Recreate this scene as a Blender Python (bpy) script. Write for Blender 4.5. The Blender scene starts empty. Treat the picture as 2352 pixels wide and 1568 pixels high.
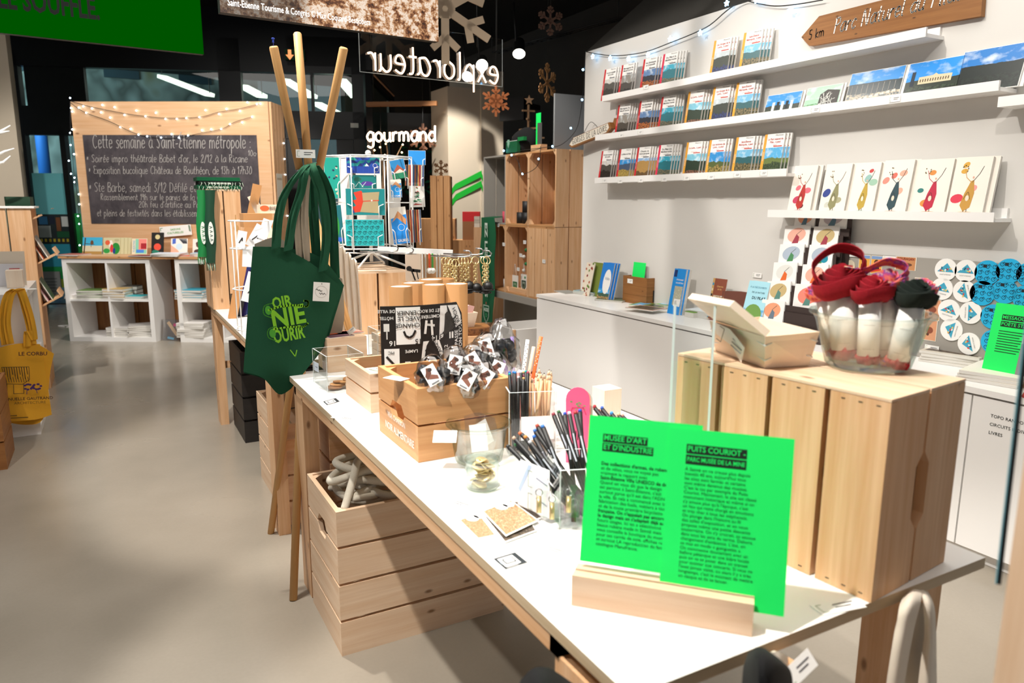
import bpy, bmesh, math, random
from math import sin, cos, pi, radians as R
from mathutils import Matrix, Vector as V
C = bpy.context.scene
random.seed(7)
# ---------------------------------------------------------------- camera
FPX, YAW, PITCH, ROLL, HC = 1684.1, R(28.698), R(10.664), R(.2213), 1.28
IW, IH = 2352, 1568
CF = V((sin(YAW)*cos(PITCH), cos(YAW)*cos(PITCH), -sin(PITCH)))
_r0 = V((cos(YAW), -sin(YAW), 0)); _u0 = _r0.cross(CF)
CR = cos(ROLL)*_r0 + sin(ROLL)*_u0; CU = CR.cross(CF)
CO = V((0, 0, HC))
cd = bpy.data.cameras.new('camera'); cam = bpy.data.objects.new('camera', cd); C.collection.objects.link(cam)
cd.sensor_width = 36; cd.lens = FPX/IW*36; cd.clip_start = .02; cd.clip_end = 100
cam.matrix_world = Matrix(((CR.x, CU.x, -CF.x, 0), (CR.y, CU.y, -CF.y, 0), (CR.z, CU.z, -CF.z, HC), (0, 0, 0, 1)))
cd.dof.use_dof = True; cd.dof.focus_distance = 2.5; cd.dof.aperture_fstop = 4.8
C.camera = cam
C.cycles.transparent_max_bounces = 48
# ---------------------------------------------------------------- view, world, lamps
C.view_settings.view_transform = 'Standard'; C.view_settings.look = 'None'
C.view_settings.exposure = 0.3; C.view_settings.gamma = 1; C.view_settings.use_curve_mapping = False
w = bpy.data.worlds.new('world'); C.world = w; w.use_nodes = True
w.node_tree.nodes['Background'].inputs[0].default_value = (.75, .86, 1, 1)
w.node_tree.nodes['Background'].inputs[1].default_value = .18
def spot(name, loc, to, energy, size=60, blend=.25, rad=.035, col=(1, .95, .885)):
    l = bpy.data.lights.new(name, 'SPOT'); l.energy = energy; l.spot_size = R(size); l.spot_blend = blend
    l.shadow_soft_size = rad; l.color = col
    o = bpy.data.objects.new(name, l); C.collection.objects.link(o); o.location = loc
    o.rotation_euler = (V(to)-V(loc)).to_track_quat('-Z', 'Y').to_euler(); return o
def area(name, loc, to, energy, sx, sy, col=(1, .95, .88)):
    l = bpy.data.lights.new(name, 'AREA'); l.energy = energy; l.shape = 'RECTANGLE'; l.size = sx; l.size_y = sy; l.color = col
    o = bpy.data.objects.new(name, l); C.collection.objects.link(o); o.location = loc
    o.rotation_euler = (V(to)-V(loc)).to_track_quat('-Z', 'Y').to_euler(); return o
spot('table_spot', (-.45, .8, 3.2), (.8, .95, .72), 330, 44, .35)
spot('table_spot', (.15, 2.7, 3.3), (.8, 1.9, .72), 230, 42, .35)
spot('table_spot', (-.2, 2.9, 3.3), (.8, 3.5, .8), 300, 50, .35)
spot('wall_spot', (.75, 3.9, 3.3), (3, 3.4, 1.1), 135, 62, .5)
spot('wall_spot', (.6, 2.2, 3.3), (3, 2.2, 1.0), 125, 60, .5)
spot('wall_spot', (.6, .4, 3.3), (3, 1.0, .8), 75, 60, .5)
spot('aisle_spot', (-1.1, 1.9, 3.3), (-.0, 2.4, 0), 150, 72, .35)
spot('aisle_spot', (-.9, 4.4, 3.3), (.1, 7.6, .9), 260, 60, .4)
spot('aisle_spot', (1.2, 5.4, 3.3), (.5, 7.7, 1.2), 170, 60, .4)
spot('back_spot', (1.9, 4.9, 3.2), (3.1, 5.6, .9), 150, 62, .5)
spot('back_spot', (2.9, 6.7, 3.4), (3.9, 8.2, .8), 420, 50, .3)
area('ceiling_soft_area', (1.2, 1.6, 3.45), (1.2, 1.6, 0), 62, 2.6, 3.0)  # this and the next: broad unseen area lights from above, no fixture built
area('ceiling_soft_area', (.0, 5.6, 3.45), (.0, 5.6, 0), 48, 2.5, 3.0)
area('street_daylight', (-2.5, 14.2, 3.4), (-1.2, 17, 1.5), 330, 4, 2, (.55, .8, 1))
# ---------------------------------------------------------------- from a photograph pixel and a known plane to a point of the place
def ray(x, y): return CF + (x-IW/2)/FPX*CR - (y-IH/2)/FPX*CU
def Z(x, y, z): d = ray(x, y); return CO + d*((z-HC)/d.z)
def XP(x, y, X): d = ray(x, y); return CO + d*(X/d.x)
def YP(x, y, Y): d = ray(x, y); return CO + d*(Y/d.y)
def PN(x, y, p, n): d = ray(x, y); return CO + d*((V(p)-CO).dot(n)/d.dot(n))
def PV(x, y, p): n = V((p[0], p[1], 0)).normalized(); return PN(x, y, p, n)
def PD(x, y, d): return CO + ray(x, y)*d
def dep(p): return (V(p)-CO).dot(CF)
class Plane:                                   # upright plane: s along e, z up, n towards the camera side
    def __init__(s, o, e): s.o = V((o[0], o[1], 0)); s.e = V((e[0], e[1], 0)).normalized(); s.n = V((s.e.y, -s.e.x, 0))
    def px(s, x, y, off=0): p = PN(x, y, s.o+s.n*off, s.n); return V(((p-s.o).dot(s.e), p.z))
    def w(s, a, z, off=0): return s.o + s.e*a + s.n*off + V((0, 0, z))
    def M(s, a=0, z=0, off=0): o = s.w(a, z, off); return Matrix(((s.e.x, 0, s.n.x, o.x), (s.e.y, 0, s.n.y, o.y), (0, 1, 0, o.z), (0, 0, 0, 1)))  # local x along, y up, z out
def frame(o, x, y):
    x = V(x).normalized(); z = x.cross(V(y)).normalized(); y = z.cross(x); o = V(o)
    return Matrix(((x.x, y.x, z.x, o.x), (x.y, y.y, z.y, o.y), (x.z, y.z, z.z, o.z), (0, 0, 0, 1)))
def T(x, y, z): return Matrix.Translation((x, y, z))
def RZ(a): return Matrix.Rotation(a, 4, 'Z')
def RX(a): return Matrix.Rotation(a, 4, 'X')
def RY(a): return Matrix.Rotation(a, 4, 'Y')
# ---------------------------------------------------------------- materials
MATS = {}
def lin(h):
    h = h.lstrip('#'); f = lambda c: c/12.92 if c <= .04045 else ((c+.055)/1.055)**2.4
    return tuple(f(int(h[i:i+2], 16)/255) for i in (0, 2, 4)) + (1,)
def newmat(n):
    m = bpy.data.materials.new(n); m.use_nodes = True; MATS[n] = m
    return m, m.node_tree.nodes, m.node_tree.links, m.node_tree.nodes['Principled BSDF']
def plain(n, h, rough=.55, metal=0, **k):
    m, N, L, b = newmat(n); b.inputs['Base Color'].default_value = lin(h); b.inputs['Roughness'].default_value = rough; b.inputs['Metallic'].default_value = metal
    for a, v in k.items(): b.inputs[a.replace('_', ' ')].default_value = v
    return m
def M_(m):
    if not isinstance(m, str): return m
    if m in MATS: return MATS[m]
    return plain(m, m)
def ramp(N, stops):
    r = N.new('ShaderNodeValToRGB'); e = r.color_ramp.elements
    e[0].position, e[0].color = stops[0][0], lin(stops[0][1]); e[1].position, e[1].color = stops[1][0], lin(stops[1][1])
    for p, c in stops[2:]:
        x = e.new(p); x.color = lin(c)
    return r
def mix(N, L, fac, a, b, mode='MIX'):
    n = N.new('ShaderNodeMix'); n.data_type = 'RGBA'; n.blend_type = mode
    for s, v in ((n.inputs[0], fac), (n.inputs[6], a), (n.inputs[7], b)):
        if hasattr(v, 'links'): L.new(v, s)
        elif isinstance(v, str): s.default_value = lin(v)
        else: s.default_value = v
    return n.outputs[2]
def mth(N, L, op, a, b=None):
    n = N.new('ShaderNodeMath'); n.operation = op
    for s, v in zip(n.inputs, (a, b)):
        if v is None: continue
        if hasattr(v, 'links'): L.new(v, s)
        else: s.default_value = v
    return n.outputs[0]
def mapped(N, L, sc, src='UV', loc=(0, 0, 0)):
    t = N.new('ShaderNodeTexCoord'); m = N.new('ShaderNodeMapping'); m.inputs['Scale'].default_value = sc; m.inputs['Location'].default_value = loc
    L.new(t.outputs[src], m.inputs[0]); return m.outputs[0]
def noise(N, L, vec, scale, detail=3, rough=.5):
    n = N.new('ShaderNodeTexNoise'); n.inputs['Scale'].default_value = scale; n.inputs['Detail'].default_value = detail; n.inputs['Roughness'].default_value = rough
    L.new(vec, n.inputs['Vector']); return n.outputs['Fac']
def wood(n, light, mid, dark, knot='#7a4a24', rough=.55, ks=3, kth=.05):
    m, N, L, b = newmat(n)
    v = mapped(N, L, (1.6, 26, 1)); a = noise(N, L, v, 1.6, 4, .6)
    v2 = mapped(N, L, (3, 150, 1)); f = noise(N, L, v2, 1, 2)
    r = ramp(N, ((.3, light), (.7, mid))); L.new(a, r.inputs[0])
    c = mix(N, L, mth(N, L, 'MULTIPLY', f, .45), r.outputs[0], dark)
    vk = mapped(N, L, (1, 2.2, 1)); vo = N.new('ShaderNodeTexVoronoi'); vo.voronoi_dimensions = '2D'; vo.inputs['Scale'].default_value = ks; vo.inputs['Randomness'].default_value = 1; L.new(vk, vo.inputs['Vector'])
    k = ramp(N, ((kth*.35, '#ffffff'), (kth, '#000000'))); L.new(vo.outputs['Distance'], k.inputs[0])
    c = mix(N, L, mth(N, L, 'MULTIPLY', k.outputs[0], .8), c, knot)
    L.new(c, b.inputs['Base Color']); b.inputs['Roughness'].default_value = rough
    bp = N.new('ShaderNodeBump'); bp.inputs['Strength'].default_value = .08; bp.inputs['Distance'].default_value = .002; L.new(f, bp.inputs['Height']); L.new(bp.outputs[0], b.inputs['Normal'])
    return m
wood('pine', '#f0c9a0', '#dba878', '#b98252')
wood('pine_light', '#f3dabe', '#e3bf9c', '#c79c74')
wood('pine_warm', '#dfac78', '#c78f5a', '#9f6a3a')
wood('pine_dark', '#a8713c', '#8e5a2c', '#6c411e')
wood('ply_edge', '#dcc9ab', '#c9b08c', '#a58a64', ks=1, kth=.02)
wood('ply_face', '#e4bc94', '#d8a87c', '#bd8e62', ks=2)
wood('birch', '#f9ead8', '#f4dfc8', '#e6cbae', ks=1.2, kth=.03)
wood('sign_wood', '#a5703a', '#8c5927', '#5f3916', '#3c2410', ks=5)
wood('pole_wood', '#dcae74', '#cf9c5e', '#b9854a', ks=.5, kth=.02)
wood('crate_black', '#2a2522', '#211d1b', '#151211', '#151211')
plain('white_lam', '#f3f1ee', .35); plain('white_paper', '#f4f2ee', .7); plain('white_metal', '#f2f2f0', .35)
plain('pages', '#d8d4cc', .8); plain('black', '#0c0c0c', .5); plain('black_cloth', '#0b0b0c', .95); plain('black_frame', '#0a0a0a', .35)
plain('chrome', '#c8c8c8', .15, 1); plain('gold', '#e6cf96', .3, .6); plain('dark_metal', '#3a3a3a', .4, .6)
plain('card_brown', '#ad7c48', .8); plain('kraft', '#c08a55', .75); plain('green_card', '#0df066', .6); plain('green_lime', '#7cc21e', .7)
plain('grey_board', '#9d9890', .7); plain('grey_dark', '#4a4a4a', .7); plain('brown_display', '#3b2f2c', .55); plain('grey_panel', '#8d8f90', .6)
plain('cream_cloth', '#e8dccb', .95); plain('yellow_cloth', '#e9ab2d', .95); plain('linen', '#a89c8a', .95)
def cloth_mat(n, a, bcol, sc=900):
    m, N, L, b = newmat(n); f = noise(N, L, mapped(N, L, (1, 1, 1), 'Object'), sc, 1)
    L.new(mix(N, L, f, a, bcol), b.inputs['Base Color']); b.inputs['Roughness'].default_value = .95
    bp = N.new('ShaderNodeBump'); bp.inputs['Strength'].default_value = .15; bp.inputs['Distance'].default_value = .001; L.new(f, bp.inputs['Height']); L.new(bp.outputs[0], b.inputs['Normal'])
cloth_mat('green_cloth', '#0f5335', '#0a4129'); cloth_mat('green_knit', '#0c6a40', '#0a5535', 400); cloth_mat('rope', '#e9e2d2', '#cfc6b2', 500)
cloth_mat('red_cloth', '#b31026', '#8c0a1c', 300); cloth_mat('darkgreen_cloth', '#15231b', '#0d1812', 300)
def blot(n, cols, sc=60, rough=.7, src='Object'):
    m, N, L, b = newmat(n); f = noise(N, L, mapped(N, L, (1, 1, 1), src), sc, 2)
    k = len(cols); r = ramp(N, [(.3+.4*i/(k-1), c) for i, c in enumerate(cols)]); L.new(f, r.inputs[0]); L.new(r.outputs[0], b.inputs['Base Color']); b.inputs['Roughness'].default_value = rough
    return m
blot('floral', ['#d92b48', '#f08a5a', '#e05a78', '#8a4ab0', '#f5c9a0'], 90); blot('bark', ['#5a3218', '#8a5a30', '#3c2010'], 60)
blot('candy', ['#0c0c0d', '#1c1c1e', '#2c2c2e'], 90, .45); blot('coins_photo', ['#5a3c20', '#c8a47c', '#7a5430', '#d8bc98', '#2a1a10'], 16, .4, 'UV')
blot('photo_dark', ['#2a221c', '#6a5a4a', '#18140f', '#8a7a68'], 7, .4, 'UV'); blot('map_photo', ['#c8c4b0', '#a8a890', '#dcd8c8'], 12, .6, 'UV')
def floor_mat():
    m, N, L, b = newmat('floor_resin'); v = mapped(N, L, (1, 1, 1), 'Object')
    a = noise(N, L, v, .9, 5); g = noise(N, L, v, 90, 2)
    r = ramp(N, ((.35, '#8f877a'), (.68, '#a79e90'))); L.new(a, r.inputs[0])
    L.new(mix(N, L, mth(N, L, 'MULTIPLY', g, .22), r.outputs[0], '#7d756a'), b.inputs['Base Color'])
    rr = ramp(N, ((.3, '#6a6a6a'), (.7, '#9a9a9a'))); L.new(a, rr.inputs[0]); L.new(rr.outputs[0], b.inputs['Roughness'])
floor_mat()
def wall_mat(n, h, h2):
    m, N, L, b = newmat(n); f = noise(N, L, mapped(N, L, (1, 1, 1), 'Object'), 3, 4); g = noise(N, L, mapped(N, L, (1, 1, 1), 'Object'), 250, 1)
    L.new(mix(N, L, f, h, h2), b.inputs['Base Color']); b.inputs['Roughness'].default_value = .75
    bp = N.new('ShaderNodeBump'); bp.inputs['Strength'].default_value = .05; bp.inputs['Distance'].default_value = .001; L.new(g, bp.inputs['Height']); L.new(bp.outputs[0], b.inputs['Normal'])
wall_mat('wall_paint', '#dedbd6', '#d8d5cf'); wall_mat('beige_paint', '#c9bca8', '#bfb29d'); wall_mat('grey_paint', '#55524d', '#4e4b46'); wall_mat('black_paint', '#0d0c0b', '#090808'); wall_mat('brown_paint', '#3a332b', '#2e2822')
def chalk():
    m, N, L, b = newmat('chalkboard'); f = noise(N, L, mapped(N, L, (1, 2, 1), 'Object'), 5, 5, .65); r = ramp(N, ((.35, '#332e33'), (.75, '#5a5356'))); L.new(f, r.inputs[0]); L.new(r.outputs[0], b.inputs['Base Color']); b.inputs['Roughness'].default_value = .85
chalk()
def thin(n, h, edge=.5, base=.03, rough=.03, rim='#dfe6e6'):      # thin clear sheet: lets light through, reflects more at grazing angles
    m, N, L, b = newmat(n); N.remove(b); o = N['Material Output']
    t = N.new('ShaderNodeBsdfTransparent'); g = N.new('ShaderNodeBsdfGlossy'); g.inputs['Roughness'].default_value = rough
    lw = N.new('ShaderNodeLayerWeight'); lw.inputs[0].default_value = edge; L.new(mix(N, L, mth(N, L, 'POWER', lw.outputs['Facing'], 2.2), h, rim), t.inputs[0]); x = N.new('ShaderNodeMixShader')
    L.new(mth(N, L, 'ADD', mth(N, L, 'MULTIPLY', lw.outputs['Facing'], .38), base), x.inputs[0]); L.new(t.outputs[0], x.inputs[1]); L.new(g.outputs[0], x.inputs[2]); L.new(x.outputs[0], o.inputs[0])
    return m
thin('acrylic', '#fdfefe', .3, .03); thin('glass', '#fafdfb', .4, .03, .03, '#b4cac0'); thin('pane', '#a9c4bc', .3, .06, .0); thin('film', '#f8f8f8', .55, .1, .1, '#b8b8b8'); plain('acrylic_edge', '#dfe8e8', .3)
def emit(n, h, s, base='#ffffff'):
    m, N, L, b = newmat(n); b.inputs['Base Color'].default_value = lin(base); b.inputs['Emission Color'].default_value = lin(h); b.inputs['Emission Strength'].default_value = s; return m
emit('neon_warm', '#ffd2ac', 2.6); emit('bulb_blue', '#7fc8ff', 9); emit('bulb_white', '#cfeaff', 8); emit('lamp_face', '#fff4e6', 8); emit('tube_lamp', '#fff6e8', 3.2); emit('bulb_warm', '#ffd9a0', 5); emit('exit_arrow', '#ff9a4a', .9)
def land(n, sky, hill, ground, dark, h1=.6, h2=.38, seed=0, amp=.3, sc=2.5):       # a printed landscape photograph
    m, N, L, b = newmat(n); t = N.new('ShaderNodeTexCoord'); s = N.new('ShaderNodeSeparateXYZ'); L.new(t.outputs['UV'], s.inputs[0])
    v = mapped(N, L, (1, .15, 1), 'UV', (seed*3.7, seed, seed)); v2 = mapped(N, L, (1, 1, 1), 'UV', (seed, seed*2.1, 0))
    a = noise(N, L, v, sc, 4, .6); g = noise(N, L, v2, 14, 4, .7); q = noise(N, L, v2, 3.2, 4)
    y = s.outputs['Y']; e1 = mth(N, L, 'ADD', y, mth(N, L, 'MULTIPLY', mth(N, L, 'SUBTRACT', a, .5), amp)); e2 = mth(N, L, 'ADD', y, mth(N, L, 'MULTIPLY', mth(N, L, 'SUBTRACT', q, .5), amp*1.6))
    gc = mix(N, L, ramp_out(N, L, g, .42, .58), dark, ground); hc = mix(N, L, mth(N, L, 'MULTIPLY', g, .6), hill, dark)
    sc_ = mix(N, L, ramp_out(N, L, q, .5, .75), sky, '#dfeaf0')
    c = mix(N, L, mth(N, L, 'GREATER_THAN', e2, h2), gc, hc); c = mix(N, L, mth(N, L, 'GREATER_THAN', e1, h1), c, sc_)
    L.new(c, b.inputs['Base Color']); b.inputs['Roughness'].default_value = .3; return m
def ramp_out(N, L, f, a, b): r = ramp(N, ((a, '#000000'), (b, '#ffffff'))); L.new(f, r.inputs[0]); return r.outputs[0]
land('ph_grey', '#cfcac2', '#5a564e', '#3c352c', '#181512', .8, .5, 1)
land('ph_mono', '#8b857c', '#4d473f', '#26221d', '#12100e', .62, .3, 2)
land('ph_fire', '#5a7fae', '#222838', '#c8702a', '#14161a', .72, .5, 3)
land('ph_teal', '#36a9c4', '#1f7f8e', '#8a7a5e', '#2e4a44', .75, .4, 4)
land('ph_gorge', '#b9c3c6', '#3b4238', '#33407a', '#20241c', .8, .42, 5)
land('ph_hill', '#6fb4d8', '#2f6a72', '#8a7a56', '#24301e', .72, .45, 6)
land('ph_loire', '#7cc0d6', '#2e4030', '#a2715a', '#182014', .72, .3, 7)
land('ph_lyon', '#2f8ed0', '#5a6a3a', '#b09a5a', '#3c3c1c', .6, .42, 8)
land('ph_field', '#2a8fd6', '#1f4f80', '#c2a55a', '#7a6a34', .78, .5, 9)
land('ph_arch', '#8fb4dc', '#c29a5a', '#5a4a34', '#7a5a34', .85, .35, 10)
land('ph_pilat', '#58aede', '#7a8a4a', '#4a5a3c', '#25331f', .6, .4, 11)
land('ph_valley', '#1f86d8', '#1a2c26', '#22301f', '#0d140f', .74, .42, 12, .1)
land('ph_port', '#1f8fe0', '#152018', '#c9b89a', '#123a4a', .66, .34, 13, .12)
land('ph_town', '#2090e6', '#2f3a2c', '#3a4a34', '#10180f', .5, .3, 14, .15)
land('ph_sunset', '#1576c4', '#14211d', '#1d2a22', '#0a120e', .62, .35, 15, .12)
land('ph_mint', '#a8d0b4', '#a8d0b4', '#3f8a3a', '#7aa88a', .5, .3, 16, .1)
land('ph_rock', '#c9b79e', '#b98a5a', '#d8c4a8', '#5a3c26', .95, .9, 17, .5, 5)
land('ph_moor', '#1f9fe0', '#3a6a5a', '#d8b07a', '#4a4a2c', .62, .35, 18)
# ---------------------------------------------------------------- mesh builder
_TC = {}
def glyphs(s, bold=0, shear=0, align='CENTER', space=1.15):
    k = (s, bold, shear, align, space)
    if k in _TC: return _TC[k]
    cu = bpy.data.curves.new('t', 'FONT'); cu.body = s; cu.align_x = align; cu.align_y = 'CENTER'; cu.resolution_u = 2; cu.offset = bold; cu.shear = shear; cu.space_line = space
    o = bpy.data.objects.new('t', cu); me = bpy.data.meshes.new_from_object(o)
    vs = [v.co.copy() for v in me.vertices]; fs = [tuple(p.vertices) for p in me.polygons]
    bpy.data.objects.remove(o); bpy.data.curves.remove(cu); bpy.data.meshes.remove(me)
    _TC[k] = (vs, fs); return _TC[k]
class MB:
    def __init__(s): s.v = []; s.f = []; s.m = []; s.u = []; s.sm = []; s.mats = []
    def mi(s, m):
        m = M_(m)
        if m not in s.mats: s.mats.append(m)
        return s.mats.index(m)
    def face(s, pts, mat, uv=None, smooth=False, M=None):
        b = len(s.v); s.v += [(M @ V(p) if M else V(p)) for p in pts]; s.f.append(tuple(range(b, b+len(pts)))); s.m.append(s.mi(mat)); s.u.append(uv or [(0, 0)]*len(pts)); s.sm.append(smooth); return s
    def box(s, a, b, mat, M=None, grain=None, mats=None):
        x0, y0, z0 = a; x1, y1, z1 = b; d = (abs(x1-x0), abs(y1-y0), abs(z1-z0)); g = grain if grain is not None else d.index(max(d))
        ox, oy = random.random()*20, random.random()*20
        c = [(x0, y0, z0), (x1, y0, z0), (x1, y1, z0), (x0, y1, z0), (x0, y0, z1), (x1, y0, z1), (x1, y1, z1), (x0, y1, z1)]
        neg = (x1 < x0) ^ (y1 < y0) ^ (z1 < z0)
        for i, f in enumerate(((0, 3, 2, 1), (4, 5, 6, 7), (0, 1, 5, 4), (2, 3, 7, 6), (0, 4, 7, 3), (1, 2, 6, 5))):   # -z +z -y +y -x +x
            ax = (2, 2, 1, 1, 0, 0)[i]; oth = [k for k in range(3) if k != ax]
            ga = g if g in oth else oth[0]; cr = [k for k in oth if k != ga][0]
            if neg: f = f[::-1]
            mm = mats.get(i, mat) if mats else mat
            uv = [(c[k][ga]+ox, c[k][cr]+oy+.37*ax) for k in f]
            s.face([c[k] for k in f], mm, uv, M=M)
        return s
    def slab(s, M, x0, x1, y0, y1, t, mat, front=None):      # sheet in M's xy plane, thickness t behind z=0, front face with 0..1 uv
        s.box((x0, y0, -t), (x1, y1, 0), mat, M)
        if front: s.quad(M, x0, x1, y0, y1, front, .0002)
        return s
    def quad(s, M, x0, x1, y0, y1, mat, z=.0004): return s.face([(x0, y0, z), (x1, y0, z), (x1, y1, z), (x0, y1, z)], mat, [(0, 0), (1, 0), (1, 1), (0, 1)], M=M)
    def poly(s, M, pts, mat, z=.0006): return s.face([(p[0], p[1], z) for p in pts], mat, [(p[0]*8, p[1]*8) for p in pts], M=M)
    def ell(s, M, cx, cy, rx, ry, mat, z=.0005, n=14, rot=0):
        return s.poly(M, [(cx+rx*cos(t)*cos(rot)-ry*sin(t)*sin(rot), cy+rx*cos(t)*sin(rot)+ry*sin(t)*cos(rot)) for t in (2*pi*i/n for i in range(n))], mat, z)
    def line(s, M, pts, w, mat, z=.0007):
        for a, b in zip(pts, pts[1:]):
            d = V((b[0]-a[0], b[1]-a[1])); 
            if d.length < 1e-6: continue
            d.normalize(); n = V((-d.y, d.x))*w/2; e = d*w*.3
            s.face([(a[0]-n.x-e.x, a[1]-n.y-e.y, z), (b[0]-n.x+e.x, b[1]-n.y+e.y, z), (b[0]+n.x+e.x, b[1]+n.y+e.y, z), (a[0]+n.x-e.x, a[1]+n.y-e.y, z)], mat, M=M)
        return s
    def ring(s, M, cx, cy, r, w, mat, z=.0007, n=14): return s.line(M, [(cx+r*cos(2*pi*i/n), cy+r*sin(2*pi*i/n)) for i in range(n+1)], w, mat, z)
    def text(s, M, txt, x, y, size, mat, z=.0008, width=None, bold=0, shear=0, align='CENTER', rot=0, space=1.15):
        vs, fs = glyphs(txt, bold, shear, align, space)
        if not vs: return s
        sx = size
        if width: sx = width/max(1e-6, max(v.x for v in vs)-min(v.x for v in vs))
        b = len(s.v); c, n = cos(rot), sin(rot)
        for v in vs:
            p, q = v.x*sx, v.y*size; s.v.append(M @ V((x+p*c-q*n, y+p*n+q*c, z)))
        k = s.mi(mat)
        for f in fs: s.f.append(tuple(i+b for i in f)); s.m.append(k); s.u.append([(0, 0)]*len(f)); s.sm.append(False)
        return s
    def beam(s, p, q, wd, h, mat, up=(0, 0, 1)):
        p, q = V(p), V(q); d = q-p; L = d.length; d.normalize(); u = V(up); x = d.cross(u)
        if x.length < 1e-4: x = d.cross(V((1, 0, 0)))
        x.normalize(); y = x.cross(d)
        M = Matrix(((x.x, y.x, d.x, p.x), (x.y, y.y, d.y, p.y), (x.z, y.z, d.z, p.z), (0, 0, 0, 1)))
        return s.box((-wd/2, -h/2, 0), (wd/2, h/2, L), mat, M)
    def tube(s, pts, r, mat, n=8, closed=False, cap=True):
        pts = [V(p) for p in pts]; k = len(pts); rs = r if isinstance(r, (list, tuple)) else [r]*k; b = len(s.v); fr = None; run = 0; us = []
        for i, p in enumerate(pts):
            t = (pts[(i+1) % k]-pts[i-1]) if closed else (pts[min(i+1, k-1)]-pts[max(i-1, 0)])
            if t.length < 1e-9: t = V((0, 0, 1))
            t.normalize()
            if fr is None: fr = t.cross(V((0, 0, 1)) if abs(t.z) < .9 else V((1, 0, 0))).normalized()
            else:
                fr = fr - t*fr.dot(t); fr.normalize()
            bn = t.cross(fr)
            if i: run += (p-pts[i-1]).length
            us.append(run)
            for j in range(n): a = 2*pi*j/n; s.v.append(p+(fr*cos(a)+bn*sin(a))*rs[i])
        m = s.mi(mat)
        for i in range(k if closed else k-1):
            i2 = (i+1) % k
            for j in range(n):
                j2 = (j+1) % n; s.f.append((b+i*n+j, b+i*n+j2, b+i2*n+j2, b+i2*n+j)); s.m.append(m); s.sm.append(True); q = .02
                s.u.append([(us[i], j*q), (us[i], j*q+q), (us[i2], j*q+q), (us[i2], j*q)])
        if cap and not closed:
            for base, rev in ((b, True), (b+(k-1)*n, False)):
                f = tuple(range(base, base+n)); s.f.append(f[::-1] if rev else f); s.m.append(m); s.sm.append(False); s.u.append([(0, 0)]*n)
        return s
    def lathe(s, prof, mat, M=None, n=24, cap0=False, cap1=False):
        b = len(s.v); m = s.mi(mat); M = M or Matrix(); k = len(prof)
        for r, z in prof:
            for j in range(n): a = 2*pi*j/n; s.v.append(M @ V((r*cos(a), r*sin(a), z)))
        for i in range(k-1):
            for j in range(n):
                j2 = (j+1) % n; s.f.append((b+i*n+j, b+i*n+j2, b+(i+1)*n+j2, b+(i+1)*n+j)); s.m.append(m); s.sm.append(True)
                s.u.append([(prof[i][1], j/n*.3), (prof[i][1], (j+1)/n*.3), (prof[i+1][1], (j+1)/n*.3), (prof[i+1][1], j/n*.3)])
        for on, base, rev in ((cap0, b, True), (cap1, b+(k-1)*n, False)):
            if on:
                f = tuple(range(base, base+n)); s.f.append(f[::-1] if rev else f); s.m.append(m); s.sm.append(False); s.u.append([(0, 0)]*n)
        return s
    def prism(s, poly, z0, z1, mat, M=None):
        n = len(poly); area2 = sum(poly[i][0]*poly[(i+1) % n][1]-poly[(i+1) % n][0]*poly[i][1] for i in range(n))
        if area2 < 0: poly = poly[::-1]
        o = random.random()*9
        s.face([(p[0], p[1], z1) for p in poly], mat, [(p[0]+o, p[1]+o) for p in poly], M=M); s.face([(p[0], p[1], z0) for p in poly][::-1], mat, [(p[0]+o, p[1]+o) for p in poly][::-1], M=M)
        for i in range(n):
            a, c = poly[i], poly[(i+1) % n]; l = math.hypot(c[0]-a[0], c[1]-a[1])
            s.face([(a[0], a[1], z0), (c[0], c[1], z0), (c[0], c[1], z1), (a[0], a[1], z1)], mat, [(o, z0), (o+l, z0), (o+l, z1), (o, z1)], M=M)
        return s
    def grid(s, P, mat, smooth=True, uv=True):          # P: rows of points
        b = len(s.v); nr, nc = len(P), len(P[0]); m = s.mi(mat)
        for r in P: s.v += [V(p) for p in r]
        for i in range(nr-1):
            for j in range(nc-1):
                s.f.append((b+i*nc+j, b+i*nc+j+1, b+(i+1)*nc+j+1, b+(i+1)*nc+j)); s.m.append(m); s.sm.append(smooth)
                s.u.append([(j/(nc-1), 1-i/(nr-1)), ((j+1)/(nc-1), 1-i/(nr-1)), ((j+1)/(nc-1), 1-(i+1)/(nr-1)), (j/(nc-1), 1-(i+1)/(nr-1))])
        return s
    def ball(s, c, r, mat, sub=2, fn=None, sc=(1, 1, 1)):
        bm = bmesh.new(); bmesh.ops.create_icosphere(bm, subdivisions=sub, radius=1); b = len(s.v); m = s.mi(mat)
        for v in bm.verts:
            k = fn(v.co) if fn else 1; s.v.append(V(c)+V((v.co.x*sc[0], v.co.y*sc[1], v.co.z*sc[2]))*r*k)
        for f in bm.faces: s.f.append(tuple(b+v.index for v in f.verts)); s.m.append(m); s.sm.append(True); s.u.append([(0, 0)]*3)
        bm.free(); return s
    def build(s, name, parent=None, bevel=0, solid=0, sub=0, world=False, merge=False):
        me = bpy.data.meshes.new(name); me.from_pydata([tuple(v) for v in s.v], [], s.f)
        for m in s.mats: me.materials.append(m)
        me.polygons.foreach_set('material_index', s.m); me.polygons.foreach_set('use_smooth', s.sm)
        ul = me.uv_layers.new(name='UVMap'); flat = [c for f in s.u for uv in f for c in uv]; ul.data.foreach_set('uv', flat)
        if merge:
            bm = bmesh.new(); bm.from_mesh(me); bmesh.ops.remove_doubles(bm, verts=bm.verts, dist=1e-5); bm.to_mesh(me); bm.free()
        me.update(); o = bpy.data.objects.new(name, me); C.collection.objects.link(o)
        if parent:
            o.parent = parent
            if world: o.matrix_parent_inverse = wm(parent).inverted()
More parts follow.
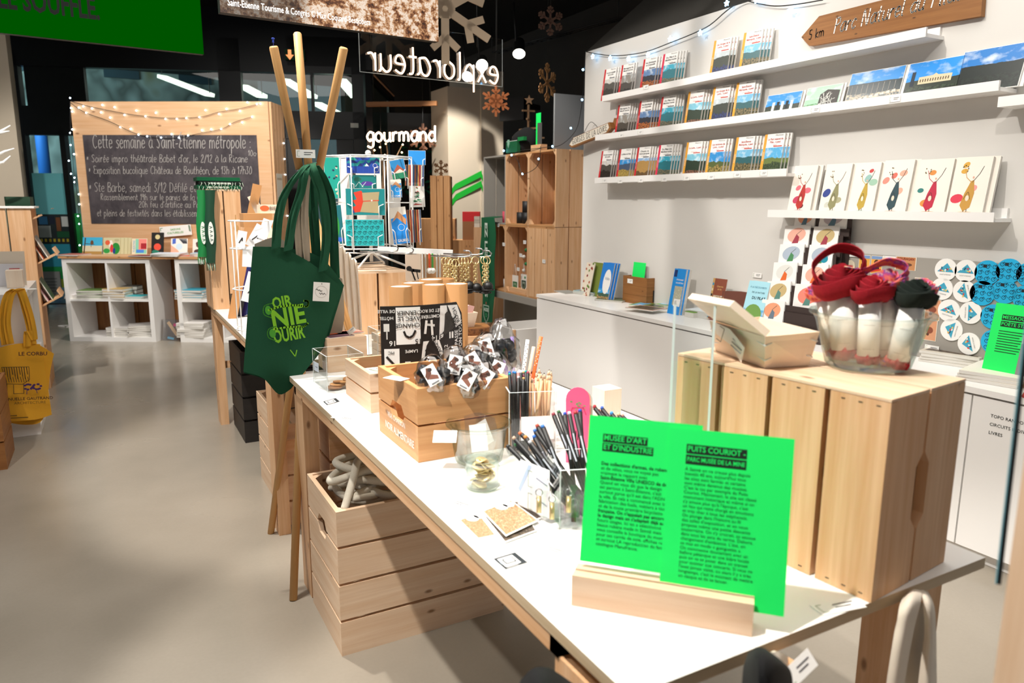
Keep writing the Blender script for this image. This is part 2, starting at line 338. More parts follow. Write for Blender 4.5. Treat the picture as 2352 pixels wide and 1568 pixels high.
        if solid: d = o.modifiers.new('s', 'SOLIDIFY'); d.thickness = solid; d.offset = 0; d = o.modifiers.new('e', 'EDGE_SPLIT'); d.split_angle = R(55)
        if sub: d = o.modifiers.new('u', 'SUBSURF'); d.levels = sub; d.render_levels = sub
        if bevel: d = o.modifiers.new('b', 'BEVEL'); d.width = bevel; d.segments = 2; d.limit_method = 'ANGLE'
        return o
def wm(o):
    m = o.matrix_basis.copy()
    return (wm(o.parent) @ o.matrix_parent_inverse @ m) if o.parent else m
def tag(o, label, cat, group=None, kind=None):
    o['label'] = label; o['category'] = cat
    if group: o['group'] = group
    if kind: o['kind'] = kind
    return o
def thing(name, label, cat, loc=(0, 0, 0), rz=0, group=None, M=None):
    o = bpy.data.objects.new(name, None); o.empty_display_size = .05; C.collection.objects.link(o)
    if M is not None: o.matrix_basis = M
    else: o.location = loc; o.rotation_euler = (0, 0, rz)
    return tag(o, label, cat, group)
def dup(root, label=None, M=None, group=None):
    r = root.copy(); C.collection.objects.link(r)
    if M is not None: r.matrix_basis = M
    if label: r['label'] = label
    if group: r['group'] = group
    def kids(src, dst):
        for ch in list(src.children):
            c = ch.copy(); C.collection.objects.link(c); c.parent = dst; c.matrix_parent_inverse = ch.matrix_parent_inverse.copy(); kids(ch, c)
    kids(root, r); return r
def struct(name, mb, parent=None, **k):
    o = mb.build(name, parent, **k)
    if not parent: o['kind'] = 'structure'
    return o
def cat(pts, n=8, closed=False):                 # Catmull-Rom through points
    pts = [V(p) for p in pts]; out = []; k = len(pts)
    for i in range(k if closed else k-1):
        p0, p1, p2, p3 = (pts[(i-1) % k], pts[i], pts[(i+1) % k], pts[(i+2) % k]) if closed else (pts[max(i-1, 0)], pts[i], pts[i+1], pts[min(i+2, k-1)])
        for j in range(n):
            t = j/n; out.append(.5*((2*p1)+(p2-p0)*t+(2*p0-5*p1+4*p2-p3)*t*t+(3*p1-p0-3*p2+p3)*t**3))
    if not closed: out.append(pts[-1])
    return out
def surf(ctrl, nu=6, nv=6):                      # smooth surface through a grid of control points
    rows = [cat(r, nu) for r in ctrl]; cols = [cat([r[j] for r in rows], nv) for j in range(len(rows[0]))]
    return [[c[i] for c in cols] for i in range(len(cols[0]))]
def ribbon(mb, pts, wdir, w, mat, n=8):
    p = cat(pts, n); wd = V(wdir).normalized()*w/2; k = len(p); out = []
    for i, q in enumerate(p):
        t = p[min(i+1, k-1)]-p[max(i-1, 0)]; nn = t.cross(wd).normalized()*w*.12; s1, s2 = sin(i*.55+k), cos(i*.4+w*90)
        out.append([q-wd+nn*s1*.7, q-wd*.5+nn*(1+s2*.4), q-wd*.1-nn*.5, q+wd*.35+nn*.7*s2, q+wd-nn*s1*.5])
    return mb.grid(out, mat)
# ---------------------------------------------------------------- handwriting: single strokes, x 0..w, y 0..1 (ascender), below 0 descender
SF = {'a': (.6, '55 .6 25 .62 5 .3 20 .02 45 .1 55 .5|55 .62 54 .15 66 .02'), 'b': (.6, '8 1 8 .02|8 .45 30 .6 52 .3 30 0 8 .12'), 'c': (.5, '48 .5 28 .62 6 .3 24 .0 48 .1'), 'd': (.6, '55 .5 28 .6 6 .3 24 .0 50 .12|56 1 55 .1 62 .02'),
 'e': (.55, '8 .32 48 .36 40 .6 18 .58 6 .28 22 0 50 .1'), 'f': (.4, '40 .95 26 .98 18 .75 16 0|4 .58 34 .6'), 'g': (.6, '54 .55 28 .62 6 .32 24 .04 50 .14|55 .6 54 -.2 34 -.4 8 -.3'), 'h': (.6, '8 1 8 0|8 .4 30 .6 50 .45 52 0'), 'i': (.25, '10 .6 10 .06 18 .0|10 .82 11 .84'),
 'j': (.3, '18 .6 17 -.25 2 -.35|18 .82 19 .84'), 'k': (.5, '8 1 8 0|44 .6 10 .28 46 0'), 'l': (.25, '10 1 10 .1 20 0'), 'm': (.9, '8 .6 8 0|8 .42 26 .6 42 .45 42 0|42 .42 60 .6 78 .45 80 0'), 'n': (.6, '8 .6 8 0|8 .42 30 .6 50 .45 52 0'), 'o': (.6, '30 .6 8 .45 8 .15 30 0 52 .15 52 .45 30 .6'),
 'p': (.6, '8 .6 8 -.4|8 .45 30 .6 52 .3 30 0 8 .12'), 'q': (.6, '54 .55 28 .62 6 .32 24 .02 50 .12|55 .6 55 -.4'), 'r': (.42, '8 .6 8 0|8 .36 22 .58 40 .56'), 's': (.48, '42 .54 24 .62 10 .47 38 .22 30 .02 6 .06'), 't': (.42, '18 .95 18 .12 36 .02|2 .62 36 .62'), 'u': (.6, '8 .6 8 .15 28 .0 50 .15|52 .6 52 .1 60 0'),
 'v': (.5, '4 .6 24 0 46 .6'), 'w': (.8, '4 .6 20 0 38 .5 56 0 74 .6'), 'x': (.55, '6 .6 48 0|48 .6 6 0'), 'y': (.55, '6 .6 26 .05|50 .6 26 .02 6 -.38'), 'z': (.5, '6 .58 44 .6 6 0 46 .02'),
 'A': (.75, '4 0 34 1 66 0|16 .35 54 .35'), 'B': (.65, '10 0 10 1|10 1 50 .95 46 .6 10 .54 58 .42 50 .02 10 0'), 'C': (.75, '66 .85 40 1 8 .65 12 .2 40 0 68 .12'), 'D': (.75, '10 0 10 1|6 1 50 .9 66 .5 48 .05 6 0'), 'E': (.6, '54 1 14 .98 26 .55 10 .1 52 .0|24 .55 46 .55'), 'G': (.75, '62 .88 36 1 8 .6 18 .05 56 .05 62 .42 40 .42'),
 'L': (.55, '12 1 10 0 48 .02'), 'N': (.8, '8 0 12 1 60 0 66 1'), 'O': (.8, '38 1 8 .7 10 .2 38 0 66 .25 64 .75 38 1'), 'P': (.62, '12 0 14 1|4 .95 46 1 54 .66 14 .5'), 'R': (.68, '12 0 12 1|6 .96 46 1 50 .64 12 .52 58 0'), 'S': (.65, '54 .86 32 1 10 .78 48 .32 34 .02 6 .1'), 'I': (.25, '12 0 12 1'),
 '0': (.6, '30 1 8 .7 10 .2 30 0 50 .25 50 .75 30 1'), '1': (.35, '4 .7 22 1 22 0'), '2': (.58, '8 .8 30 1 48 .76 8 0 52 .02'), '3': (.55, '8 .94 44 .95 20 .56 46 .3 28 0 6 .1'), '4': (.6, '36 1 6 .35 52 .36|38 .6 36 0'), '5': (.55, '48 1 14 .98 12 .58 44 .5 36 .02 6 .06'), '7': (.55, '6 1 48 .98 18 0|16 .5 44 .5'), '9': (.55, '46 .75 26 1 8 .72 26 .5 46 .78 42 0'),
 '.': (.2, '8 .02 10 .04'), ',': (.22, '12 .06 6 -.14'), '/': (.5, '4 -.1 42 1'), '-': (.4, '6 .32 34 .34'), ':': (.2, '8 .45 10 .47|8 .06 10 .08'), "'": (.2, '10 1 8 .8'), '*': (.4, '20 .7 18 .3|6 .6 32 .4|32 .62 6 .38'), ' ': (.4, ''), '°': (.3, '14 1 6 .9 14 .78 22 .9 14 1')}
ACC = {'é': ('e', '26 .74 40 .9'), 'à': ('a', '24 .9 38 .74'), 'â': ('a', '18 .72 32 .88 46 .72'), 'ô': ('o', '18 .72 32 .88 46 .72'), 'É': ('E', '26 1.08 40 1.22')}
def strokes(txt, slant=0):
    x = 0; out = []
    for ch in txt:
        ac = None
        if ch in ACC: ch, ac = ACC[ch]
        w_, d = SF.get(ch, SF['o'])
        for st in ([] if not d else d.split('|'))+([ac] if ac else []):
            n = [float(q) for q in st.split()]; P = [(x+n[i]/100, n[i+1]) for i in range(0, len(n), 2)]
            out.append([(a+slant*b, b) for a, b in P])
        x += w_+.08
    return out, x
def write(mb, M, txt, x, y, h, th, mat, width=None, slant=0, wob=0, z=.001):
    st, W = strokes(txt, slant); sx = width/W if width else h
    for p in st:
        q = cat([V((x+a*sx+random.uniform(-wob, wob), y+b*h+random.uniform(-wob, wob), 0)) for a, b in p], 4) if len(p) > 2 else [V((x+a*sx, y+b*h, 0)) for a, b in p]
        mb.line(M, q, th, mat, z)
# ================================================================ the room
XW = 3.0                                         # face of the right-hand wall
struct('floor', MB().box((-7, -2.5, -.1), (7, 20, 0), 'floor_resin'))
struct('ceiling', MB().box((-7, -2.5, 3.62), (7, 15.6, 3.72), 'black_paint'))
struct('wall_right', MB().box((XW, -1.6, 0), (XW+.12, 4.44, 2.305), 'wall_paint'))
b = MB(); b.face([(XW, -1.6, 2.305), (XW+.97, -1.6, 3.1), (XW+.97, 4.44, 3.1), (XW, 4.44, 2.305)][::-1], 'grey_paint')
b.face([(XW, -1.6, 2.305), (XW+.97, -1.6, 3.1), (XW+.97, 4.44, 3.1), (XW, 4.44, 2.305)], 'grey_paint')
b.face([(XW, 4.44, 2.305), (XW+.97, 4.44, 3.1), (XW+.97, 4.44, 2.305)], 'grey_paint')
struct('trim_1', b)
struct('wall_back', MB().box((3.6, 12.3, 0), (7, 12.5, 3.62), 'brown_paint'))
struct('wall_side', MB().box((5.4, 4.5, 0), (5.55, 12.3, 3.62), 'brown_paint'))
struct('wall_left', MB().box((-2.4, 9.0, 0), (YP(54, 440, 9.0).x, 9.5, 3.62), 'beige_paint'))
# white columns behind the postcard stand, with two green stripes
pY = 8.2
c1 = YP(1030, 400, pY); c2 = YP(1104, 400, pY); c3 = YP(1146, 400, pY+.4)
ch = YP(1110, 205, pY).z
b = MB().box((c1.x, pY, 0), (c2.x, pY+.5, ch), 'beige_paint').box((c2.x, pY-.02, 0), (c2.x+.3, pY+.9, YP(1150, 165, pY).z), 'beige_paint')
struct('pillar', b)
def stripe(name, pts, w, lab):
    b = MB(); P = [YP(x, y, pY-.024) for x, y in pts]
    for a, c in zip(P, P[1:]): b.face([a+V((0, 0, -w)), c+V((0, 0, -w)), c, a], '#12a32c')
    return b.build(name)
for i, (pts, lab) in enumerate((([(1029, 448), (1045, 425), (1104, 394)], 'upper bright green stripe painted across the white pillar'), ([(1029, 474), (1047, 448), (1104, 417)], 'lower bright green stripe painted across the white pillar'))):
    b = MB(); P = [YP(x, y, pY-.003) for x, y in pts]; P[-1].y -= .022; P[0].y -= .0; w_ = .062
    for a, c in zip(P, P[1:]): b.face([a+V((0, -.004, -w_)), c+V((0, -.004, -w_)), c+V((0, -.004, w_*.2)), a+V((0, -.004, w_*.2))], '#12a32c')
    q = YP(1104, pts[-1][1], pY-.03); r = YP(1109, pts[-1][1]+12, pY-.03)
    b.face([q+V((0, 0, -w_)), r+V((0, 0, -w_)), r+V((0, 0, w_*.2)), q+V((0, 0, w_*.2))], '#12a32c')
    tag(b.build('wall_stripe'), lab, 'stripe')
# ---- storefront: black frame with panes, doors, frosted film
SP = Plane((-.75, 11.0), (.934, -.36))
def srect(mb, x0, y0, x1, y1, mat, d0=0, d1=.06):
    ym = (y0+y1)/2; a = V((SP.px(x0, ym).x, SP.px(x0, y0).y)); c = V((SP.px(x1, ym).x, SP.px(x1, y1).y)); return mb.box((min(a.x, c.x), min(a.y, c.y), d0), (max(a.x, c.x), max(a.y, c.y), d1), mat, SP.M())
fr = MB()
for q in ((-40, 690, 60, 60), (60, 700, 74, 120), (-40, 150, 850, -60), (60, 310, 1000, 262), (505, 300, 556, 90), (816, 720, 850, 90), (160, 690, 172, 300), (640, 690, 668, 290), (660, 152, 832, 90), (60, 702, 660, 688)): srect(fr, *q, 'black_frame', -.05, .06)
srect(fr, 62, 262, 198, 148, 'black_frame', -.05, .03)
srect(fr, 716, 160, 722, 300, 'black_frame', -.05, .05)
srect(fr, 665, 300, 700, 640, 'black_frame', -.03, .04); srect(fr, 780, 300, 818, 690, 'black_frame', -.03, .04); srect(fr, 668, 640, 800, 700, 'black_frame', -.03, .04)
wd = fr.build('window_1'); wd['kind'] = 'structure'
b = MB(); a, c = SP.px(60, 690), SP.px(818, 90); b.quad(SP.M(), a.x, c.x, 0, c.y, 'pane', -.007); b.build('pane', wd)
b = MB(); srect(b, 76, 492, 163, 398, '#6fc3c9', -.003, 0); o = b.build('frosted_film', wd)
b = MB(); srect(b, 172, 580, 190, 490, '#19a34a', .0, .004); tag(b.build('banner'), 'narrow plain green banner on the glass beside the blackboard panel', 'banner')
t = thing('notice_board', 'dark glass notice case with small papers low on the shop window', 'notice board', SP.w(SP.px(120, 600).x, 0, .05))
b = MB(); srect(b, 88, 560, 168, 492, '#1d2a2c', .0, .03); b.build('case', t, world=True)
b = MB()
for q, m in (((92, 515, 112, 497), '#2f6c96'), ((116, 514, 128, 496), '#101c30'), ((132, 530, 142, 499), '#7a4a28'), ((144, 520, 166, 497), '#c8ccc8'), ((134, 545, 168, 531), '#0c5a34'), ((92, 545, 120, 518), '#9aa4a0')): srect(b, *q, m, .03, .033)
b.build('paper', t, world=True)
b = MB()
for k in range(7): x = 96+k*10; srect(b, x, 552+3, x+5, 548, '#c9b52f', .031, .034)
b.build('warning_stripe', t, world=True)
b = MB(); srect(b, 100, 612, 165, 560, '#2f9fb8', .0, .03); srect(b, 100, 640, 165, 612, '#12994a', .0, .03); srect(b, 100, 660, 165, 640, '#8aa02f', 0, .03)
tag(b.build('poster'), 'blue and green poster at the foot of the shop window', 'poster')
b = MB(); srect(b, 104, 677, 146, 622, '#8f9290', .06, .08)
for k in range(5): srect(b, 110, 640+k*7, 138, 637+k*7, '#6c6f6e', .08, .082)
tag(b.build('notice'), 'grey printed notice sheet on the window bottom left', 'notice')
b = MB(); srect(b, 806, 294, 824, 284, '#e6e6e2', .06, .064); tag(b.build('sticker'), 'small white sticker on the black door frame', 'sticker')
# exit sign above the door
t = thing('exit_sign', 'green emergency exit sign with arrow above the door', 'exit sign', SP.w(SP.px(680, 130).x, SP.px(680, 141).y, .12))
b = MB(); srect(b, 658, 141, 703, 118, '#0d5a36', .06, .12); b.build('sign_box', t, world=True)
a = SP.px(669, 130); b = MB(); M = SP.M(a.x, a.y, .121); b.poly(M, [(-.02, .06), (.02, .06), (.02, 0), (.05, 0), (0, -.06), (-.05, 0), (-.02, 0)], 'exit_arrow'); b.build('arrow', t, world=True)
# street outside
b = MB().box((-6, 16.5, 0), (2.6, 16.9, 7), MATS['photo_dark'] if 0 else 'map_photo')
b = MB(); M = Matrix(((1, 0, 0, -6), (0, 0, -1, 16.5), (0, 1, 0, 0), (0, 0, 0, 1)))
blot('stone', ['#8a8a82', '#b8b6ac', '#6a665e', '#a8a498', '#8a7a5a'], 1.2, .9)
b.slab(M, 0, 9, 0, 6.5, .3, 'stone')
for k in range(6): b.box((1+k*1.3, 3.6, 0), (1.6+k*1.3, 4.6, .05), '#2c3a40', M); b.box((1+k*1.3, 4.75, 0), (1.6+k*1.3, 4.95, .08), '#8a3a34', M)
tag(b.build('stone_facade'), 'pale stone building across the street outside the shop window', 'building')
q = YP(113, 480, 14.5); tag(MB().tube([(q.x, 14.5, 0), (q.x, 14.5, 4.2)], .09, '#2468b8', 12).build('street_pole'), 'blue pole standing in the street outside the window', 'pole')
# hall lamps beyond the glass
for i, (x0, y0, x1, y1) in enumerate(((372, 176, 482, 218), (558, 198, 602, 221), (655, 184, 718, 222), (784, 184, 818, 222), (728, 238, 785, 266))):
    p, q = PD(x0, y0, 11.6), PD(x1, y1, 11.0); b = MB().beam(p, q, .16, .05, 'tube_lamp')
    for e in (p, q): b.tube([e, V((e.x, e.y, 3.615))], .006, 'black', 5)
    tag(b.build('strip_lamp'), ['long glowing strip lamp above the blackboard panel', 'short glowing strip lamp left of the poles', 'glowing strip lamp behind the left pole tops', 'glowing strip lamp right of the right pole top', 'lower glowing strip lamp between the two right poles'][i], 'lamp', 'lamps seen through the shop glass')
# black inner porch box right of the storefront, with a glass side
pb = MB(); a = PD(846, 300, 8.9); c = PD(898, 300, 9.6)
pb.box((a.x-.03, a.y-.03, 0), (a.x+.05, a.y+.05, PV(846, 170, a).z), 'black_frame').box((c.x-.03, c.y-.03, 0), (c.x+.05, c.y+.05, PV(898, 224, c).z), 'black_frame')
pb.beam(PV(846, 170, a), PV(898, 224, c), .08, .1, 'black_frame'); t = struct('window_2', pb)
g = MB(); g.face([(a.x, a.y, 0), (c.x, c.y, 0), tuple(PV(898, 224, c)), tuple(PV(846, 170, a))], 'pane'); g.build('pane', t)
b = MB(); p, q = PV(848, 172, a), PV(897, 222, c); b.beam(p+V((.02, -.08, 0)), q+V((.02, -.08, 0)), .015, .015, 'lamp_bronze' if 'lamp_bronze' in MATS else '#b08a6a'); b.build('bronze_trim', t)
# ---- ceiling services
for i, (p, q) in enumerate((((1130, 120), (1420, 40)), ((1200, 175), (1345, 110)))):
    P, Q = Z(*p, 3.3), Z(*q, 3.3); b = MB()
    for k in range(3): b.tube([P+V((k*.06, 0, 0)), Q+V((k*.06, 0, 0))], .008, 'dark_metal', 6)
    d = Q-P
    for k in range(14): e = P+d*(k/13); b.tube([e, e+V((.12, 0, 0))], .006, 'dark_metal', 5)
    for e in (P, Q): b.tube([e, V((e.x, e.y, 3.615))], .006, 'dark_metal', 5)
    tag(b.build('cable_tray'), ['dark wire cable tray under the black ceiling, nearer one', 'dark wire cable tray behind the thin wooden snowflake'][i], 'cable tray')
def spotlamp(px, py, d, face, lab):
    p = PD(px, py, d); t = thing('ceiling_spotlight', lab, 'spotlight', p, 0, 'ceiling spotlights')
    M = Matrix.Translation(p) @ V(face).normalized().to_track_quat('Z', 'Y').to_matrix().to_4x4()
    MB().lathe([(.001, -.16), (.05, -.16), (.055, 0)], 'black', M, 20, True).build('lamp_body', t, world=True)
    MB().lathe([(.054, -.002), (.001, -.001)], 'lamp_face', M, 20).build('lamp_face', t, world=True)
    MB().tube([p+V((0, .05, .05)), p+V((0, .1, .45))], .008, 'black', 6).build('stem', t, world=True)
spotlamp(1107, 150, 6.8, (-.4, -.8, -.45), 'white glowing round spotlight behind the neon letters x and p')
spotlamp(1192, 124, 6.5, (-.3, -.55, -.75), 'tilted spotlight right of the neon lettering under the ceiling')
spotlamp(1073, 176, 7.8, (-.5, -.7, -.5), 'small glowing spotlight seen through the neon letter p')
# ================================================================ furniture
TT = .72
def table(lab, x0, x1, y0, y1, top, name='display_table', shelf=None):
    t = thing(name, lab, 'table', ((x0+x1)/2, (y0+y1)/2, 0))
    MB().box((x0, y0, top-.018), (x1, y1, top), 'ply_edge', mats={1: 'white_lam'}).build('tabletop', t, .0015, world=True)
    b = MB(); a = .002
    for q in (((x0+a, y0+.16, top-.046), (x0+a+.02, y1-.1, top-.018)), ((x1-a-.02, y0+.16, top-.046), (x1-a, y1-.1, top-.018)), ((x0+a, y1-.12, top-.046), (x1-a, y1-.1, top-.018)), ((x0+a, y0+.16, top-.046), (x1-a, y0+.18, top-.018))): b.box(*q, 'pine')
    b.build('apron', t, .001, world=True)
    for yy in (y0+.06, y1-.19):
        for xx in (x0+.005, x1-.05):
            MB().box((xx, yy, 0), (xx+.045, yy+.11, top-.046), 'pine').build('leg', t, .002, world=True)
        MB().box((x0+.05, yy+.03, .33), (x1-.05, yy+.05, .37), 'pine').build('stretcher', t, .001, world=True)
    return t
t1 = table('long white-topped plywood table in the foreground carrying the green text sheets', .485, 1.203, .598, 2.45, TT)
q0 = Z(487, 690, .70)
t2 = table('white-topped plywood table behind the tripod of poles', .485, 1.203, 2.72, 4.62, .70)
# ---- counter along the right wall
cx, cz = 2.643, .647
t = thing('wall_counter', 'long white counter cabinet standing along the right wall', 'counter', (2.82, 2.1, 0))
MB().box((cx, -.6, cz-.022), (XW, 4.47, cz), 'white_lam').build('worktop', t, .001, world=True)
MB().box((cx+.025, -.6, .055), (XW, 4.47, cz-.025), 'white_lam').build('body', t, world=True)
MB().box((cx+.05, -.6, 0), (XW, 4.46, .055), 'white_lam').build('plinth', t, world=True)
ys = [4.47, 2.62, 1.428, .97, .51, .05, -.41]
for i, (a, c) in enumerate(zip(ys, ys[1:])):
    d = MB().box((cx+.004, c+.003, .056), (cx+.024, a-.003, cz-.03), 'white_lam').build('door', t, .001, world=True)
    if i == 3:
        pass
M = frame((cx+.0035, 1.36, .56), (0, -1, 0), (0, 0, 1)); b = MB()
for k, s in enumerate(('TOPO RANDO', 'CIRCUITS INDIV', 'LIVRES')): b.text(M, s, 0, -.03*k, .016, 'black', .0005, align='LEFT')
b.build('lettering', t, world=True)
# white low bin beyond the counter end
zb = .36; p = Z(1180, 758, zb); q = Z(1119, 743, zb); X1 = p.x+.45; Y1 = q.y
t = thing('low_bin', 'low white open-topped bin beyond the far end of the counter', 'bin', (p.x+.45, (p.y+Y1)/2, 0))
b = MB()
for a, c in (((p.x, p.y, 0), (X1, p.y+.02, zb)), ((p.x, Y1-.02, 0), (X1, Y1, zb)), ((p.x, p.y, 0), (p.x+.02, Y1, zb)), ((X1-.02, p.y, 0), (X1, Y1, zb)), ((p.x, p.y, 0), (X1, Y1, .03))): b.box(a, c, 'white_lam')
b.build('bin_body', t, world=True)
MB().box((p.x-.004, p.y-.004, 0), (p.x+.016, p.y+.012, zb+.001), 'pine').build('edge_strip', t, world=True)
# ---- picture ledges
XS = 2.88
LED = []
def ledge(lab, L, Rr, zz=None):
    a, c = XP(*L, XS), XP(*Rr, XS); z = (a.z+c.z)/2 if zz is None else zz
    t = thing('picture_ledge', lab, 'shelf', (XS+.06, (a.y+c.y)/2, z-.036), 0, 'white picture ledges on the right wall')
    MB().box((XS+.008, c.y, z-.036), (XW, a.y, z-.022), 'white_lam').build('shelf_board', t, world=True)
    MB().box((XS, c.y, z-.036), (XS+.01, a.y, z), 'white_lam').build('front_lip', t, .001, world=True)
    MB().box((XW-.012, c.y+.012, z-.03), (XW, a.y-.03, z+.015), 'white_lam').build('back_strip', t, .001, world=True)
    LED.append((z-.022, c.y, a.y))
ledge('top white picture ledge, holding the guides under the wooden arrow sign', (1383, 219.8), (2127.7, 62.2))
ledge('second white picture ledge, holding guides and landscape postcards', (1367, 310), (2295.6, 184))
ledge('third white picture ledge, with eight guide stacks and small price tags', (1366, 408), (1806.7, 387))
ledge('lowest white picture ledge, holding six watercolour figure books', (1763.5, 482), (2284, 487))
ledge('white picture ledge cut off by the right edge of the photo', (2293, 224), (2420, 206))
# ---- wooden crates as boxes of boards
def crate(name, lab, cat_, x, y, z, w, d, h, nb, mat, th=.012, rz=0, group=None, handle=(), gap=.006, bottom=True, slats=None, inner='pine_warm'):
    t = thing(name, lab, cat_, (x, y, z), rz, group); bh = (h-gap*(nb-1))/nb
    for k in range(nb):
        z0 = k*(bh+gap); z1 = z0+bh
        for sd in range(4):
            b = MB()
            if sd == 0: a, c = (0, 0, z0), (w, th, z1)
            elif sd == 1: a, c = (0, d-th, z0), (w, d, z1)
            elif sd == 2: a, c = (0, th, z0), (th, d-th, z1)
            else: a, c = (w-th, th, z0), (w, d-th, z1)
            hk = (sd in handle) and nb >= 2 and k in (nb-1, nb-2)
            if hk:
                lo = k == nb-1; L0, L1 = (c[1]-a[1], 0) if sd > 1 else (c[0]-a[0], 0); L = L0; hw, hh = min(.1, L*.4), bh*.24; m_ = L/2
                if lo: pl = [(0, z1), (0, z0), (m_-hw/2, z0), (m_-hw/2+.018, z0+hh), (m_+hw/2-.018, z0+hh), (m_+hw/2, z0), (L, z0), (L, z1)]
                else: pl = [(0, z0), (L, z0), (L, z1), (m_+hw/2, z1), (m_+hw/2-.018, z1-hh), (m_-hw/2+.018, z1-hh), (m_-hw/2, z1), (0, z1)]
                Mx = Matrix(((0, 0, 1, a[0]), (1, 0, 0, a[1]), (0, 1, 0, 0), (0, 0, 0, 1))) if sd > 1 else Matrix(((1, 0, 0, a[0]), (0, 0, -1, c[1]), (0, 1, 0, 0), (0, 0, 0, 1)))
                # split the board at the hand hole so every face stays convex
                hs = [(0, m_-hw/2), (m_-hw/2, m_-hw/2+.018), (m_-hw/2+.018, m_+hw/2-.018), (m_+hw/2-.018, m_+hw/2), (m_+hw/2, L)]
                o1, o2 = random.random()*9, random.random()*9
                for i, (u, v) in enumerate(hs):
                    e0 = (0, 0, hh, hh, 0)[i]; e1 = (0, hh, hh, 0, 0)[i]
                    pq = [(u, z0+(e0 if lo else 0)), (v, z0+(e1 if lo else 0)), (v, z1-(0 if lo else e1)), (u, z1-(0 if lo else e0))]
                    for zz, rv in ((0, 1), (th, 0)):
                        f = [(p_[0], p_[1], zz) for p_ in pq]; uv = [(p_[0]+o1, p_[1]+o2) for p_ in pq]
                        b.face(f[::-1] if rv else f, mat, uv[::-1] if rv else uv, M=Mx)
                    for p_, q_ in ((pq[0], pq[1]), (pq[2], pq[3])): b.face([(p_[0], p_[1], 0), (q_[0], q_[1], 0), (q_[0], q_[1], th), (p_[0], p_[1], th)], mat, [(p_[0]+o1, o2), (q_[0]+o1, o2), (q_[0]+o1, o2+th), (p_[0]+o1, o2+th)], M=Mx)
                for e in (0, L): b.face([(e, z0, 0), (e, z1, 0), (e, z1, th), (e, z0, th)], mat, M=Mx)
                b.build('side_board', t)
            else: b.box(a, c, mat, mats={4: inner} if 0 else None); b.build('side_board', t, .0012)
    cs = .03
    for i, j in ((0, 0), (1, 0), (1, 1), (0, 1)):
        X0, Y0 = (th, w-th)[i], (th, d-th)[j]; dx, dy = (cs, -cs)[i], (cs, -cs)[j]
        MB().prism([(X0, Y0), (X0+dx, Y0), (X0, Y0+dy)], .004, h-.004, mat).build('corner_post', t)
    if bottom: MB().box((th, th, .004), (w-th, d-th, .012), inner).build('bottom_board', t)
    return t
# ================================================================ things on the foreground table
EPS = .0006
def wood_box(name, lab, cat_, M, w, d, h, mat='pine_light'):
    t = thing(name, lab, cat_, M=M); MB().box((0, 0, 0), (w, d, h), mat).build('block', t, .002); return t
def price(lab, p, xd, yd, w=.07, h=.028, txt='', group=None, lines=2, parent=None):   # small white price label with a green bracket
    M = frame(p, xd, yd); b = MB().slab(M, -w/2, w/2, -h/2, h/2, .0006, 'white_paper')
    b.line(M, [(-w*.3, h*.32), (-w*.42, h*.32), (-w*.42, -h*.32), (-w*.3, -h*.32)], h*.03, '#6a8a4a')
    for k in range(lines): b.line(M, [(-w*.08, h*(.16-.24*k)), (w*(.36-.1*k), h*(.16-.24*k))], h*.07, '#55555a')
    if parent: return b.build('price_label', parent, world=True)
    return tag(b.build('price_label'), lab, 'price label', group)
# ---- wooden card holder with two green text sheets
A, B = Z(1312, 1390, TT), Z(1727, 1463, TT); dx = (B-A).normalized(); dn = V((-dx.y, dx.x, 0)); Lh = (B-A).length
if dn.dot(A) < 0: dn = -dn                       # away from the camera
M = Matrix(((dx.x, dn.x, 0, A.x), (dx.y, dn.y, 0, A.y), (0, 0, 1, TT+EPS), (0, 0, 0, 1)))
t = thing('card_holder', 'small pine block with a slot holding two bright green text sheets', 'card holder', M=M)
hh = .046
b = MB(); b.prism([(0, 0), (.017, 0), (.017, hh), (0, hh)], 0, Lh, 'pine_light', Matrix(((0, 0, 1, 0), (1, 0, 0, 0), (0, 1, 0, 0), (0, 0, 0, 1))))
b = MB().box((0, 0, 0), (Lh, .016, hh), 'pine_light').box((0, .0205, 0), (Lh, .038, hh), 'pine_light').box((0, .016, 0), (Lh, .0205, .02), 'pine_light'); b.build('block', t, .001)
P0 = A+dn*.0182+V((0, 0, TT*0+.021)); tilt = R(13); up = V((dn.x*sin(tilt), dn.y*sin(tilt), cos(tilt))); nn = dx.cross(up)
CMf = frame(P0, dx, up)
def sheet(lab, pxs, off, mat, head, body, boldlines, hs, bx, by, lw, bs):
    q = [CMf.inverted() @ PN(x, y, P0+nn*off, nn) for x, y in pxs]; x0 = (q[0].x+q[3].x)/2; x1 = (q[1].x+q[2].x)/2; y0 = (q[2].y+q[3].y)/2; y1 = (q[0].y+q[1].y)/2; y0 = max(y0, -.018)
    M = CMf @ T(0, 0, off); b = MB().slab(M, x0, x1, y0, y1, .0008, mat); W = x1-x0; H = y1-y0
    for k, (s, sz, wf) in enumerate(head):
        yy = y1-H*hs-H*.062*k; b.face([M @ V((x0+W*bx, yy-H*.028, .0003)), M @ V((x0+W*(bx+wf), yy-H*.028, .0003)), M @ V((x0+W*(bx+wf), yy+H*.027, .0003)), M @ V((x0+W*bx, yy+H*.027, .0003))], '#06210f')
        b.text(M, s, x0+W*(bx+wf/2), yy, H*sz, mat, .0006, width=W*wf*.95, bold=.012)
    for k, s in enumerate(body): b.text(M, s, x0+W*bx, y1-H*by-H*bs*1.26*k, H*bs*1.25, '#073a18', .0004, align='LEFT', bold=.02 if k in boldlines else 0, width=None)
    o = b.build('green_sheet'); return tag(o, lab, 'sheet'), (x0, x1, y0, y1)
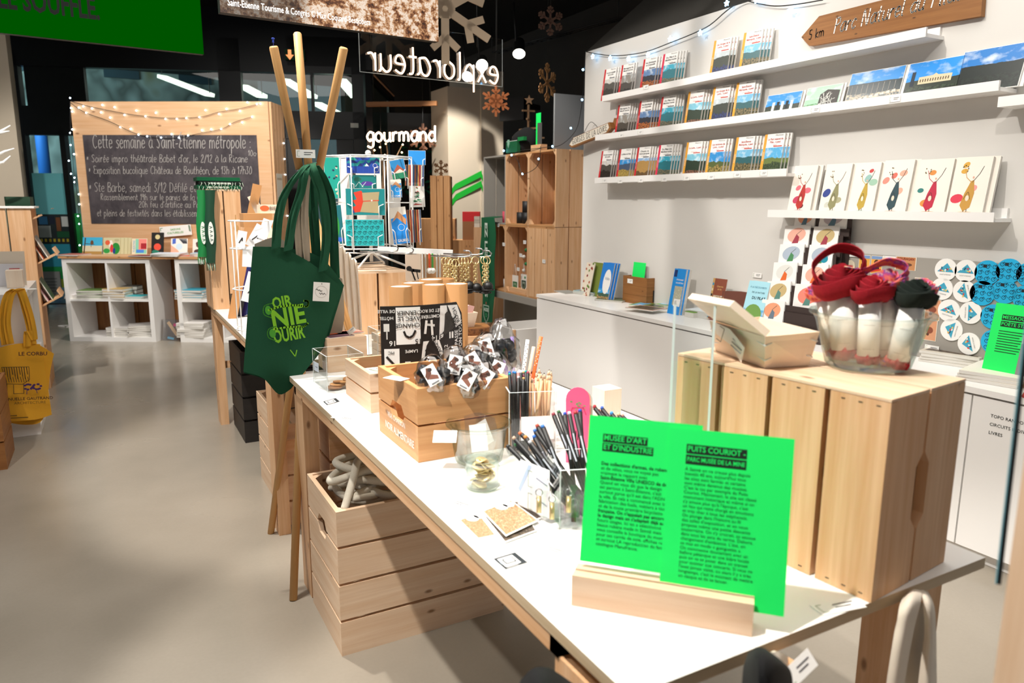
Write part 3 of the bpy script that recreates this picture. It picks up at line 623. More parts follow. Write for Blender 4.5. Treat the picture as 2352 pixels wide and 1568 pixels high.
body1 = ["Des collections d'armes, de rubans", 'et de vélos, vous ne voyez pas', 'vraiment le rapport avec', 'Saint-Étienne Ville UNESCO de design ?', 'Quand on vous dit que le design', "est partout à Saint-Étienne, c'est", "surtout parce qu'il est dans l'ADN de", 'la ville. Et cela a commencé avec la', 'fabrication des fusils, métiers à tisser', 'et de la toute première bicyclette', "française. On n'appelait pas encore ça", "le design mais on s'adaptait déjà aux", 'futurs usages. Ici on a sélectionné de', 'beaux rubans made in Sainté mais on', 'vous conseille la boutique du musée', 'pour ses carrés de soie, affiches retro', 'et surtout LA reproduction du fameux', 'catalogue Manufrance.']
body2 = ['À Sainté on ne creuse plus depuis', "bientôt 40 ans, aujourd'hui tous", 'les sites sont fermés et certains', 'sont même devenus des musées.', "C'est le cas par exemple du Puits", 'Couriot. Maintenant, le site est classé', 'monument historique et même si on', "s'y amuse plus qu'à l'époque, c'est", 'un lieu qui reste chargé en émotions', 'et très cher à tous les stéphanois.', "On plonge dans l'histoire au fil", "des salles d'exposition, et on nous", 'propose même une petite descente', "souterraine. On s'y croirait, ça secoue", 'dans tous les sens du terme. Dehors,', "changement d'ambiance. L'été, on", 'se met en mode « guinguette ».', 'On commence doucement avec un', 'before pétanque et une bière locale', 'puis on va se poser dans un transat', 'pour assister aux concerts. Si vous ne', "l'avez jamais visité, ou alors il y a très", "longtemps, c'est le moment de mettre", 'un casque et de se lancer.']
sheet('bright green sheet headed MUSÉE D’ART, left and rear one in the pine block', [(1357, 952), (1617, 978), (1590, 1322), (1329, 1292)], 0, 'green_card', [("MUSÉE D'ART", .052, .4), ("ET D'INDUSTRIE", .052, .455)], body1, (0, 3, 10, 11), .145, .135, .32, .5, .0255)
sheet('bright green sheet headed PUITS COURIOT, right and front one overhanging the block', [(1540, 979), (1826, 1010), (1800, 1415), (1511, 1370)], .0016, 'green_card', [('PUITS COURIOT -', .046, .49), ('PARC MUSÉE DE LA MINE', .036, .49)], body2, (), .115, .15, .235, .5, .0215)
# ---- tall crate standing on end at the right end of the table
rz = R(6.6); Mc = T(.913, .596, TT+EPS) @ RZ(rz); cw, cl, ch_ = .216, .382, .296
t = thing('wooden_crate', 'pine slat crate standing on end, holding the bowl of fabric rolls', 'crate', M=Mc)
n = 4; gap = .009; sw = (cl-gap*(n-1))/n
for k in range(n):
    for xx in (0, cw-.016):
        b = MB().box((xx, k*(sw+gap), 0), (xx+.016, k*(sw+gap)+sw, ch_-.001), 'pine', grain=2)
        for j in range(3):
            for z0 in (.008, ch_-.009): b.box((xx-.0006, k*(sw+gap)+.014+j*.026, z0), (xx+.001, k*(sw+gap)+.02+j*.026, z0+.0012), 'dark_metal')
        b.build('side_slat', t)
for yy in (0, cl-.016):
    hw = (cw-.032-.006)/2
    for k in range(2):
        x0 = .016+k*(hw+.006); xe = x0+hw; b = MB()
        # inner edge of each end board is cut for the hand hole
        ins = (x0 if k else xe); sg = 1 if k else -1; pts = [(ins, 0), (ins, .085), (ins+sg*.016, .105), (ins+sg*.016, .185), (ins, .205), (ins, ch_)]; oth = xe if k else x0
        o1 = random.random()*9
        for (xa, za), (xb, zb_) in zip(pts, pts[1:]):
            for y2, rv in ((yy, 0), (yy+.016, 1)):
                f = [(oth, y2, za), (xa, y2, za), (xb, y2, zb_), (oth, y2, zb_)]; b.face(f[::-1] if rv else f, 'pine', [(p_[2]+o1, p_[0]) for p_ in (f[::-1] if rv else f)])
            b.face([(xa, yy, za), (xa, yy+.016, za), (xb, yy+.016, zb_), (xb, yy, zb_)], 'pine', [(za, 0), (za, .01), (zb_, .01), (zb_, 0)])
        b.face([(oth, yy, 0), (oth, yy+.016, 0), (oth, yy+.016, ch_), (oth, yy, ch_)], 'pine', [(0, 0), (0, .02), (ch_, .02), (ch_, 0)])
        b.face([(x0, yy, ch_), (xe, yy, ch_), (xe, yy+.016, ch_), (x0, yy+.016, ch_)], 'pine'); b.build('end_board', t)
for k in range(2):
    x0 = k*(cw/2+.002); MB().box((x0, 0, ch_), (x0+cw/2-.002, cl, ch_+.004), 'pine_light').build('top_board', t, .001)
CT = TT+EPS+ch_+.0045
# glass bowl with fabric rolls
bc = Z(1990, 842, CT); bc = V((bc.x, bc.y, CT)); rr = 134*dep(bc)/FPX*.98; rb = rr*.69
hb = .088
def bowl(name, lab, c, r0, r1, h, lip=.006, group=None):
    t = thing(name, lab, 'bowl', c, 0, group)
    MB().lathe([(.001, .002), (r0-.006, .002), (r0, .006), (r0+(r1-r0)*.35, h*.4), (r1-.004, h-.012), (r1, h-.005), (r1+lip, h-.002), (r1+lip+.001, h+.001), (r1+lip, h+.003), (r1-.002, h+.002), (r1-.007, h-.006), (r0+(r1-r0)*.3, h*.4), (r0-.006, .009), (.001, .007)], 'glass', None, 40).build('glass_body', t)
    return t
bowl('glass_bowl', 'clear glass bowl full of rolled fabrics on top of the pine crate', bc, rb, rr-.006, hb)
rolls = [((1930, 668), (1940, 800), 'red_cloth', 'red ribbon rolled in paper, largest rosette at the left of the bowl', 1.25), ((1998, 722), (1993, 815), 'red_cloth', 'red ribbon rolled in paper, lower rosette in the middle of the bowl', .98), ((2036, 665), (2035, 820), 'floral', 'pink floral ribbon roll with a tall loop, right of the middle', 1.12), ((2084, 742), (2062, 830), 'darkgreen_cloth', 'dark green ribbon rolled in paper at the right of the bowl', 1.0), ((1974, 700), (1975, 800), '#b9bdb2', 'pale grey-green ribbon roll behind the red rosettes', .8), ((1897, 706), (1915, 800), 'floral', 'orange floral ribbon roll at the far left of the bowl', .8), ((2102, 708), (2075, 800), 'floral', 'pink floral ribbon roll at the right rear of the bowl', .75)]
for i, (pt, pb, cl_, lab, sz) in enumerate(rolls):
    off = (-.012, -.035, -.004, -.03, .03, .02, .03)[i]
    base = V((bc.x, bc.y, CT)) + V((CF.x, CF.y, 0)).normalized()*off; top = PV(pt[0], pt[1], base); bot = PV(pb[0], pb[1], base); bot.z = max(bot.z, CT+.022)
    ax = (top-bot).normalized(); top = bot+ax*max(.085, (top-bot).length*.86)
    t = thing('ribbon_roll', lab, 'ribbon roll', bot, 0, 'ribbon rolls in the glass bowl')
    r0 = .0165*sz
    MB().tube([bot, top], [r0, r0*1.02], 'white_paper', 16).build('paper_sleeve', t, world=True)
    Mr = frame(bot, ax.cross(V((0, 1, 0))), ax); b = MB()
    fx = (CO-bot).normalized(); fx = (fx-ax*fx.dot(ax)).normalized(); sx = ax.cross(fx)
    Mt = frame(bot+fx*(r0+.0006), sx, ax); b.line(Mt, [(-.008, .05), (.008, .05)], .0006, '#8a8478'); b.line(Mt, [(-.008, .012), (.008, .012)], .0006, '#8a8478'); b.build('print', t, world=True)
    b = MB(); c_ = top+ax*.012*sz; e1, e2 = sx, fx
    for k in range(5):       # nested folded loops of the rosette
        rk = (.030-.005*k)*sz; pts = []
        for j in range(14):
            a = 2*pi*j/14+k*.9; wv = 1+.12*sin(3*a+k+i)
            pts.append(c_+(e1*cos(a)+e2*sin(a))*rk*wv+ax*(.004*sin(2*a+k)+.0036*k)*sz)
        pts = cat(pts, 3, True); hw_ = .011*sz
        b.grid([[p-ax*hw_*1.1+(c_-p)*.3, p-ax*hw_*.2, p+ax*hw_+(p-c_)*.06] for p in pts+[pts[0]]], cl_)
    b.ball(c_-ax*.004*sz, .016*sz, cl_, 2)
    if sz > 1.2:
        ribbon(b, [c_+e1*.02*sz, c_+e1*.03*sz+ax*.035*sz, c_-e1*.0+ax*.05*sz-fx*.01, c_-e1*.03*sz+ax*.03*sz, c_-e1*.02*sz], fx+ax*.9, .018*sz, cl_, 6)
    elif i in (2,): ribbon(b, [c_+e1*.0, c_+e1*.03+ax*.03, c_+ax*.045, c_-e1*.035+ax*.03, c_-e1*.06+ax*.035], fx+ax*.9, .02, cl_, 6)
    b.build('ribbon', t, solid=.0012, world=True)
    b = MB()
    for k in range(4): b.ball(bot-ax*.004+(e1*cos(k*1.6)+e2*sin(k*1.6))*.009*sz, .010*sz, 'red_cloth' if cl_ not in ('floral',) else 'floral', 2, lambda c: 1+.25*sin(9*c.x+7*c.y))
    b.build('ribbon_end', t, world=True)
# thin wood basket with its lid
h0 = .058
Bn = Z(1756, 846, CT); Br = Z(1858, 840, CT); Bl = Z(1643, 805, CT); Bb = Br+Bl-Bn
Tn = Z(1757.5, 773, CT+h0); Tr = Z(1883, 761.6, CT+h0); Tl = Z(1630, 736, CT+h0); Tb = Tr+Tl-Tn
for q in (Bn, Br, Bl, Bb): q.z = CT+.0005
t = thing('wood_veneer_basket', 'pale veneer berry basket with slanted sides on the pine crate', 'basket', (Bn+Bb)/2)
b = MB(); bo = [Bn, Br, Bb, Bl]; to = [Tn, Tr, Tb, Tl]; ctr = (Bn+Bb)/2
for i in range(4):
    j = (i+1) % 4; iw = [p+(ctr-p)*V((1, 1, 0)).length*0+((V((ctr.x, ctr.y, p.z))-p).normalized()*.003) for p in (bo[i], bo[j], to[j], to[i])]
    o = [bo[i], bo[j], to[j], to[i]]; L = (bo[j]-bo[i]).length; uv = [(0, 0), (L, 0), (L, h0), (0, h0)]
    b.face(o, 'birch', uv); b.face(iw[::-1], 'birch', uv[::-1]); b.face([to[i], to[j], iw[2], iw[3]], 'birch')
b.face([bo[0], bo[3], bo[2], bo[1]], 'birch'); b.build('basket_body', t, world=True)
for i in range(4):
    for f in (.25, .72):
        c = bo[i].lerp(to[i], f); out = (V((c.x-ctr.x, c.y-ctr.y, 0))).normalized()*.0012
        b = MB()
        for j in ((i+1) % 4, (i-1) % 4): e = bo[j].lerp(to[j], f); b.tube([c+out, c+(e-c)*.13+out+V((0, 0, .004))], .0011, 'white_metal', 6)
        b.build('staple', t, world=True)
L0, L1 = Tl+(Tn-Tl)*.1+(Tb-Tl)*.08, Tn+(Tb-Tl)*.05
e0, e1 = PV(1584.5, 679, L0-V((CR.x, CR.y, 0))*.03), PV(1681, 697, L1-V((CR.x, CR.y, 0))*.03)
lx = (L1-L0).normalized(); ly = ((e0-L0)+(e1-L1)*1.0)/2; ly = ly-lx*ly.dot(lx)*.3; w_ = ly.length
t = thing('basket_lid', 'pale veneer lid leaning out over the open berry basket', 'lid', L0)
b = MB(); nz = lx.cross(ly).normalized()*.006
q = [L0+V((0, 0, .004)), L1+V((0, 0, .004)), L1+(e1-L1), e0]; 
b.face([p+nz for p in q], 'birch', [(0, 0), (.15, 0), (.15, .08), (0, .08)]); b.face([p-nz for p in q][::-1], 'birch', [(0, 0), (.15, 0), (.15, .08), (0, .08)])
for i in range(4): b.face([q[i]-nz, q[(i+1) % 4]-nz, q[(i+1) % 4]+nz, q[i]+nz], 'birch')
b.build('lid_panel', t, .0015, world=True)
k0 = Bl.lerp(Tl, .55); k1 = Bn.lerp(Tn, .55); pts = []
fo = -V((1, .1, 0))*.003
def on(u, v): return (Bl+(Bn-Bl)*u)+((Tl+(Tn-Tl)*u)-(Bl+(Bn-Bl)*u))*v+fo
b = MB().grid([[on(.12, 1.02), on(.45, .95)+fo*1.5, on(.74, .55)+fo*3.5], [on(.12, .62), on(.45, .42)+fo*1.5, on(.66, -.02)+fo*3.5]], 'white_paper')
Mp = frame(on(.45, .6)+fo*2.8, on(.74, .3)-on(.12, .8), V((0, 0, 1))); b.line(Mp, [(-.03, .012), (-.018, .012), (-.018, -.012), (-.03, -.012)], .001, '#6a6a60', .0015)
for k in range(3): b.line(Mp, [(.008, .008-.006*k), (.034, .006-.006*k)], .0016, '#8a8a90', .002)
tag(b.build('price_label', solid=.0005), 'folded white price label on the veneer basket', 'price label')
# clear acrylic leaflet holder left of the basket
a0 = V((.825, .90, TT+EPS)); p_ = PV(1545, 745, a0); q_ = PV(1662, 1010, a0)
t = thing('acrylic_stand', 'clear acrylic leaflet stand at the far left of the pine crate', 'leaflet stand', a0)
xa, xb = PV(1543, 800, a0), PV(1640, 800, a0); top_ = PV(1550, 700, a0).z; ex = (xb-xa); ex.z = 0; Lx = ex.length; ex.normalize(); ey = V((-ex.y, ex.x, 0)); o_ = V((xa.x, xa.y, TT+EPS)); Ma = frame(o_, ex, ey)
b = MB()
b.box((0, 0, 0), (Lx, .003, top_-TT), 'acrylic', Ma).box((0, .05, 0), (Lx, .053, top_-TT), 'acrylic', Ma).box((0, 0, 0), (.003, .053, top_-TT), 'acrylic', Ma).box((Lx-.003, 0, 0), (Lx, .053, top_-TT-.03), 'acrylic', Ma).box((0, 0, 0), (Lx, .053, .003), 'acrylic', Ma)
b.build('clear_box', t, world=True)
b = MB()
for xx in (0, Lx-.004): b.box((xx, -.0006, 0), (xx+.004, -.0001, top_-TT), 'acrylic_edge', Ma)
b.build('edge', t, world=True)
# label lying by the crate
a = Z(1925, 1393, TT); price('white price label lying at the foot of the tall pine crate', a+V((0, 0, .0012)), (Z(1985, 1380, TT)-Z(1880, 1400, TT)), (Z(1935, 1372, TT)-Z(1915, 1412, TT)), .075, .028)
# ---- printed marks on the table: framed labels
for lab, px in (('square black-framed label stuck on the tabletop near the green sheets', [(1133, 1283), (1161, 1307), (1213, 1292), (1183, 1268)]), ('small black-framed label on the tabletop near the acrylic cube', [(742, 922), (751, 930), (783, 923), (771, 914)])):
    q = [Z(x, y, TT+.0008) for x, y in px]; o = q[0]; ex = q[3]-q[0]; ey = q[1]-q[0]; W, H = ex.length, ey.length
    M = Matrix(((ex.x/W, ey.x/H, 0, o.x), (ex.y/W, ey.y/H, 0, o.y), (0, 0, 1, o.z), (0, 0, 0, 1))); b = MB()
    def rc(x0, y0, x1, y1, m, z): b.face([M @ V((x0*W, y0*H, z)), M @ V((x0*W, y1*H, z)), M @ V((x1*W, y1*H, z)), M @ V((x1*W, y0*H, z))], m)
    b.box((0, 0, -.0006), (W, H, 0), 'white_paper', M)
    rc(0, 0, 1, 1, '#1d262c', .0002); rc(.1, .13, .78, .87, 'white_paper', .0004)
    rc(.22, .26, .7, .7, '#1d262c', .0006); rc(.28, .33, .64, .63, 'white_paper', .0008); rc(.07, .4, .2, .62, '#b8c4cc', .0006); rc(.1, .93, .6, .96, 'white_paper', .0006)
    tag(b.build('framed_label'), lab, 'label')
for lab, px, an in (('blank white label lying on the table left of the charcoal crate', (905, 990), .5), ('printed white slip lying on the table before the glass jar', (1050, 1155), .2), ('printed white slip on the table beside the pen box corner', (1262, 1260), .3), ('printed white slip lying in front of the small booklet crate', (790, 960), .4)):
    p = Z(px[0], px[1], TT+.0014); price(lab, p, (cos(an)*.5, -cos(an), 0), (1, .45, 0), .07, .03)
# ---- charcoal crate with bags of black sweets
tc = crate('charcoal_crate', 'two-board pine crate lettered NOIR ALIMENTAIRE full of black sweets', 'crate', .556, 1.44, TT+EPS, .232, .262, .166, 2, 'pine_warm', .013, handle=(2, 3), gap=.005, inner='pine')
M = frame((.556-.0005, 1.565, TT+.045), (0, -1, 0), (0, 0, 1)); b = MB(); b.text(M, 'VRAI CHARBON', -.012, .017, .018, '#efe6d8', .0004, width=.12, bold=.02).text(M, 'NOIR ALIMENTAIRE', .006, -.012, .024, '#f4ecdf', .0004, width=.19, bold=.02); b.build('lettering', tc, world=True)
price('blank white label lying on the rear left corner of the charcoal crate', Z(910, 868, TT+.169), (.5, -1, 0), (1, .4, 0), .055, .03, lines=0)
bags = [((992, 862), .035, 'nearest left corner'), ((1072, 872), .034, 'front middle'), ((1112, 868), .031, 'front right'), ((1044, 838), .034, 'left rear'), ((1090, 832), .036, 'centre'), ((1118, 800), .034, 'rear middle'), ((1152, 812), .042, 'tall upright, right rear'), ((1140, 850), .034, 'right side')]
poss = [(.60, 1.47), (.665, 1.47), (.735, 1.475), (.62, 1.545), (.69, 1.54), (.68, 1.62), (.75, 1.615), (.752, 1.545)]
for i, ((px, py), r, lab) in enumerate(bags):
    x, y = poss[i]; p0 = V((x, y, 0)); q = PV(px, py, p0); c = V((q.x, q.y, max(q.z-.006, TT+.12))); ph = i*1.7
    t = thing('sweets_bag', f'clear bag of black sweets with a brown-printed tag, {lab} of the crate' if i != 6 else 'tall upright untagged clear bag of black sweets at the right rear of the crate', 'sweets bag', c)
    b = MB(); rnd = random.Random(i)
    for k in range(13):
        a = rnd.random()*6.28; rad = rnd.random()**.5*r*.8; b.ball(c+V((cos(a)*rad, sin(a)*rad, rnd.uniform(-.7, .55 if i != 6 else 1.0)*r)), r*rnd.uniform(.24, .38), 'candy', 2, lambda v: 1+.18*sin(11*v.x+ph)+.16*sin(9*v.z+5*v.y))
    b.build('black_sweets', t, world=True)
    s2 = 1.0 if i != 6 else 1.5
    MB().ball(c, r*1.12, 'film', 3, lambda v: 1+.09*sin(7*v.x+ph)*sin(6*v.y)+.08*sin(9*v.z+ph)+max(0, v.z)**4*.35, (1, 1, s2)).build('plastic_film', t, world=True)
    if i != 6:
        f = (CO-c).normalized(); f = (f+V((0, 0, .12))).normalized(); tw = (.5, -.5, -.6, -.2, .55, .3, 0, -.4)[i]; sx = V((0, 0, 1)).cross(f).normalized(); sy = f.cross(sx); a_, b_ = sx*cos(tw)+sy*sin(tw), -sx*sin(tw)+sy*cos(tw)
        M = frame(c+f*(r*1.16), a_, b_); b = MB().slab(M, -.015, .015, -.02, .024, .0006, 'white_paper')
        b.poly(M, [(-.012, -.004), (.002, .006), (.004, .018), (-.004, .021), (-.008, .012), (-.013, .006)], '#6a3f30'); b.poly(M, [(-.01, -.003), (.011, -.012), (.012, -.004), (0, .004)], '#845444'); b.ell(M, .002, .014, .005, .004, '#3a2620', .0009)
        b.line(M, [(-.008, -.016), (.008, -.016)], .003, '#77777a', .0008); b.build('tag', t, world=True)
# ---- booklet crate
crate('booklet_crate', 'small pale two-board pine crate holding bright green booklets', 'crate', .585, 1.862, TT+EPS, .2, .235, .108, 2, 'pine_light', .011, gap=.006)
for i in range(4):
    z = TT+.066+i*.006; an = (.2, -.15, .1, .0)[i]; M = T(.64, 1.96, z) @ RZ(an); b = MB().box((-.042, -.05, 0), (.05, .06, .0045), 'pages', M).box((-.043, -.051, .0045), (.051, .061, .0055), '#0fd04c', M)
    if i == 3:
        b.box((-.02, -.051, .0055), (.051, .061, .0058), '#e8ece0', M); b.text(M @ T(0, 0, .0055), 'CASSE-PATTES', -.033, .005, .012, '#0b2a14', .0004, rot=pi/2, bold=.02)
        rnd = random.Random(3)
        for k in range(16): b.line(M, [(rnd.uniform(-.015, .045), rnd.uniform(-.045, .055)) for _ in range(3)], .0012, '#28443a' if k % 2 else '#2fae5a', .0061)
    tag(b.build('booklet'), ['lowest green booklet in the small pale crate', 'second green booklet from the bottom in the small pale crate', 'third green booklet from the bottom in the small crate', 'top green and white patterned booklet in the small pale crate'][i], 'booklet', 'green booklets in the small crate')
# ---- acrylic cube with wooden discs
n0 = Z(752.5, 901, TT); l0 = Z(717, 880, TT); r0_ = Z(792, 896, TT); ex = (r0_-n0).normalized(); ey = (l0-n0).normalized()
def acryl_box(name, lab, o, ex, w, ey, d, h, cat_='acrylic box', th=.003):
    M = frame(o, ex, ey) if ex.cross(ey).z > 0 else frame(o+ey*d, ex, -ey)
    t = thing(name, lab, cat_, o); b = MB()
    for a, c in (((0, 0, 0), (w, d, th)), ((0, 0, th), (th, d, h)), ((w-th, 0, th), (w, d, h)), ((th, 0, th), (w-th, th, h)), ((th, d-th, th), (w-th, d, h))): b.box(a, c, 'acrylic', M)
    b.build('clear_walls', t, world=True)
    b = MB(); e = .0004
    for a, c in (((0, 0, h), (w, th, h+e)), ((0, d-th, h), (w, d, h+e)), ((0, th, h), (th, d-th, h+e)), ((w-th, th, h), (w, d-th, h+e))): b.box(a, c, 'acrylic_edge', M)
    for x, y in ((0, 0), (w, 0), (0, d), (w, d)): b.box((x-.0006 if not x else x-.001, y-.0006 if not y else y-.001, 0), (x+.001 if not x else x+.0006, y+.001 if not y else y+.0006, h), 'acrylic_edge', M)
    b.build('edge', t, world=True); return t, M
hA = PV(746, 820, n0).z-TT
t, M = acryl_box('acrylic_cube', 'open clear acrylic cube with wooden discs at the far left table corner', n0+V((0, 0, EPS)), ex, .115, ey, (l0-n0).length*1.1, hA)
q = Z(727, 842, TT+.05); b = MB(); Ml = frame(PV(726, 842, (n0+l0)/2+V((-.004, 0, .05))), n0-l0, (0, 0, 1)); b.slab(Ml, -.022, .022, -.014, .014, .0005, '#dfe8f2'); b.line(Ml, [(-.014, .009), (-.018, .009), (-.018, -.009), (-.014, -.009)], .001, '#557755'); b.line(Ml, [(-.004, 0), (.014, 0)], .002, '#66667a'); b.build('price_label', t, world=True)
for i in range(5):
    an = i*1.3; c = M @ V((.03+.014*i, .03+.006*(i % 3)*2, .0034+.0046*i)); Md = T(*c) @ RZ(an) @ RX(.12*(i > 1)); b = MB().prism([(.024*cos(a), .024*sin(a)*(1 if abs(a-3.1) > .3 else .8)) for a in (2*pi*k/18 for k in range(18))], 0, .004, 'card_brown' if i % 2 else 'sign_wood', Md)
    tag(b.build('wooden_disc'), ['lowest wooden disc in the acrylic cube', 'second lowest wooden disc in the acrylic cube', 'middle wooden disc in the acrylic cube', 'fourth wooden disc from the bottom in the acrylic cube', 'topmost wooden disc in the acrylic cube'][i], 'disc', 'wooden discs in the acrylic cube')
# ---- pine box carrying orange and purple cards
nb_ = Z(760, 868, TT); hB = PV(760, 797, nb_).z-TT; rB = PV(843, 785, nb_+V((.12, .02, 0)))
tb = wood_box('pine_box', 'pale pine box with orange and purple cards on it, behind the acrylic cube', 'box', T(nb_.x+.012, nb_.y+.075, TT+EPS), .135, .13, hB+.012, 'pine_light')
for i, (m, dx_, dy_, an, lab) in enumerate((('#5b3a46', .05, .04, .2, 'purple card on the pale pine box'), ('#e2571e', .055, .085, -.1, 'bright orange card on the pale pine box'), ('#d98a78', .1, .09, .1, 'pink and orange card at the right on the pale pine box'))):
    M = T(nb_.x+.012+dx_, nb_.y+.075+dy_, TT+EPS+hB+.0125) @ RZ(an); b = MB().box((-.045, -.03, 0), (.045, .03, .0024), 'white_paper', M); b.box((-.0445, -.0295, .0024), (.0445, .0295, .0028), m, M)
    tag(b.build('card'), lab, 'card')
M = frame((nb_.x+.1, nb_.y+.09, TT+hB+.032), (1, -.6, .9), (-.3, .2, .7)); price('small white folded tag standing on the orange cards', M.translation, (1, -.6, .9), (-.3, .2, .7), .03, .016, lines=1)
# ---- tall acrylic holder with little slatted crates in it
a0 = Z(850, 850, TT); a0 = V((.70, 2.14, TT+EPS)); t, M = acryl_box('acrylic_holder', 'tall clear acrylic holder with tiny slatted crates behind the game sheet', a0, V((1, 0, 0)), .15, V((0, 1, 0)), .09, .175)
for k in range(3):
    crate('tiny_crate', ['lowest tiny slatted crate in the tall acrylic holder', 'middle tiny slatted crate in the tall acrylic holder', 'top tiny slatted crate in the tall acrylic holder'][k], 'crate', .708, 2.146, TT+.004+k*.052, .11, .075, .05, 2, 'birch', .004, group='tiny crates in the acrylic holder', gap=.006)
# ---- black and white game sheet standing behind the charcoal crate
gy = 1.80; gl, gr = YP(874, 760, gy), YP(1062, 760, gy); gt = YP(880, 703, gy).z; gb = TT+.045; W = gr.x-gl.x; H = gt-gb
t = thing('game_sheet', 'stiff black and white printed board-game sheet standing behind the charcoal crate', 'game sheet', ((gl.x+gr.x)/2, gy, TT))
def gp(u, v, off=0): return V((gl.x+W*u, gy-.025*sin(pi*u)-off, gb+H*v))
rows = []
for i in range(9):
    v = 1-i/8; rows.append([gp(u*(1 if v < .8 else 1-.09*((v-.8)/.2)**2*(u > .5)*((u-.5)*2)), v) for u in [k/16 for k in range(17)]])
MB().grid(rows, '#17130f').build('backing', t, solid=.002, world=True)
b = MB()
def gpoly(pts, m, off=.002): b.face([gp(u, v, off) for u, v in pts], m)
def cell(u0, v0, u1, v1, m):
    n = 5
    for k in range(n): gpoly([(u0+(u1-u0)*k/n, v0), (u0+(u1-u0)*(k+1)/n, v0), (u0+(u1-u0)*(k+1)/n, v1), (u0+(u1-u0)*k/n, v1)], m)
wht = '#e9eae6'
cell(.16, .6, .43, .985, wht); cell(.03, .2, .19, .56, wht); cell(.72, .16, .98, .5, wht)
gpoly([(.68, .98), (.92, .97), (.97, .85), (.97, .76), (.66, .62)], wht); gpoly([(.46, .62), (.66, .62), (.7, .52), (.71, .47), (.42, .2), (.4, .21)], wht)
def gtext(s, u, v, size, m, rot=pi, width=None):
    o = gp(u, v, .0035); tx = gp(u+.01, v, .0035)-gp(u-.01, v, .0035); M = frame(o, tx, (0, 0, 1)); b.text(M, s, 0, 0, size, m, .0005, rot=rot, bold=.01)
for s, u, v in (('DERNIER', .3, .93), ('AVEC LE', .3, .87), ('ÉCHANGE', .3, .8)): gtext(s, u, v, .016, '#17130f')
for s, u, v, m in (('15', .4, .63, '#17130f'), ('16', .12, .62, wht), ('14', .6, .65, wht), ('13', .7, .66, '#17130f'), ('35', .15, .25, '#17130f'), ('34', .36, .24, wht), ('33', .46, .24, '#17130f'), ('PIC', .1, .52, '#17130f'), ('LAMPE', .32, .53, wht), ('DE VILLE', .06, .95, wht), ('HÔTEL', .06, .88, wht), ('CRÊT DE ROCH', .55, .94, wht), ('CIMETIÈRE', .55, .88, wht)):
    gtext(s, u, v, .019 if s.isdigit() else .0115, m)
for s, u, v, m, rt in (('12', .75, .53, wht, pi/2), ('PASSE', .9, .62, wht, pi/2), ('TON TOUR', .96, .64, wht, pi/2), ('PASSE', .63, .19, wht, pi/2), ('TON TOUR', .69, .2, wht, pi/2), ('32', .47, .09, wht, pi/2), ('LE KIOSQUE', .95, .34, '#17130f', pi/2), ('CASQUE', .63, .55, '#17130f', 2.2), ('CRÊT', .88, .78, '#17130f', 1.9), ('DE ROCH', .92, .82, '#17130f', 2.0)): gtext(s, u, v, .016, m, rt)
def gline(pts, w_, m):
    for (u0, v0), (u1, v1) in zip(pts, pts[1:]):
        d = V((u1-u0, v1-v0)); d.normalize(); n_ = V((-d.y, d.x))*w_; gpoly([(u0-n_.x, v0-n_.y), (u1-n_.x, v1-n_.y), (u1+n_.x, v1+n_.y), (u0+n_.x, v0+n_.y)], m, .004)
gline([(.24, .74), (.26, .69), (.3, .67), (.34, .69), (.37, .745)], .012, '#17130f'); gline([(.05, .48), (.16, .36)], .012, '#17130f'); gline([(.16, .38), (.05, .24)], .009, '#17130f')
gpoly([(.47, .42), (.5, .53), (.66, .42), (.64, .34), (.54, .31)], '#1c1814', .004); gline([(.48, .53), (.68, .4)], .012, '#1c1814'); cell(.25, .3, .31, .42, '#d8d8d2'); cell(.8, .62, .86, .69, wht); cell(.82, .62, .835, .69, '#17130f')
rnd = random.Random(5)
for cu, cv in ((.1, .06), (.22, .08), (.35, .06)):
    for k in range(12): a = 2*pi*k/12; gline([(cu+.012*cos(a), cv+.012*sin(a)), (cu+.05*cos(a), cv+.05*sin(a))], .0025, wht)
for k in range(9): gline([(.72+.02*k, .66+.01*k), (.76+.017*k, .93-.015*k)], .002, '#6a665e')
gline([(.7, .68), (.78, .75), (.84, .8), (.9, .86)], .008, '#17130f'); gline([(.5, .84), (.48, .7)], .014, '#e0e0da'); gline([(.56, .84), (.57, .68)], .014, '#e0e0da'); gline([(.48, .8), (.6, .78)], .012, '#d0d0ca'); cell(.03, .74, .09, .82, '#d8d8d2'); gline([(.06, .74), (.06, .66)], .006, '#d8d8d2')
for k in range(7): gline([(.79+.02*k, .24), (.79+.02*k, .42)], .003, '#3a362e')
gline([(.76, .33), (.8, .42), (.92, .42), (.94, .33), (.92, .24), (.8, .24), (.76, .33)], .005, '#3a362e')
b.build('print', t, world=True)
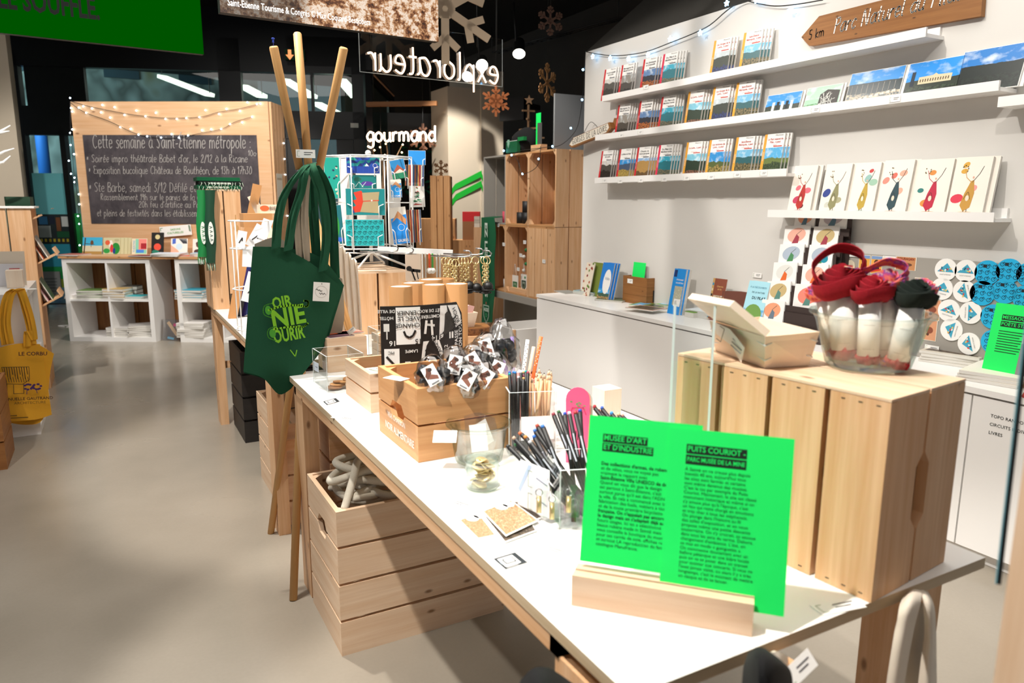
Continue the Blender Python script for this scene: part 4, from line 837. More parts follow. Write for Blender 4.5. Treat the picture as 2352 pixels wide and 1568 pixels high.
# ---- cardboard tubes
tubes = [(920, 657, 1.93, 'front left cardboard tube behind the game sheet'), (997, 653, 1.90, 'front middle cardboard tube behind the game sheet'), (1047, 651, 1.88, 'front right tallest cardboard tube beside the game sheet'), (950, 649, 2.02, 'cardboard tube in the gap between front left and middle ones'), (990, 641, 2.06, 'rear middle cardboard tube with a white cap'), (1016, 640, 2.1, 'rear right open cardboard tube')]
for i, (px, py, y, lab) in enumerate(tubes):
    c = YP(px, py, y); r = 27*dep(c)/FPX; t = thing('cardboard_tube', lab, 'cardboard tube', (c.x, c.y, TT+EPS), 0, 'kraft cardboard tubes behind the game sheet')
    h = c.z-TT; prof = [(r-.0025, .01), (r-.0025, .002), (r, 0), (r, h)]
    MB().lathe([(r, 0), (r, h), (r-.003, h), (r-.003, 0)], 'card_brown', None, 28).build('tube_wall', t)
    if i != 5: MB().lathe([(r-.003, h-.002), (.001, h-.002)], 'white_paper', None, 28).build('end_cap', t)
    if i == 2: MB().lathe([(r+.0008, 0), (r+.0008, .05)], 'grey_board', None, 28).build('grey_sleeve', t)
# ---- glass bowl with plastic bag, jar of coins
bcn = Z(1090, 1070, TT); bcn = V((bcn.x+.02, bcn.y+.02, TT+EPS)); rr = 80*dep(bcn)/FPX*.93
bowl('glass_bowl', 'clear glass bowl with small plastic bags in front of the charcoal crate', bcn, rr*.72, rr-.006, .088)
b = MB(); p = bcn+V((0, 0, .05))
ctrl = [[p+V((-.03, .01, .055)), p+V((.0, .0, .062)), p+V((.03, -.02, .05))], [p+V((-.032, .0, .02)), p+V((0, -.01, .026)), p+V((.03, -.03, .018))], [p+V((-.03, -.005, -.03)), p+V((0, -.012, -.032)), p+V((.025, -.02, -.03))]]
tp = thing('plastic_bag', 'crumpled clear zip bag with white paper in the front glass bowl', 'bag', p); MB().grid(surf(ctrl, 4, 4), 'film').build('film', tp, solid=.001, world=True)
M = frame(p+V((-.01, -.016, .01)), (1, -.4, .1), (0, .1, 1)); MB().slab(M, -.016, .02, -.03, .03, .0006, 'white_paper').build('paper_insert', tp, world=True)
M = frame(p+V((.018, .01, .012)), (1, .2, .3), (0, .2, 1)); MB().slab(M, -.018, .016, -.03, .025, .0006, 'white_paper').build('paper_insert', tp, world=True)
price('blank white label hooked on the rim of the front glass bowl', PV(1022, 1002, bcn+V((-.06, -.03, 0))), (1, -.62, .02), (.3, .6, .55), .05, .03, lines=0)
jc = Z(1108, 1125, TT); jc = V((jc.x+.006, jc.y+.012, TT+EPS)); jr = 40*dep(jc)/FPX
t = thing('glass_jar', 'small round glass jar full of golden coins', 'jar', jc); hj = PV(1108, 1052, jc).z-TT
MB().lathe([(.001, .001), (jr-.004, .001), (jr, .006), (jr, hj-.018), (jr-.003, hj-.012), (jr-.002, hj-.008), (jr+.001, hj-.004), (jr, hj), (jr-.003, hj), (jr-.004, hj-.014), (jr-.003, hj-.02), (jr-.003, .008), (.001, .005)], 'glass', None, 32).build('glass_body', t)
rnd = random.Random(11); coin = None
for i in range(34):
    a = rnd.random()*6.28; k = i/34; rad = rnd.random()*(jr-.019) if k < .8 else rnd.random()*.006; zz = .008+k*(hj-.012)
    M = T(jc.x+cos(a)*rad, jc.y+sin(a)*rad, jc.z+zz) @ RZ(rnd.random()*6) @ RX(rnd.uniform(.15, .9))
    if coin is None:
        coin = MB().lathe([(.001, -.001), (.0125, -.001), (.0135, 0), (.0125, .001), (.001, .001)], 'gold', None, 18).build('coin'); tag(coin, 'golden metal coin in the small glass jar', 'coin', 'golden coins in the glass jar'); coin.matrix_basis = M
    else: o = coin.copy(); C.collection.objects.link(o); o.matrix_basis = M
# ---- pencils in the acrylic box
def pencil(p0, p1, r, mat, tip=None, point=None):
    """returns local builder for one pencil from p0 (bottom) to p1 (top)"""
    b = MB(); d = (p1-p0).normalized(); n_ = 6
    if point: b.tube([p0, p1-d*.014], r, mat, n_).tube([p1-d*.014, p1-d*.003], [r, r*.25], 'pine_light', n_).tube([p1-d*.003, p1], [r*.25, r*.05], '#2a2420', n_)
    else:
        b.tube([p0, p1-d*.004], r, mat, n_)
        if tip: b.tube([p1-d*.004, p1], [r*.95, r*.6], tip, n_)
    return b
c0 = Z(1169, 1047, TT); q1 = Z(1270, 1060, TT); q2 = c0+V((.09, .05, 0)); exb = V((1, -.35, 0)).normalized(); eyb = V((.35, 1, 0)).normalized(); hP = PV(1166, 903, c0).z-TT
t, Mp_ = acryl_box('pencil_box', 'tall clear acrylic box of black and natural pencils', c0+V((0, 0, EPS)), exb, .108, eyb, .075, hP)
MB().slab(frame(Mp_ @ V((.065, -.0015, .055)), exb, (0, 0, 1)), -.038, .038, -.02, .035, .0006, 'white_paper').build('price_label', t, world=True)
rnd = random.Random(21); tips = ['#2f7fd0', '#c8a060', '#18a0a0', '#d8d8e0', '#b04060', '#3050c0']
for i in range(26):
    blk = i < 11; k = i if blk else i-11; u = (.012+.036*rnd.random()) if blk else (.05+.05*rnd.random()); v = .012+.05*rnd.random()
    p0 = Mp_ @ V((u*.9+.006, v, .004)); ln = .172+rnd.random()*.014 - (0 if blk else .004); hv = V((rnd.uniform(-.06, .02), rnd.uniform(-.05, .05), 1)) if blk else V((rnd.uniform(-.06, .2), rnd.uniform(-.05, .1), 1)); p1 = p0+hv.normalized()*ln
    o = pencil(p0, p1, .0038, 'black' if blk else 'pine', tips[i % 6] if blk else None, None if blk else True).build('pencil')
    tag(o, 'black pencil with a coloured gem end in the tall acrylic box' if blk else 'sharpened natural wood pencil in the tall acrylic box', 'pencil', 'black pencils in the tall acrylic box' if blk else 'natural pencils in the tall acrylic box')
# ---- open pen box with fanned black pens
n1 = Z(1285, 1214, TT); l1 = Z(1190, 1170, TT); exn = V((.86, -.3, 0)).normalized(); eyn = (l1-n1).normalized(); hN = PV(1288, 1082, n1).z-TT
t, Mn = acryl_box('pen_box', 'low clear acrylic box of fanned black pens beside the green sheets', n1+V((0, 0, EPS)), exn, .12, eyn, (l1-n1).length, hN)
M = frame((n1+l1)/2+V((-.004, 0, hN*.62)), n1-l1, (0, 0, 1)); L_ = (l1-n1).length; b = MB().slab(M, -L_*.46, L_*.3, -hN*.5, hN*.34, .0006, '#f2f4fa')
b.poly(M, [(-L_*.45, -hN*.2), (-L_*.2, hN*.3), (-L_*.12, hN*.3), (-L_*.4, -hN*.25)], '#bcd0ee', .0004)
for k in range(2): b.line(M, [(-L_*.1, hN*(.2-.4*k)), (-L_*.2, hN*(.2-.4*k)), (-L_*.2, hN*(-.08-.4*k)), (-L_*.1, hN*(-.08-.4*k))], .0008, '#7a9a6a'); b.line(M, [(0, hN*(.12-.36*k)), (L_*.25, hN*(.06-.36*k))], .002, '#8a90a8')
b.build('price_label', t, world=True)
pt = [(1164, 1022), (1178, 1003), (1205, 1000), (1192, 992), (1226, 985), (1232, 974), (1245, 975), (1225, 999), (1270, 948), (1282, 942), (1297, 946), (1307, 945), (1321, 944), (1332, 939), (1182, 1018), (1215, 1012)]
ptc = ['#2c2c2c', '#c9a890', '#e08a3a', '#d86a3a', '#4a80d0', '#b84a3a', '#3f7fd8', '#2f6fd0', '#8a2a3a', '#3f6a3f', '#3050b8', '#d8d8e8', '#a02a2a', '#3040b0', '#3a7a4a', '#c8c8d0']
rnd = random.Random(4)
for i, (px, py) in enumerate(pt):
    p0 = Mn @ V((.03+.055*rnd.random(), .02+(L_-.04)*rnd.random(), .008)); ad = .05 if px < 1260 else .09
    top = PV(px, py, p0+V((0, ad, 0))); d = top-p0
    o = MB(); dn_ = d.normalized(); Lq = max(d.length, .14); p1 = top; p0b = p0
    o.tube([p0b, p1-dn_*.006], .0046, 'black', 8).tube([p1-dn_*.006, p1], [.0042, .003], ptc[i], 8)
    e1 = p0b+dn_*Lq*.5; f = (CO-e1).normalized(); f = (f-dn_*f.dot(dn_)).normalized(); Mx = frame(e1+f*.0046, dn_, f.cross(dn_)); o.line(Mx, [(0, 0), (Lq*.25, 0)], .0028, '#c8ccd8', .0005)
    tag(o.build('pen'), ['black pen with a plain dark end, lowest of the fan at the left', 'black pen with a beige end at the left of the fan', 'black pen with an orange end in the fan', 'black pen with a reddish-orange end in the fan', 'black pen with a pale blue end, upper left of the fan', 'black pen with a brick-red end in the fan', 'black pen with a light blue end at the top of the fan', 'black pen with a blue end low in the fan', 'black upright pen with a dark red end, leftmost upright', 'black upright pen with a green end, second upright', 'black upright pen with a deep blue end, third upright', 'black upright pen with a white end, middle upright', 'black upright pen with a red end, near the pink slat', 'black upright pen with a blue end, rightmost upright', 'black pen with a green end, lowest left of the fan', 'black pen with a grey end low in the fan'][i], 'pen', 'black pens in the low acrylic box')
# keyring bags in the pen box front
for i, (px, py) in enumerate(((1238, 1150), (1268, 1165), (1306, 1150), (1318, 1185))):
    c = PV(px, py, n1+V((.02*i-.02, -.012, 0))); c.z = max(c.z, TT+.03); t = thing('keyring_pouch', ['clear pouch with a crumpled label, left of the pen box corner', 'clear pouch with a gold cartridge keyring hanging at the pen box corner', 'clear zip pouch with a gold lighter keyring beside the green sheet', 'clear pouch with a brown charm low beside the green sheet'][i], 'pouch', c)
    f = (CO-c).normalized(); sx = V((0, 0, 1)).cross(f).normalized(); up_ = f.cross(sx); ctrl = [[c+sx*(u*.016)+up_*(v*.028)+f*(.006*(1-u*u)*(1-abs(v)*.5)) for u in (-1, -.3, .4, 1)] for v in (1, .3, -.4, -1)]
    MB().grid(surf(ctrl, 3, 3), 'film').build('film', t, world=True)
    b = MB(); b.tube([c-up_*.02, c+up_*.008], .0045, 'gold' if i != 3 else '#5a4634', 10); ring_ = [c+up_*.014+sx*.006*cos(a)+up_*.006*sin(a) for a in (2*pi*k/12 for k in range(12))]; b.tube(ring_, .0008, 'chrome', 6, True)
    if i == 1: b.tube([c+up_*.02, c+up_*.05-sx*.008], .0012, 'chrome', 6)
    b.build('keyring', t, world=True)
# ---- pink rounded slats and neighbours
for i in range(3):
    c = V((.86+.018*i, 1.27+.02*i, TT+.004)); pz = PV(1325-6*0+10*i, 897+3*i, c); h = pz.z-TT; M = frame(c, (.9, -.42, 0), (.05, .1, 1)); w_ = .026
    pts = [(-w_, 0), (w_, 0), (w_, h-w_)]+[(w_*cos(a), h-w_+w_*sin(a)) for a in (pi*k/10 for k in range(1, 10))]+[(-w_, h-w_)]
    b = MB().prism(pts, -.003, 0, '#ee5a88' if i == 0 else ('#b8c4c0' if i == 2 else '#d8a890'), M)
    if i == 0:
        rnd = random.Random(2)
        for k in range(14): b.ell(M, rnd.uniform(-.016, .016), h-.03-rnd.random()*.02, .003, .0015, '#8a9a70', .0006, 6)
        b.line(M, [(-.018, h-.06), (-.012, h-.045), (.012, h-.045), (.018, h-.06)], .0025, '#d03a68')
        for k in range(6): b.line(M, [(-.012+.004*k, .05), (-.014+.005*k, .07)], .002, '#3a1a24')
    tag(b.build('rounded_slat'), ['pink rounded upright slat with cut-out pattern behind the pens', 'peach rounded slat just behind the pink one', 'grey rounded slat at the rear behind the pink one'][i], 'slat')
for i, (px, py, m) in enumerate(((1366, 930, '#a02030'), (1383, 933, '#3a60b8'), (1405, 945, '#3f8fd8'), (1421, 948, '#c8b090'), (1430, 950, '#d09a90'), (1375, 940, '#7a1a1a'))):
    p = V((.95+.016*i, 1.14-.006*i, TT+EPS)); q = PV(px, py, p); o = MB().tube([p, q-V((0, 0, .006))], .0046, 'black', 8).tube([q-V((0, 0, .006)), q], [.0042, .003], m, 8)
    tag(o.build('pen'), ['upright black pen with a dark red end behind the green sheet', 'upright black pen with a blue end behind the green sheet', 'upright black pen with a light blue end above the green sheet', 'upright black pen with a beige end above the green sheet', 'upright black pen with a pinkish end, rightmost above the green sheet', 'upright black pen with a brown end behind the green sheet'][i], 'pen', 'black pens behind the green sheet')
t = thing('pen_cup', 'pale wooden cup for pens hidden behind the green sheet', 'cup', (.985, 1.125, TT+EPS)); MB().lathe([(.05, 0), (.05, .09), (.046, .09), (.046, .004), (.001, .004)], 'birch', None, 20, True).build('cup_body', t)
wood_box('wooden_block', 'pale wooden block behind the pink slat', 'block', T(1.0, 1.37, TT+EPS), .05, .05, PV(1400, 898, (1.0, 1.37, 0)).z-TT, 'birch')
MB_ = MB().lathe([(.034, 0), (.036, .0), (.036, .016), (.001, .02)], 'white_lam', T(1.08, 1.33, TT+EPS), 24, True); tag(MB_.build('white_dish'), 'small white upturned dish left of the tall pine crate', 'dish')
# ---- patterned pencils in a reddish pouch behind the pencil box
pc = V((.93, 1.66, TT+EPS)); t = thing('pencil_pouch', 'reddish pink paper cup holding patterned pencils', 'cup', pc); MB().lathe([(.032, 0), (.045, .08), (.05, .105), (.047, .106), (.03, .004), (.001, .004)], '#d98a84', None, 20).build('cup_body', t)
for i, (px, py, m, m2, lab) in enumerate(((1155, 778, '#b9a0d8', '#ffffff', 'lilac dotted pencil at the left of the reddish cup'), (1176, 773, '#a58cd2', '#f2eaff', 'second lilac dotted pencil in the reddish cup'), (1212, 780, '#f4f2ee', '#2a2a2a', 'white pencil with black zigzag in the reddish cup'), (1226, 796, '#f4c9b0', '#f8dccb', 'plain peach pencil in the reddish cup'), (1243, 773, '#e8743a', '#ffe8d8', 'orange patterned pencil leaning right in the reddish cup'))):
    p0 = pc+V((.012*(i-2), 0, .01)); q = PV(px, py, pc+V((.0, .02, 0))); d = (q-p0).normalized(); L_ = (q-p0).length; b = MB().tube([p0, q], .0052, m, 10)
    f = (CO-q).normalized(); f = (f-d*f.dot(d)).normalized(); Mx = frame(q+f*.0054, d, f.cross(d))
    for k in range(12 if i != 3 else 0): b.ell(Mx, -.012-.006*k, .0022*(1 if k % 2 else -1), .0014, .0014, m2, .0004, 6)
    tag(b.build('patterned_pencil'), lab, 'pencil', 'patterned pencils in the reddish cup')
# ---- photo cards lying before the jar
for i, (lab, pxs, m, z) in enumerate((('photo card at the lower left, mostly covered by the top one', [(1054, 1193), (1099, 1178), (1139, 1229), (1099, 1237)], 'coins_photo', .0012), ('dark photo card directly beneath the large top card', [(1112, 1187), (1196, 1162), (1234, 1218), (1159, 1246)], 'photo_dark', .0026), ('dark photo card at the right rear under the top card', [(1160, 1152), (1200, 1150), (1246, 1188), (1196, 1208)], 'photo_dark', .004), ('large top photo card with white specks on the card heap', [(1106, 1173), (1173, 1147), (1238, 1195), (1162, 1231)], 'coins_photo', .0065))):
    q = [Z(x, y, TT+z) for x, y in pxs]; c_ = sum(q, V((0, 0, 0)))/4; b = MB(); b.face([q[3], q[2], q[1], q[0]], 'white_paper'); b.face([p-V((0, 0, .0008)) for p in q], 'white_paper')
    for k in range(4): a_, d_ = q[k], q[(k+1) % 4]; b.face([a_-V((0, 0, .0008)), a_, d_, d_-V((0, 0, .0008))], 'white_paper')
    b.face([c_+(p-c_)*.93+V((0, 0, .0003)) for p in (q[3], q[2], q[1], q[0])], m, [(0, 0), (1, 0), (1, 1), (0, 1)])
    if i in (0, 3):
        M = Matrix.Translation(q[1].lerp(q[0], .4)*.75+c_*.25+V((0, 0, .0006))); b.ell(M, 0, 0, .012, .014, 'white_paper', 0); b.ell(M, .016, .004, .011, .013, 'white_paper', 0)
    tag(b.build('photo_card'), lab, 'photo card')
# ================================================================ under and between the tables
T2 = .70
crate('wooden_crate', 'large four-board pale pine crate of white rope under the near table', 'crate', .488, 1.9, 0, .525, .335, .44, 4, 'pine_light', .014, handle=(2,), gap=.009)
crate('wooden_crate', 'pine crate standing under the table just behind the rope crate', 'crate', .57, 2.262, .001, .56, .17, .6, 4, 'pine', .013, gap=.012)
b = MB(); rnd = random.Random(8); pts = [V((.52, 1.93, .43)), V((.56, 1.97, .50)), V((.60, 2.03, .535)), V((.66, 2.02, .5)), V((.62, 1.99, .46)), V((.56, 1.95, .45))]
for k in range(40):
    a = k*.95; rx, ry = .14+.045*sin(k*1.3), .09+.025*cos(k*2.1); pts.append(V((.69+rx*cos(a), 2.06+ry*sin(a), .40+.12*(k/40)+.018*sin(k*2.7))))
tag(MB().tube(cat(pts, 7), .0115, 'rope', 10).build('rope_coil'), 'thick white cotton rope heaped in the crate under the near table', 'rope')
crate('wooden_crate', 'four-board pine crate under the second table behind the tripod leg', 'crate', .545, 2.86, 0, .5, .61, .42, 4, 'pine_light', .014, gap=.009)
t = thing('glass_bottle', 'small clear glass bottle poking out of the crate under the second table', 'bottle', (.575, 2.98, .3)); MB().lathe([(.001, 0), (.03, .002), (.03, .08), (.012, .11), (.012, .15), (.009, .15)], 'glass', None, 20).build('glass_body', t)
crate('black_crate', 'black painted slat crate under the far end of the second table', 'crate', .56, 4.02, 0, .5, .4, .5, 4, 'crate_black', .014, gap=.012)
# ---- tripod coat rack
J = V((.62, 2.58, 0)); jm = {k: PV(x, 392, J) for k, x in (('L', 689), ('M', 706), ('R', 738))}
tp = {'L': PV(628, 106, J+V((-.05, -.1, 0))), 'M': PV(683, 76, J+V((.0, .08, 0))), 'R': PV(790, 109, J+V((.05, -.12, 0)))}
b3 = YP(803, 757, 2.6); d3 = b3-jm['L']; bt = {'R': V((.465, 2.822, 0)), 'M': V((.433, 2.278, 0)), 'L': jm['L']+d3*((0-jm['L'].z)/d3.z)}
t = thing('tripod_coat_rack', 'tall tripod of three pale wooden poles hung with tote bags', 'coat rack', (.6, 2.56, 0)); pr = .0138
for k in 'LMR':
    jm[k] += V((0, (.0, -.02, .035)['LMR'.index(k)], 0))
    d = (tp[k]-jm[k]).normalized(); MB().tube([jm[k]+d*.005, tp[k]-d*.004, tp[k]], [pr, pr, pr*.8], 'pole_wood', 14).build('pole', t, world=True)
    MB().tube([jm[k]+d*.006, jm[k]+(bt[k]-jm[k]).normalized()*.16], pr*1.08, 'black', 14).build('sleeve', t, world=True)
    MB().tube([jm[k], bt[k]], [pr, pr*.92], 'pole_wood', 14).build('leg', t, world=True)
q = tp['L']; tag(MB().lathe([(.001, 0), (.001, .01), (.004, .011), (.0025, .014), (.003, .02), (.005, .021), (.005, .024), (.001, .025)], '#2346b8', T(*q), 10).build('push_pin'), 'blue push pin stuck in the top of the left pole', 'push pin')
price('white price label taped across the crossing poles', PV(702, 353, J+V((0, -.06, 0))), (1, -.15, 0), (0, 0, 1), .062, .027)
# ---- tote bags
YB = 2.412
def yp(x, y, o=0): return YP(x, y, YB+o)
def tote_front(rows, off=0, bul=.012):
    n, m = len(rows), len(rows[0]); return [[yp(x, y, off-bul*sin(pi*j/(m-1))*(.4+.6*i/(n-1))+.006*sin(j*2.3+i)) for j, (x, y) in enumerate(r)] for i, r in enumerate(rows)]
gr = [[(581, 566), (648, 571), (716, 605), (785, 660)], [(573, 660), (645, 668), (712, 690), (764, 722)], [(566, 755), (635, 772), (697, 784), (738, 800)], [(559, 853), (604, 868), (640, 905), (668, 893)]]
t = thing('tote_bag', 'dark green tote bag with lime lettering hanging on the tripod, front one', 'tote bag', yp(660, 700))
MB().grid(surf(tote_front(gr), 5, 5), 'green_cloth').build('bag_front', t, solid=.002, world=True)
bk = [[(583, 568), (648, 568), (735, 590), (790, 655)], [(574, 660), (650, 668), (722, 690), (770, 722)], [(567, 757), (640, 772), (700, 788), (742, 800)], [(560, 856), (610, 872), (636, 900), (664, 890)]]
MB().grid(surf(tote_front(bk, .016, -.004), 5, 5), 'green_cloth').build('bag_back', t, solid=.002, world=True)
b = MB(); hem = [yp(x, y, -.006) for x, y in ((581, 572), (648, 577), (716, 611), (783, 665))]
for i, path in enumerate(([(634, 570), (640, 500), (657, 440), (697, 386)], [(662, 575), (672, 505), (690, 445), (703, 388)], [(742, 622), (750, 530), (738, 445), (716, 384)])):
    b = MB(); ribbon(b, [yp(x, y, -.012-.004*i) for x, y in path]+[V((.62, 2.52, yp(705, 372).z))], (.9, -.1, .25), .03, 'green_cloth'); b.build('strap', t, solid=.002, world=True)
for i, path in enumerate(([(728, 605), (722, 520), (718, 450), (712, 390)], [(770, 640), (762, 480), (746, 420), (722, 382)])):
    b = MB(); ribbon(b, [yp(x, y, .02+.01*i) for x, y in path], (.8, -.4, .2), .032, 'green_cloth'); b.build('strap', t, solid=.002, world=True)
o = yp(655, 738, -.026); ry = R(10); M = frame(o, (cos(ry), 0, -sin(ry)*-1), (0, 0, 1)); M = frame(o, (1, 0, .12), (-.1, 0, 1)); lm = 'green_lime'; b = MB()
b.text(M, 'OIR', .0, .062, .05, lm, 0, width=.062, bold=.03).text(M, 'NIE', .012, .012, .085, lm, 0, width=.105, bold=.03).text(M, 'OURIR', .004, -.045, .06, lm, 0, width=.1, bold=.03)
b.line(M, cat([V(p+(0,)) for p in ((-.045, .045), (.0, .05), (.045, .045), (.075, .035), (.082, .05), (.07, .055))], 5), .006, lm, .0003); b.line(M, cat([V(p+(0,)) for p in ((-.04, -.018), (.01, -.02), (.05, -.028), (.07, -.02))], 5), .006, lm, .0003)
for s_, cy in ((1, .045), (1, -.03)): b.line(M, cat([V(p+(0,)) for p in ((-.03, cy+.02), (-.055, cy+.015), (-.06, cy-.01), (-.04, cy-.025))], 5), .003, '#3f9a22', .0002); b.ell(M, -.045, cy, .01, .015, '#3f9a22', .0002)
b.line(M, [(.02, -.1), (.012, -.12), (.0, -.095)], .003, lm, .0003); b.build('print', t, world=True)
M = frame(yp(738, 670, -.03), (1, -.1, -.1), (.12, 0, 1)); b = MB().slab(M, -.026, .026, -.031, .031, .0008, 'white_paper'); b.ring(M, 0, .0, .019, .001, '#b8b4ac', .0004, 18).line(M, [(-.018+.004*k, .004*(k % 2)-.0012*k+.006) for k in range(6)], .0016, '#2a2a2a', .0006).line(M, [(-.006+.004*k, -.004-.004*(k % 2)) for k in range(6)], .0016, '#2a2a2a', .0006).ell(M, 0, .026, .002, .002, '#8a8a84', .0005, 8); b.build('swing_tag', t, world=True)
t = thing('tote_bag', 'natural linen tote bag hanging behind the green one, its grey straps between the poles', 'tote bag', yp(690, 600, .06))
for path in ([(688, 592), (686, 500), (700, 392)], [(706, 600), (700, 500), (706, 392)]):
    b = MB(); ribbon(b, [yp(x, y, .01) for x, y in path], (.9, .3, 0), .026, 'linen'); b.build('strap', t, solid=.002, world=True)
lb = [[(585, 560), (640, 545), (690, 590), (786, 640)], [(578, 660), (640, 670), (720, 690), (790, 735)], [(572, 760), (640, 790), (700, 800), (770, 810)]]
MB().grid(surf(tote_front(lb, .06), 4, 4), 'linen').build('bag_body', t, solid=.003, world=True)
for i in range(4):
    x = 772+13*i; lab = ['cream folded canvas bag edge right of the green tote, nearest the pole', 'second cream folded canvas bag right of the green tote', 'third cream folded canvas bag right of the green tote', 'rightmost cream folded canvas bag, shortest of the row'][i]
    y0 = 555+14*i; rows = [[(x-6, y0), (x+2, y0-4), (x+7, y0+4)], [(x-2, 640), (x+6, 640), (x+11, 640)], [(x+4, 720), (x+12, 722), (x+17, 720)], [(x+8, 790), (x+15, 790), (x+20, 785)]]
    tag(MB().grid(surf([[YP(x_, y_, 2.60+.012*i+(.012 if j == 1 else 0)) for j, (x_, y_) in enumerate(r)] for r in rows], 3, 4), 'cream_cloth').build('canvas_bag', solid=.006), lab, 'bag', 'cream canvas bags on the tripod')
# ================================================================ second table
w0 = YP(798, 640, 3.15); w1 = YP(936, 640, 3.15); wz = YP(865, 628, 3.15).z
tcr = thing('wooden_crate', 'upturned pine slat crate carrying the postcard stand on the second table', 'crate', (w0.x, 3.15, T2+EPS)); W = w1.x-w0.x; H = wz-T2
for k in range(2):
    x0 = k*(W/2+.004); MB().box((x0, 0, 0), (x0+W/2-.006, .014, H), 'pine').build('front_slat', tcr, .001); MB().box((x0, .33, 0), (x0+W/2-.006, .344, H), 'pine').build('rear_slat', tcr, .001)
for k in range(3):
    for xx in (-.0, W-.014): MB().box((xx, .016+k*.106, 0), (xx+.014, .016+k*.106+.098, H), 'pine').build('side_slat', tcr, .001)
for k in range(4): MB().box((0, k*.087, H), (W, k*.087+.08, H+.009), 'pine_light').build('top_slat', tcr, .001)
for k in range(5):
    M = T(w0.x+.05+.02*k, 3.18+.05*k, wz+.0112+.004*k) @ RZ(.15*(k-2)); tag(MB().box((-.06, -.008, 0), (.13, .012, .0035), 'birch', M).build('wooden_ruler'), ['lowest thin pale wooden stick under the postcard stand', 'second thin pale stick under the postcard stand', 'third thin pale stick under the postcard stand', 'fourth thin pale stick under the postcard stand', 'topmost thin pale stick under the postcard stand'][k], 'stick', 'thin wooden sticks on the upturned crate')
# ---- postcard carousel
CC = V((YP(852, 560, 3.33).x, 3.33, 0)); ctop = PV(850, 362, CC).z; cbot = PV(850, 566, CC).z; zc = wz+.03; cr_ = .205
t = thing('postcard_carousel', 'white wire revolving postcard stand on the upturned crate', 'postcard stand', (CC.x, CC.y, zc)); wr = .0028
P8 = [(cos(2*pi*k/8+.1), sin(2*pi*k/8+.1)) for k in range(8)]
for zz, rr in ((ctop, cr_), (cbot, cr_), (cbot-.02, cr_*.8), ((ctop+cbot)/2, cr_*.92)): MB().tube([(CC.x+rr*a, CC.y+rr*b_, zz) for a, b_ in P8], wr, 'white_metal', 6, True).build('ring', t, world=True)
for a, b_ in P8: MB().tube([(CC.x+cr_*a, CC.y+cr_*b_, cbot-.02), (CC.x+cr_*a, CC.y+cr_*b_, ctop)], wr, 'white_metal', 6).build('rod', t, world=True); MB().tube([(CC.x+cr_*a, CC.y+cr_*b_, ctop), (CC.x, CC.y, ctop+.004)], wr, 'white_metal', 6).build('spoke', t, world=True)
MB().tube([(CC.x, CC.y, wz+.04), (CC.x, CC.y, ctop+.01)], .008, 'white_metal', 10).build('column', t, world=True); MB().ball((CC.x, CC.y, ctop+.02), .014, 'white_metal').build('finial', t, world=True)
for k in range(4): a = pi/2*k+.9; MB().tube([(CC.x, CC.y, cbot-.025), (CC.x+.17*cos(a), CC.y+.17*sin(a), zc-.008)], .005, 'white_metal', 8).build('foot', t, world=True)
for k in range(6):
    a = 2*pi*k/6+.2; q = V((CC.x+.13*cos(a), CC.y+.13*sin(a), 0)); Mx = frame((q.x, q.y, cbot), (-sin(a), cos(a), 0), (0, 0, 1)); MB().slab(Mx, -.055, .055, .01, ctop-cbot-.01, .002, 'white_paper').build('back_card', t, world=True)
triC = ['#1d3f9a', '#1f8f9a', '#1a2f74', '#2aa59a', '#2550b0']
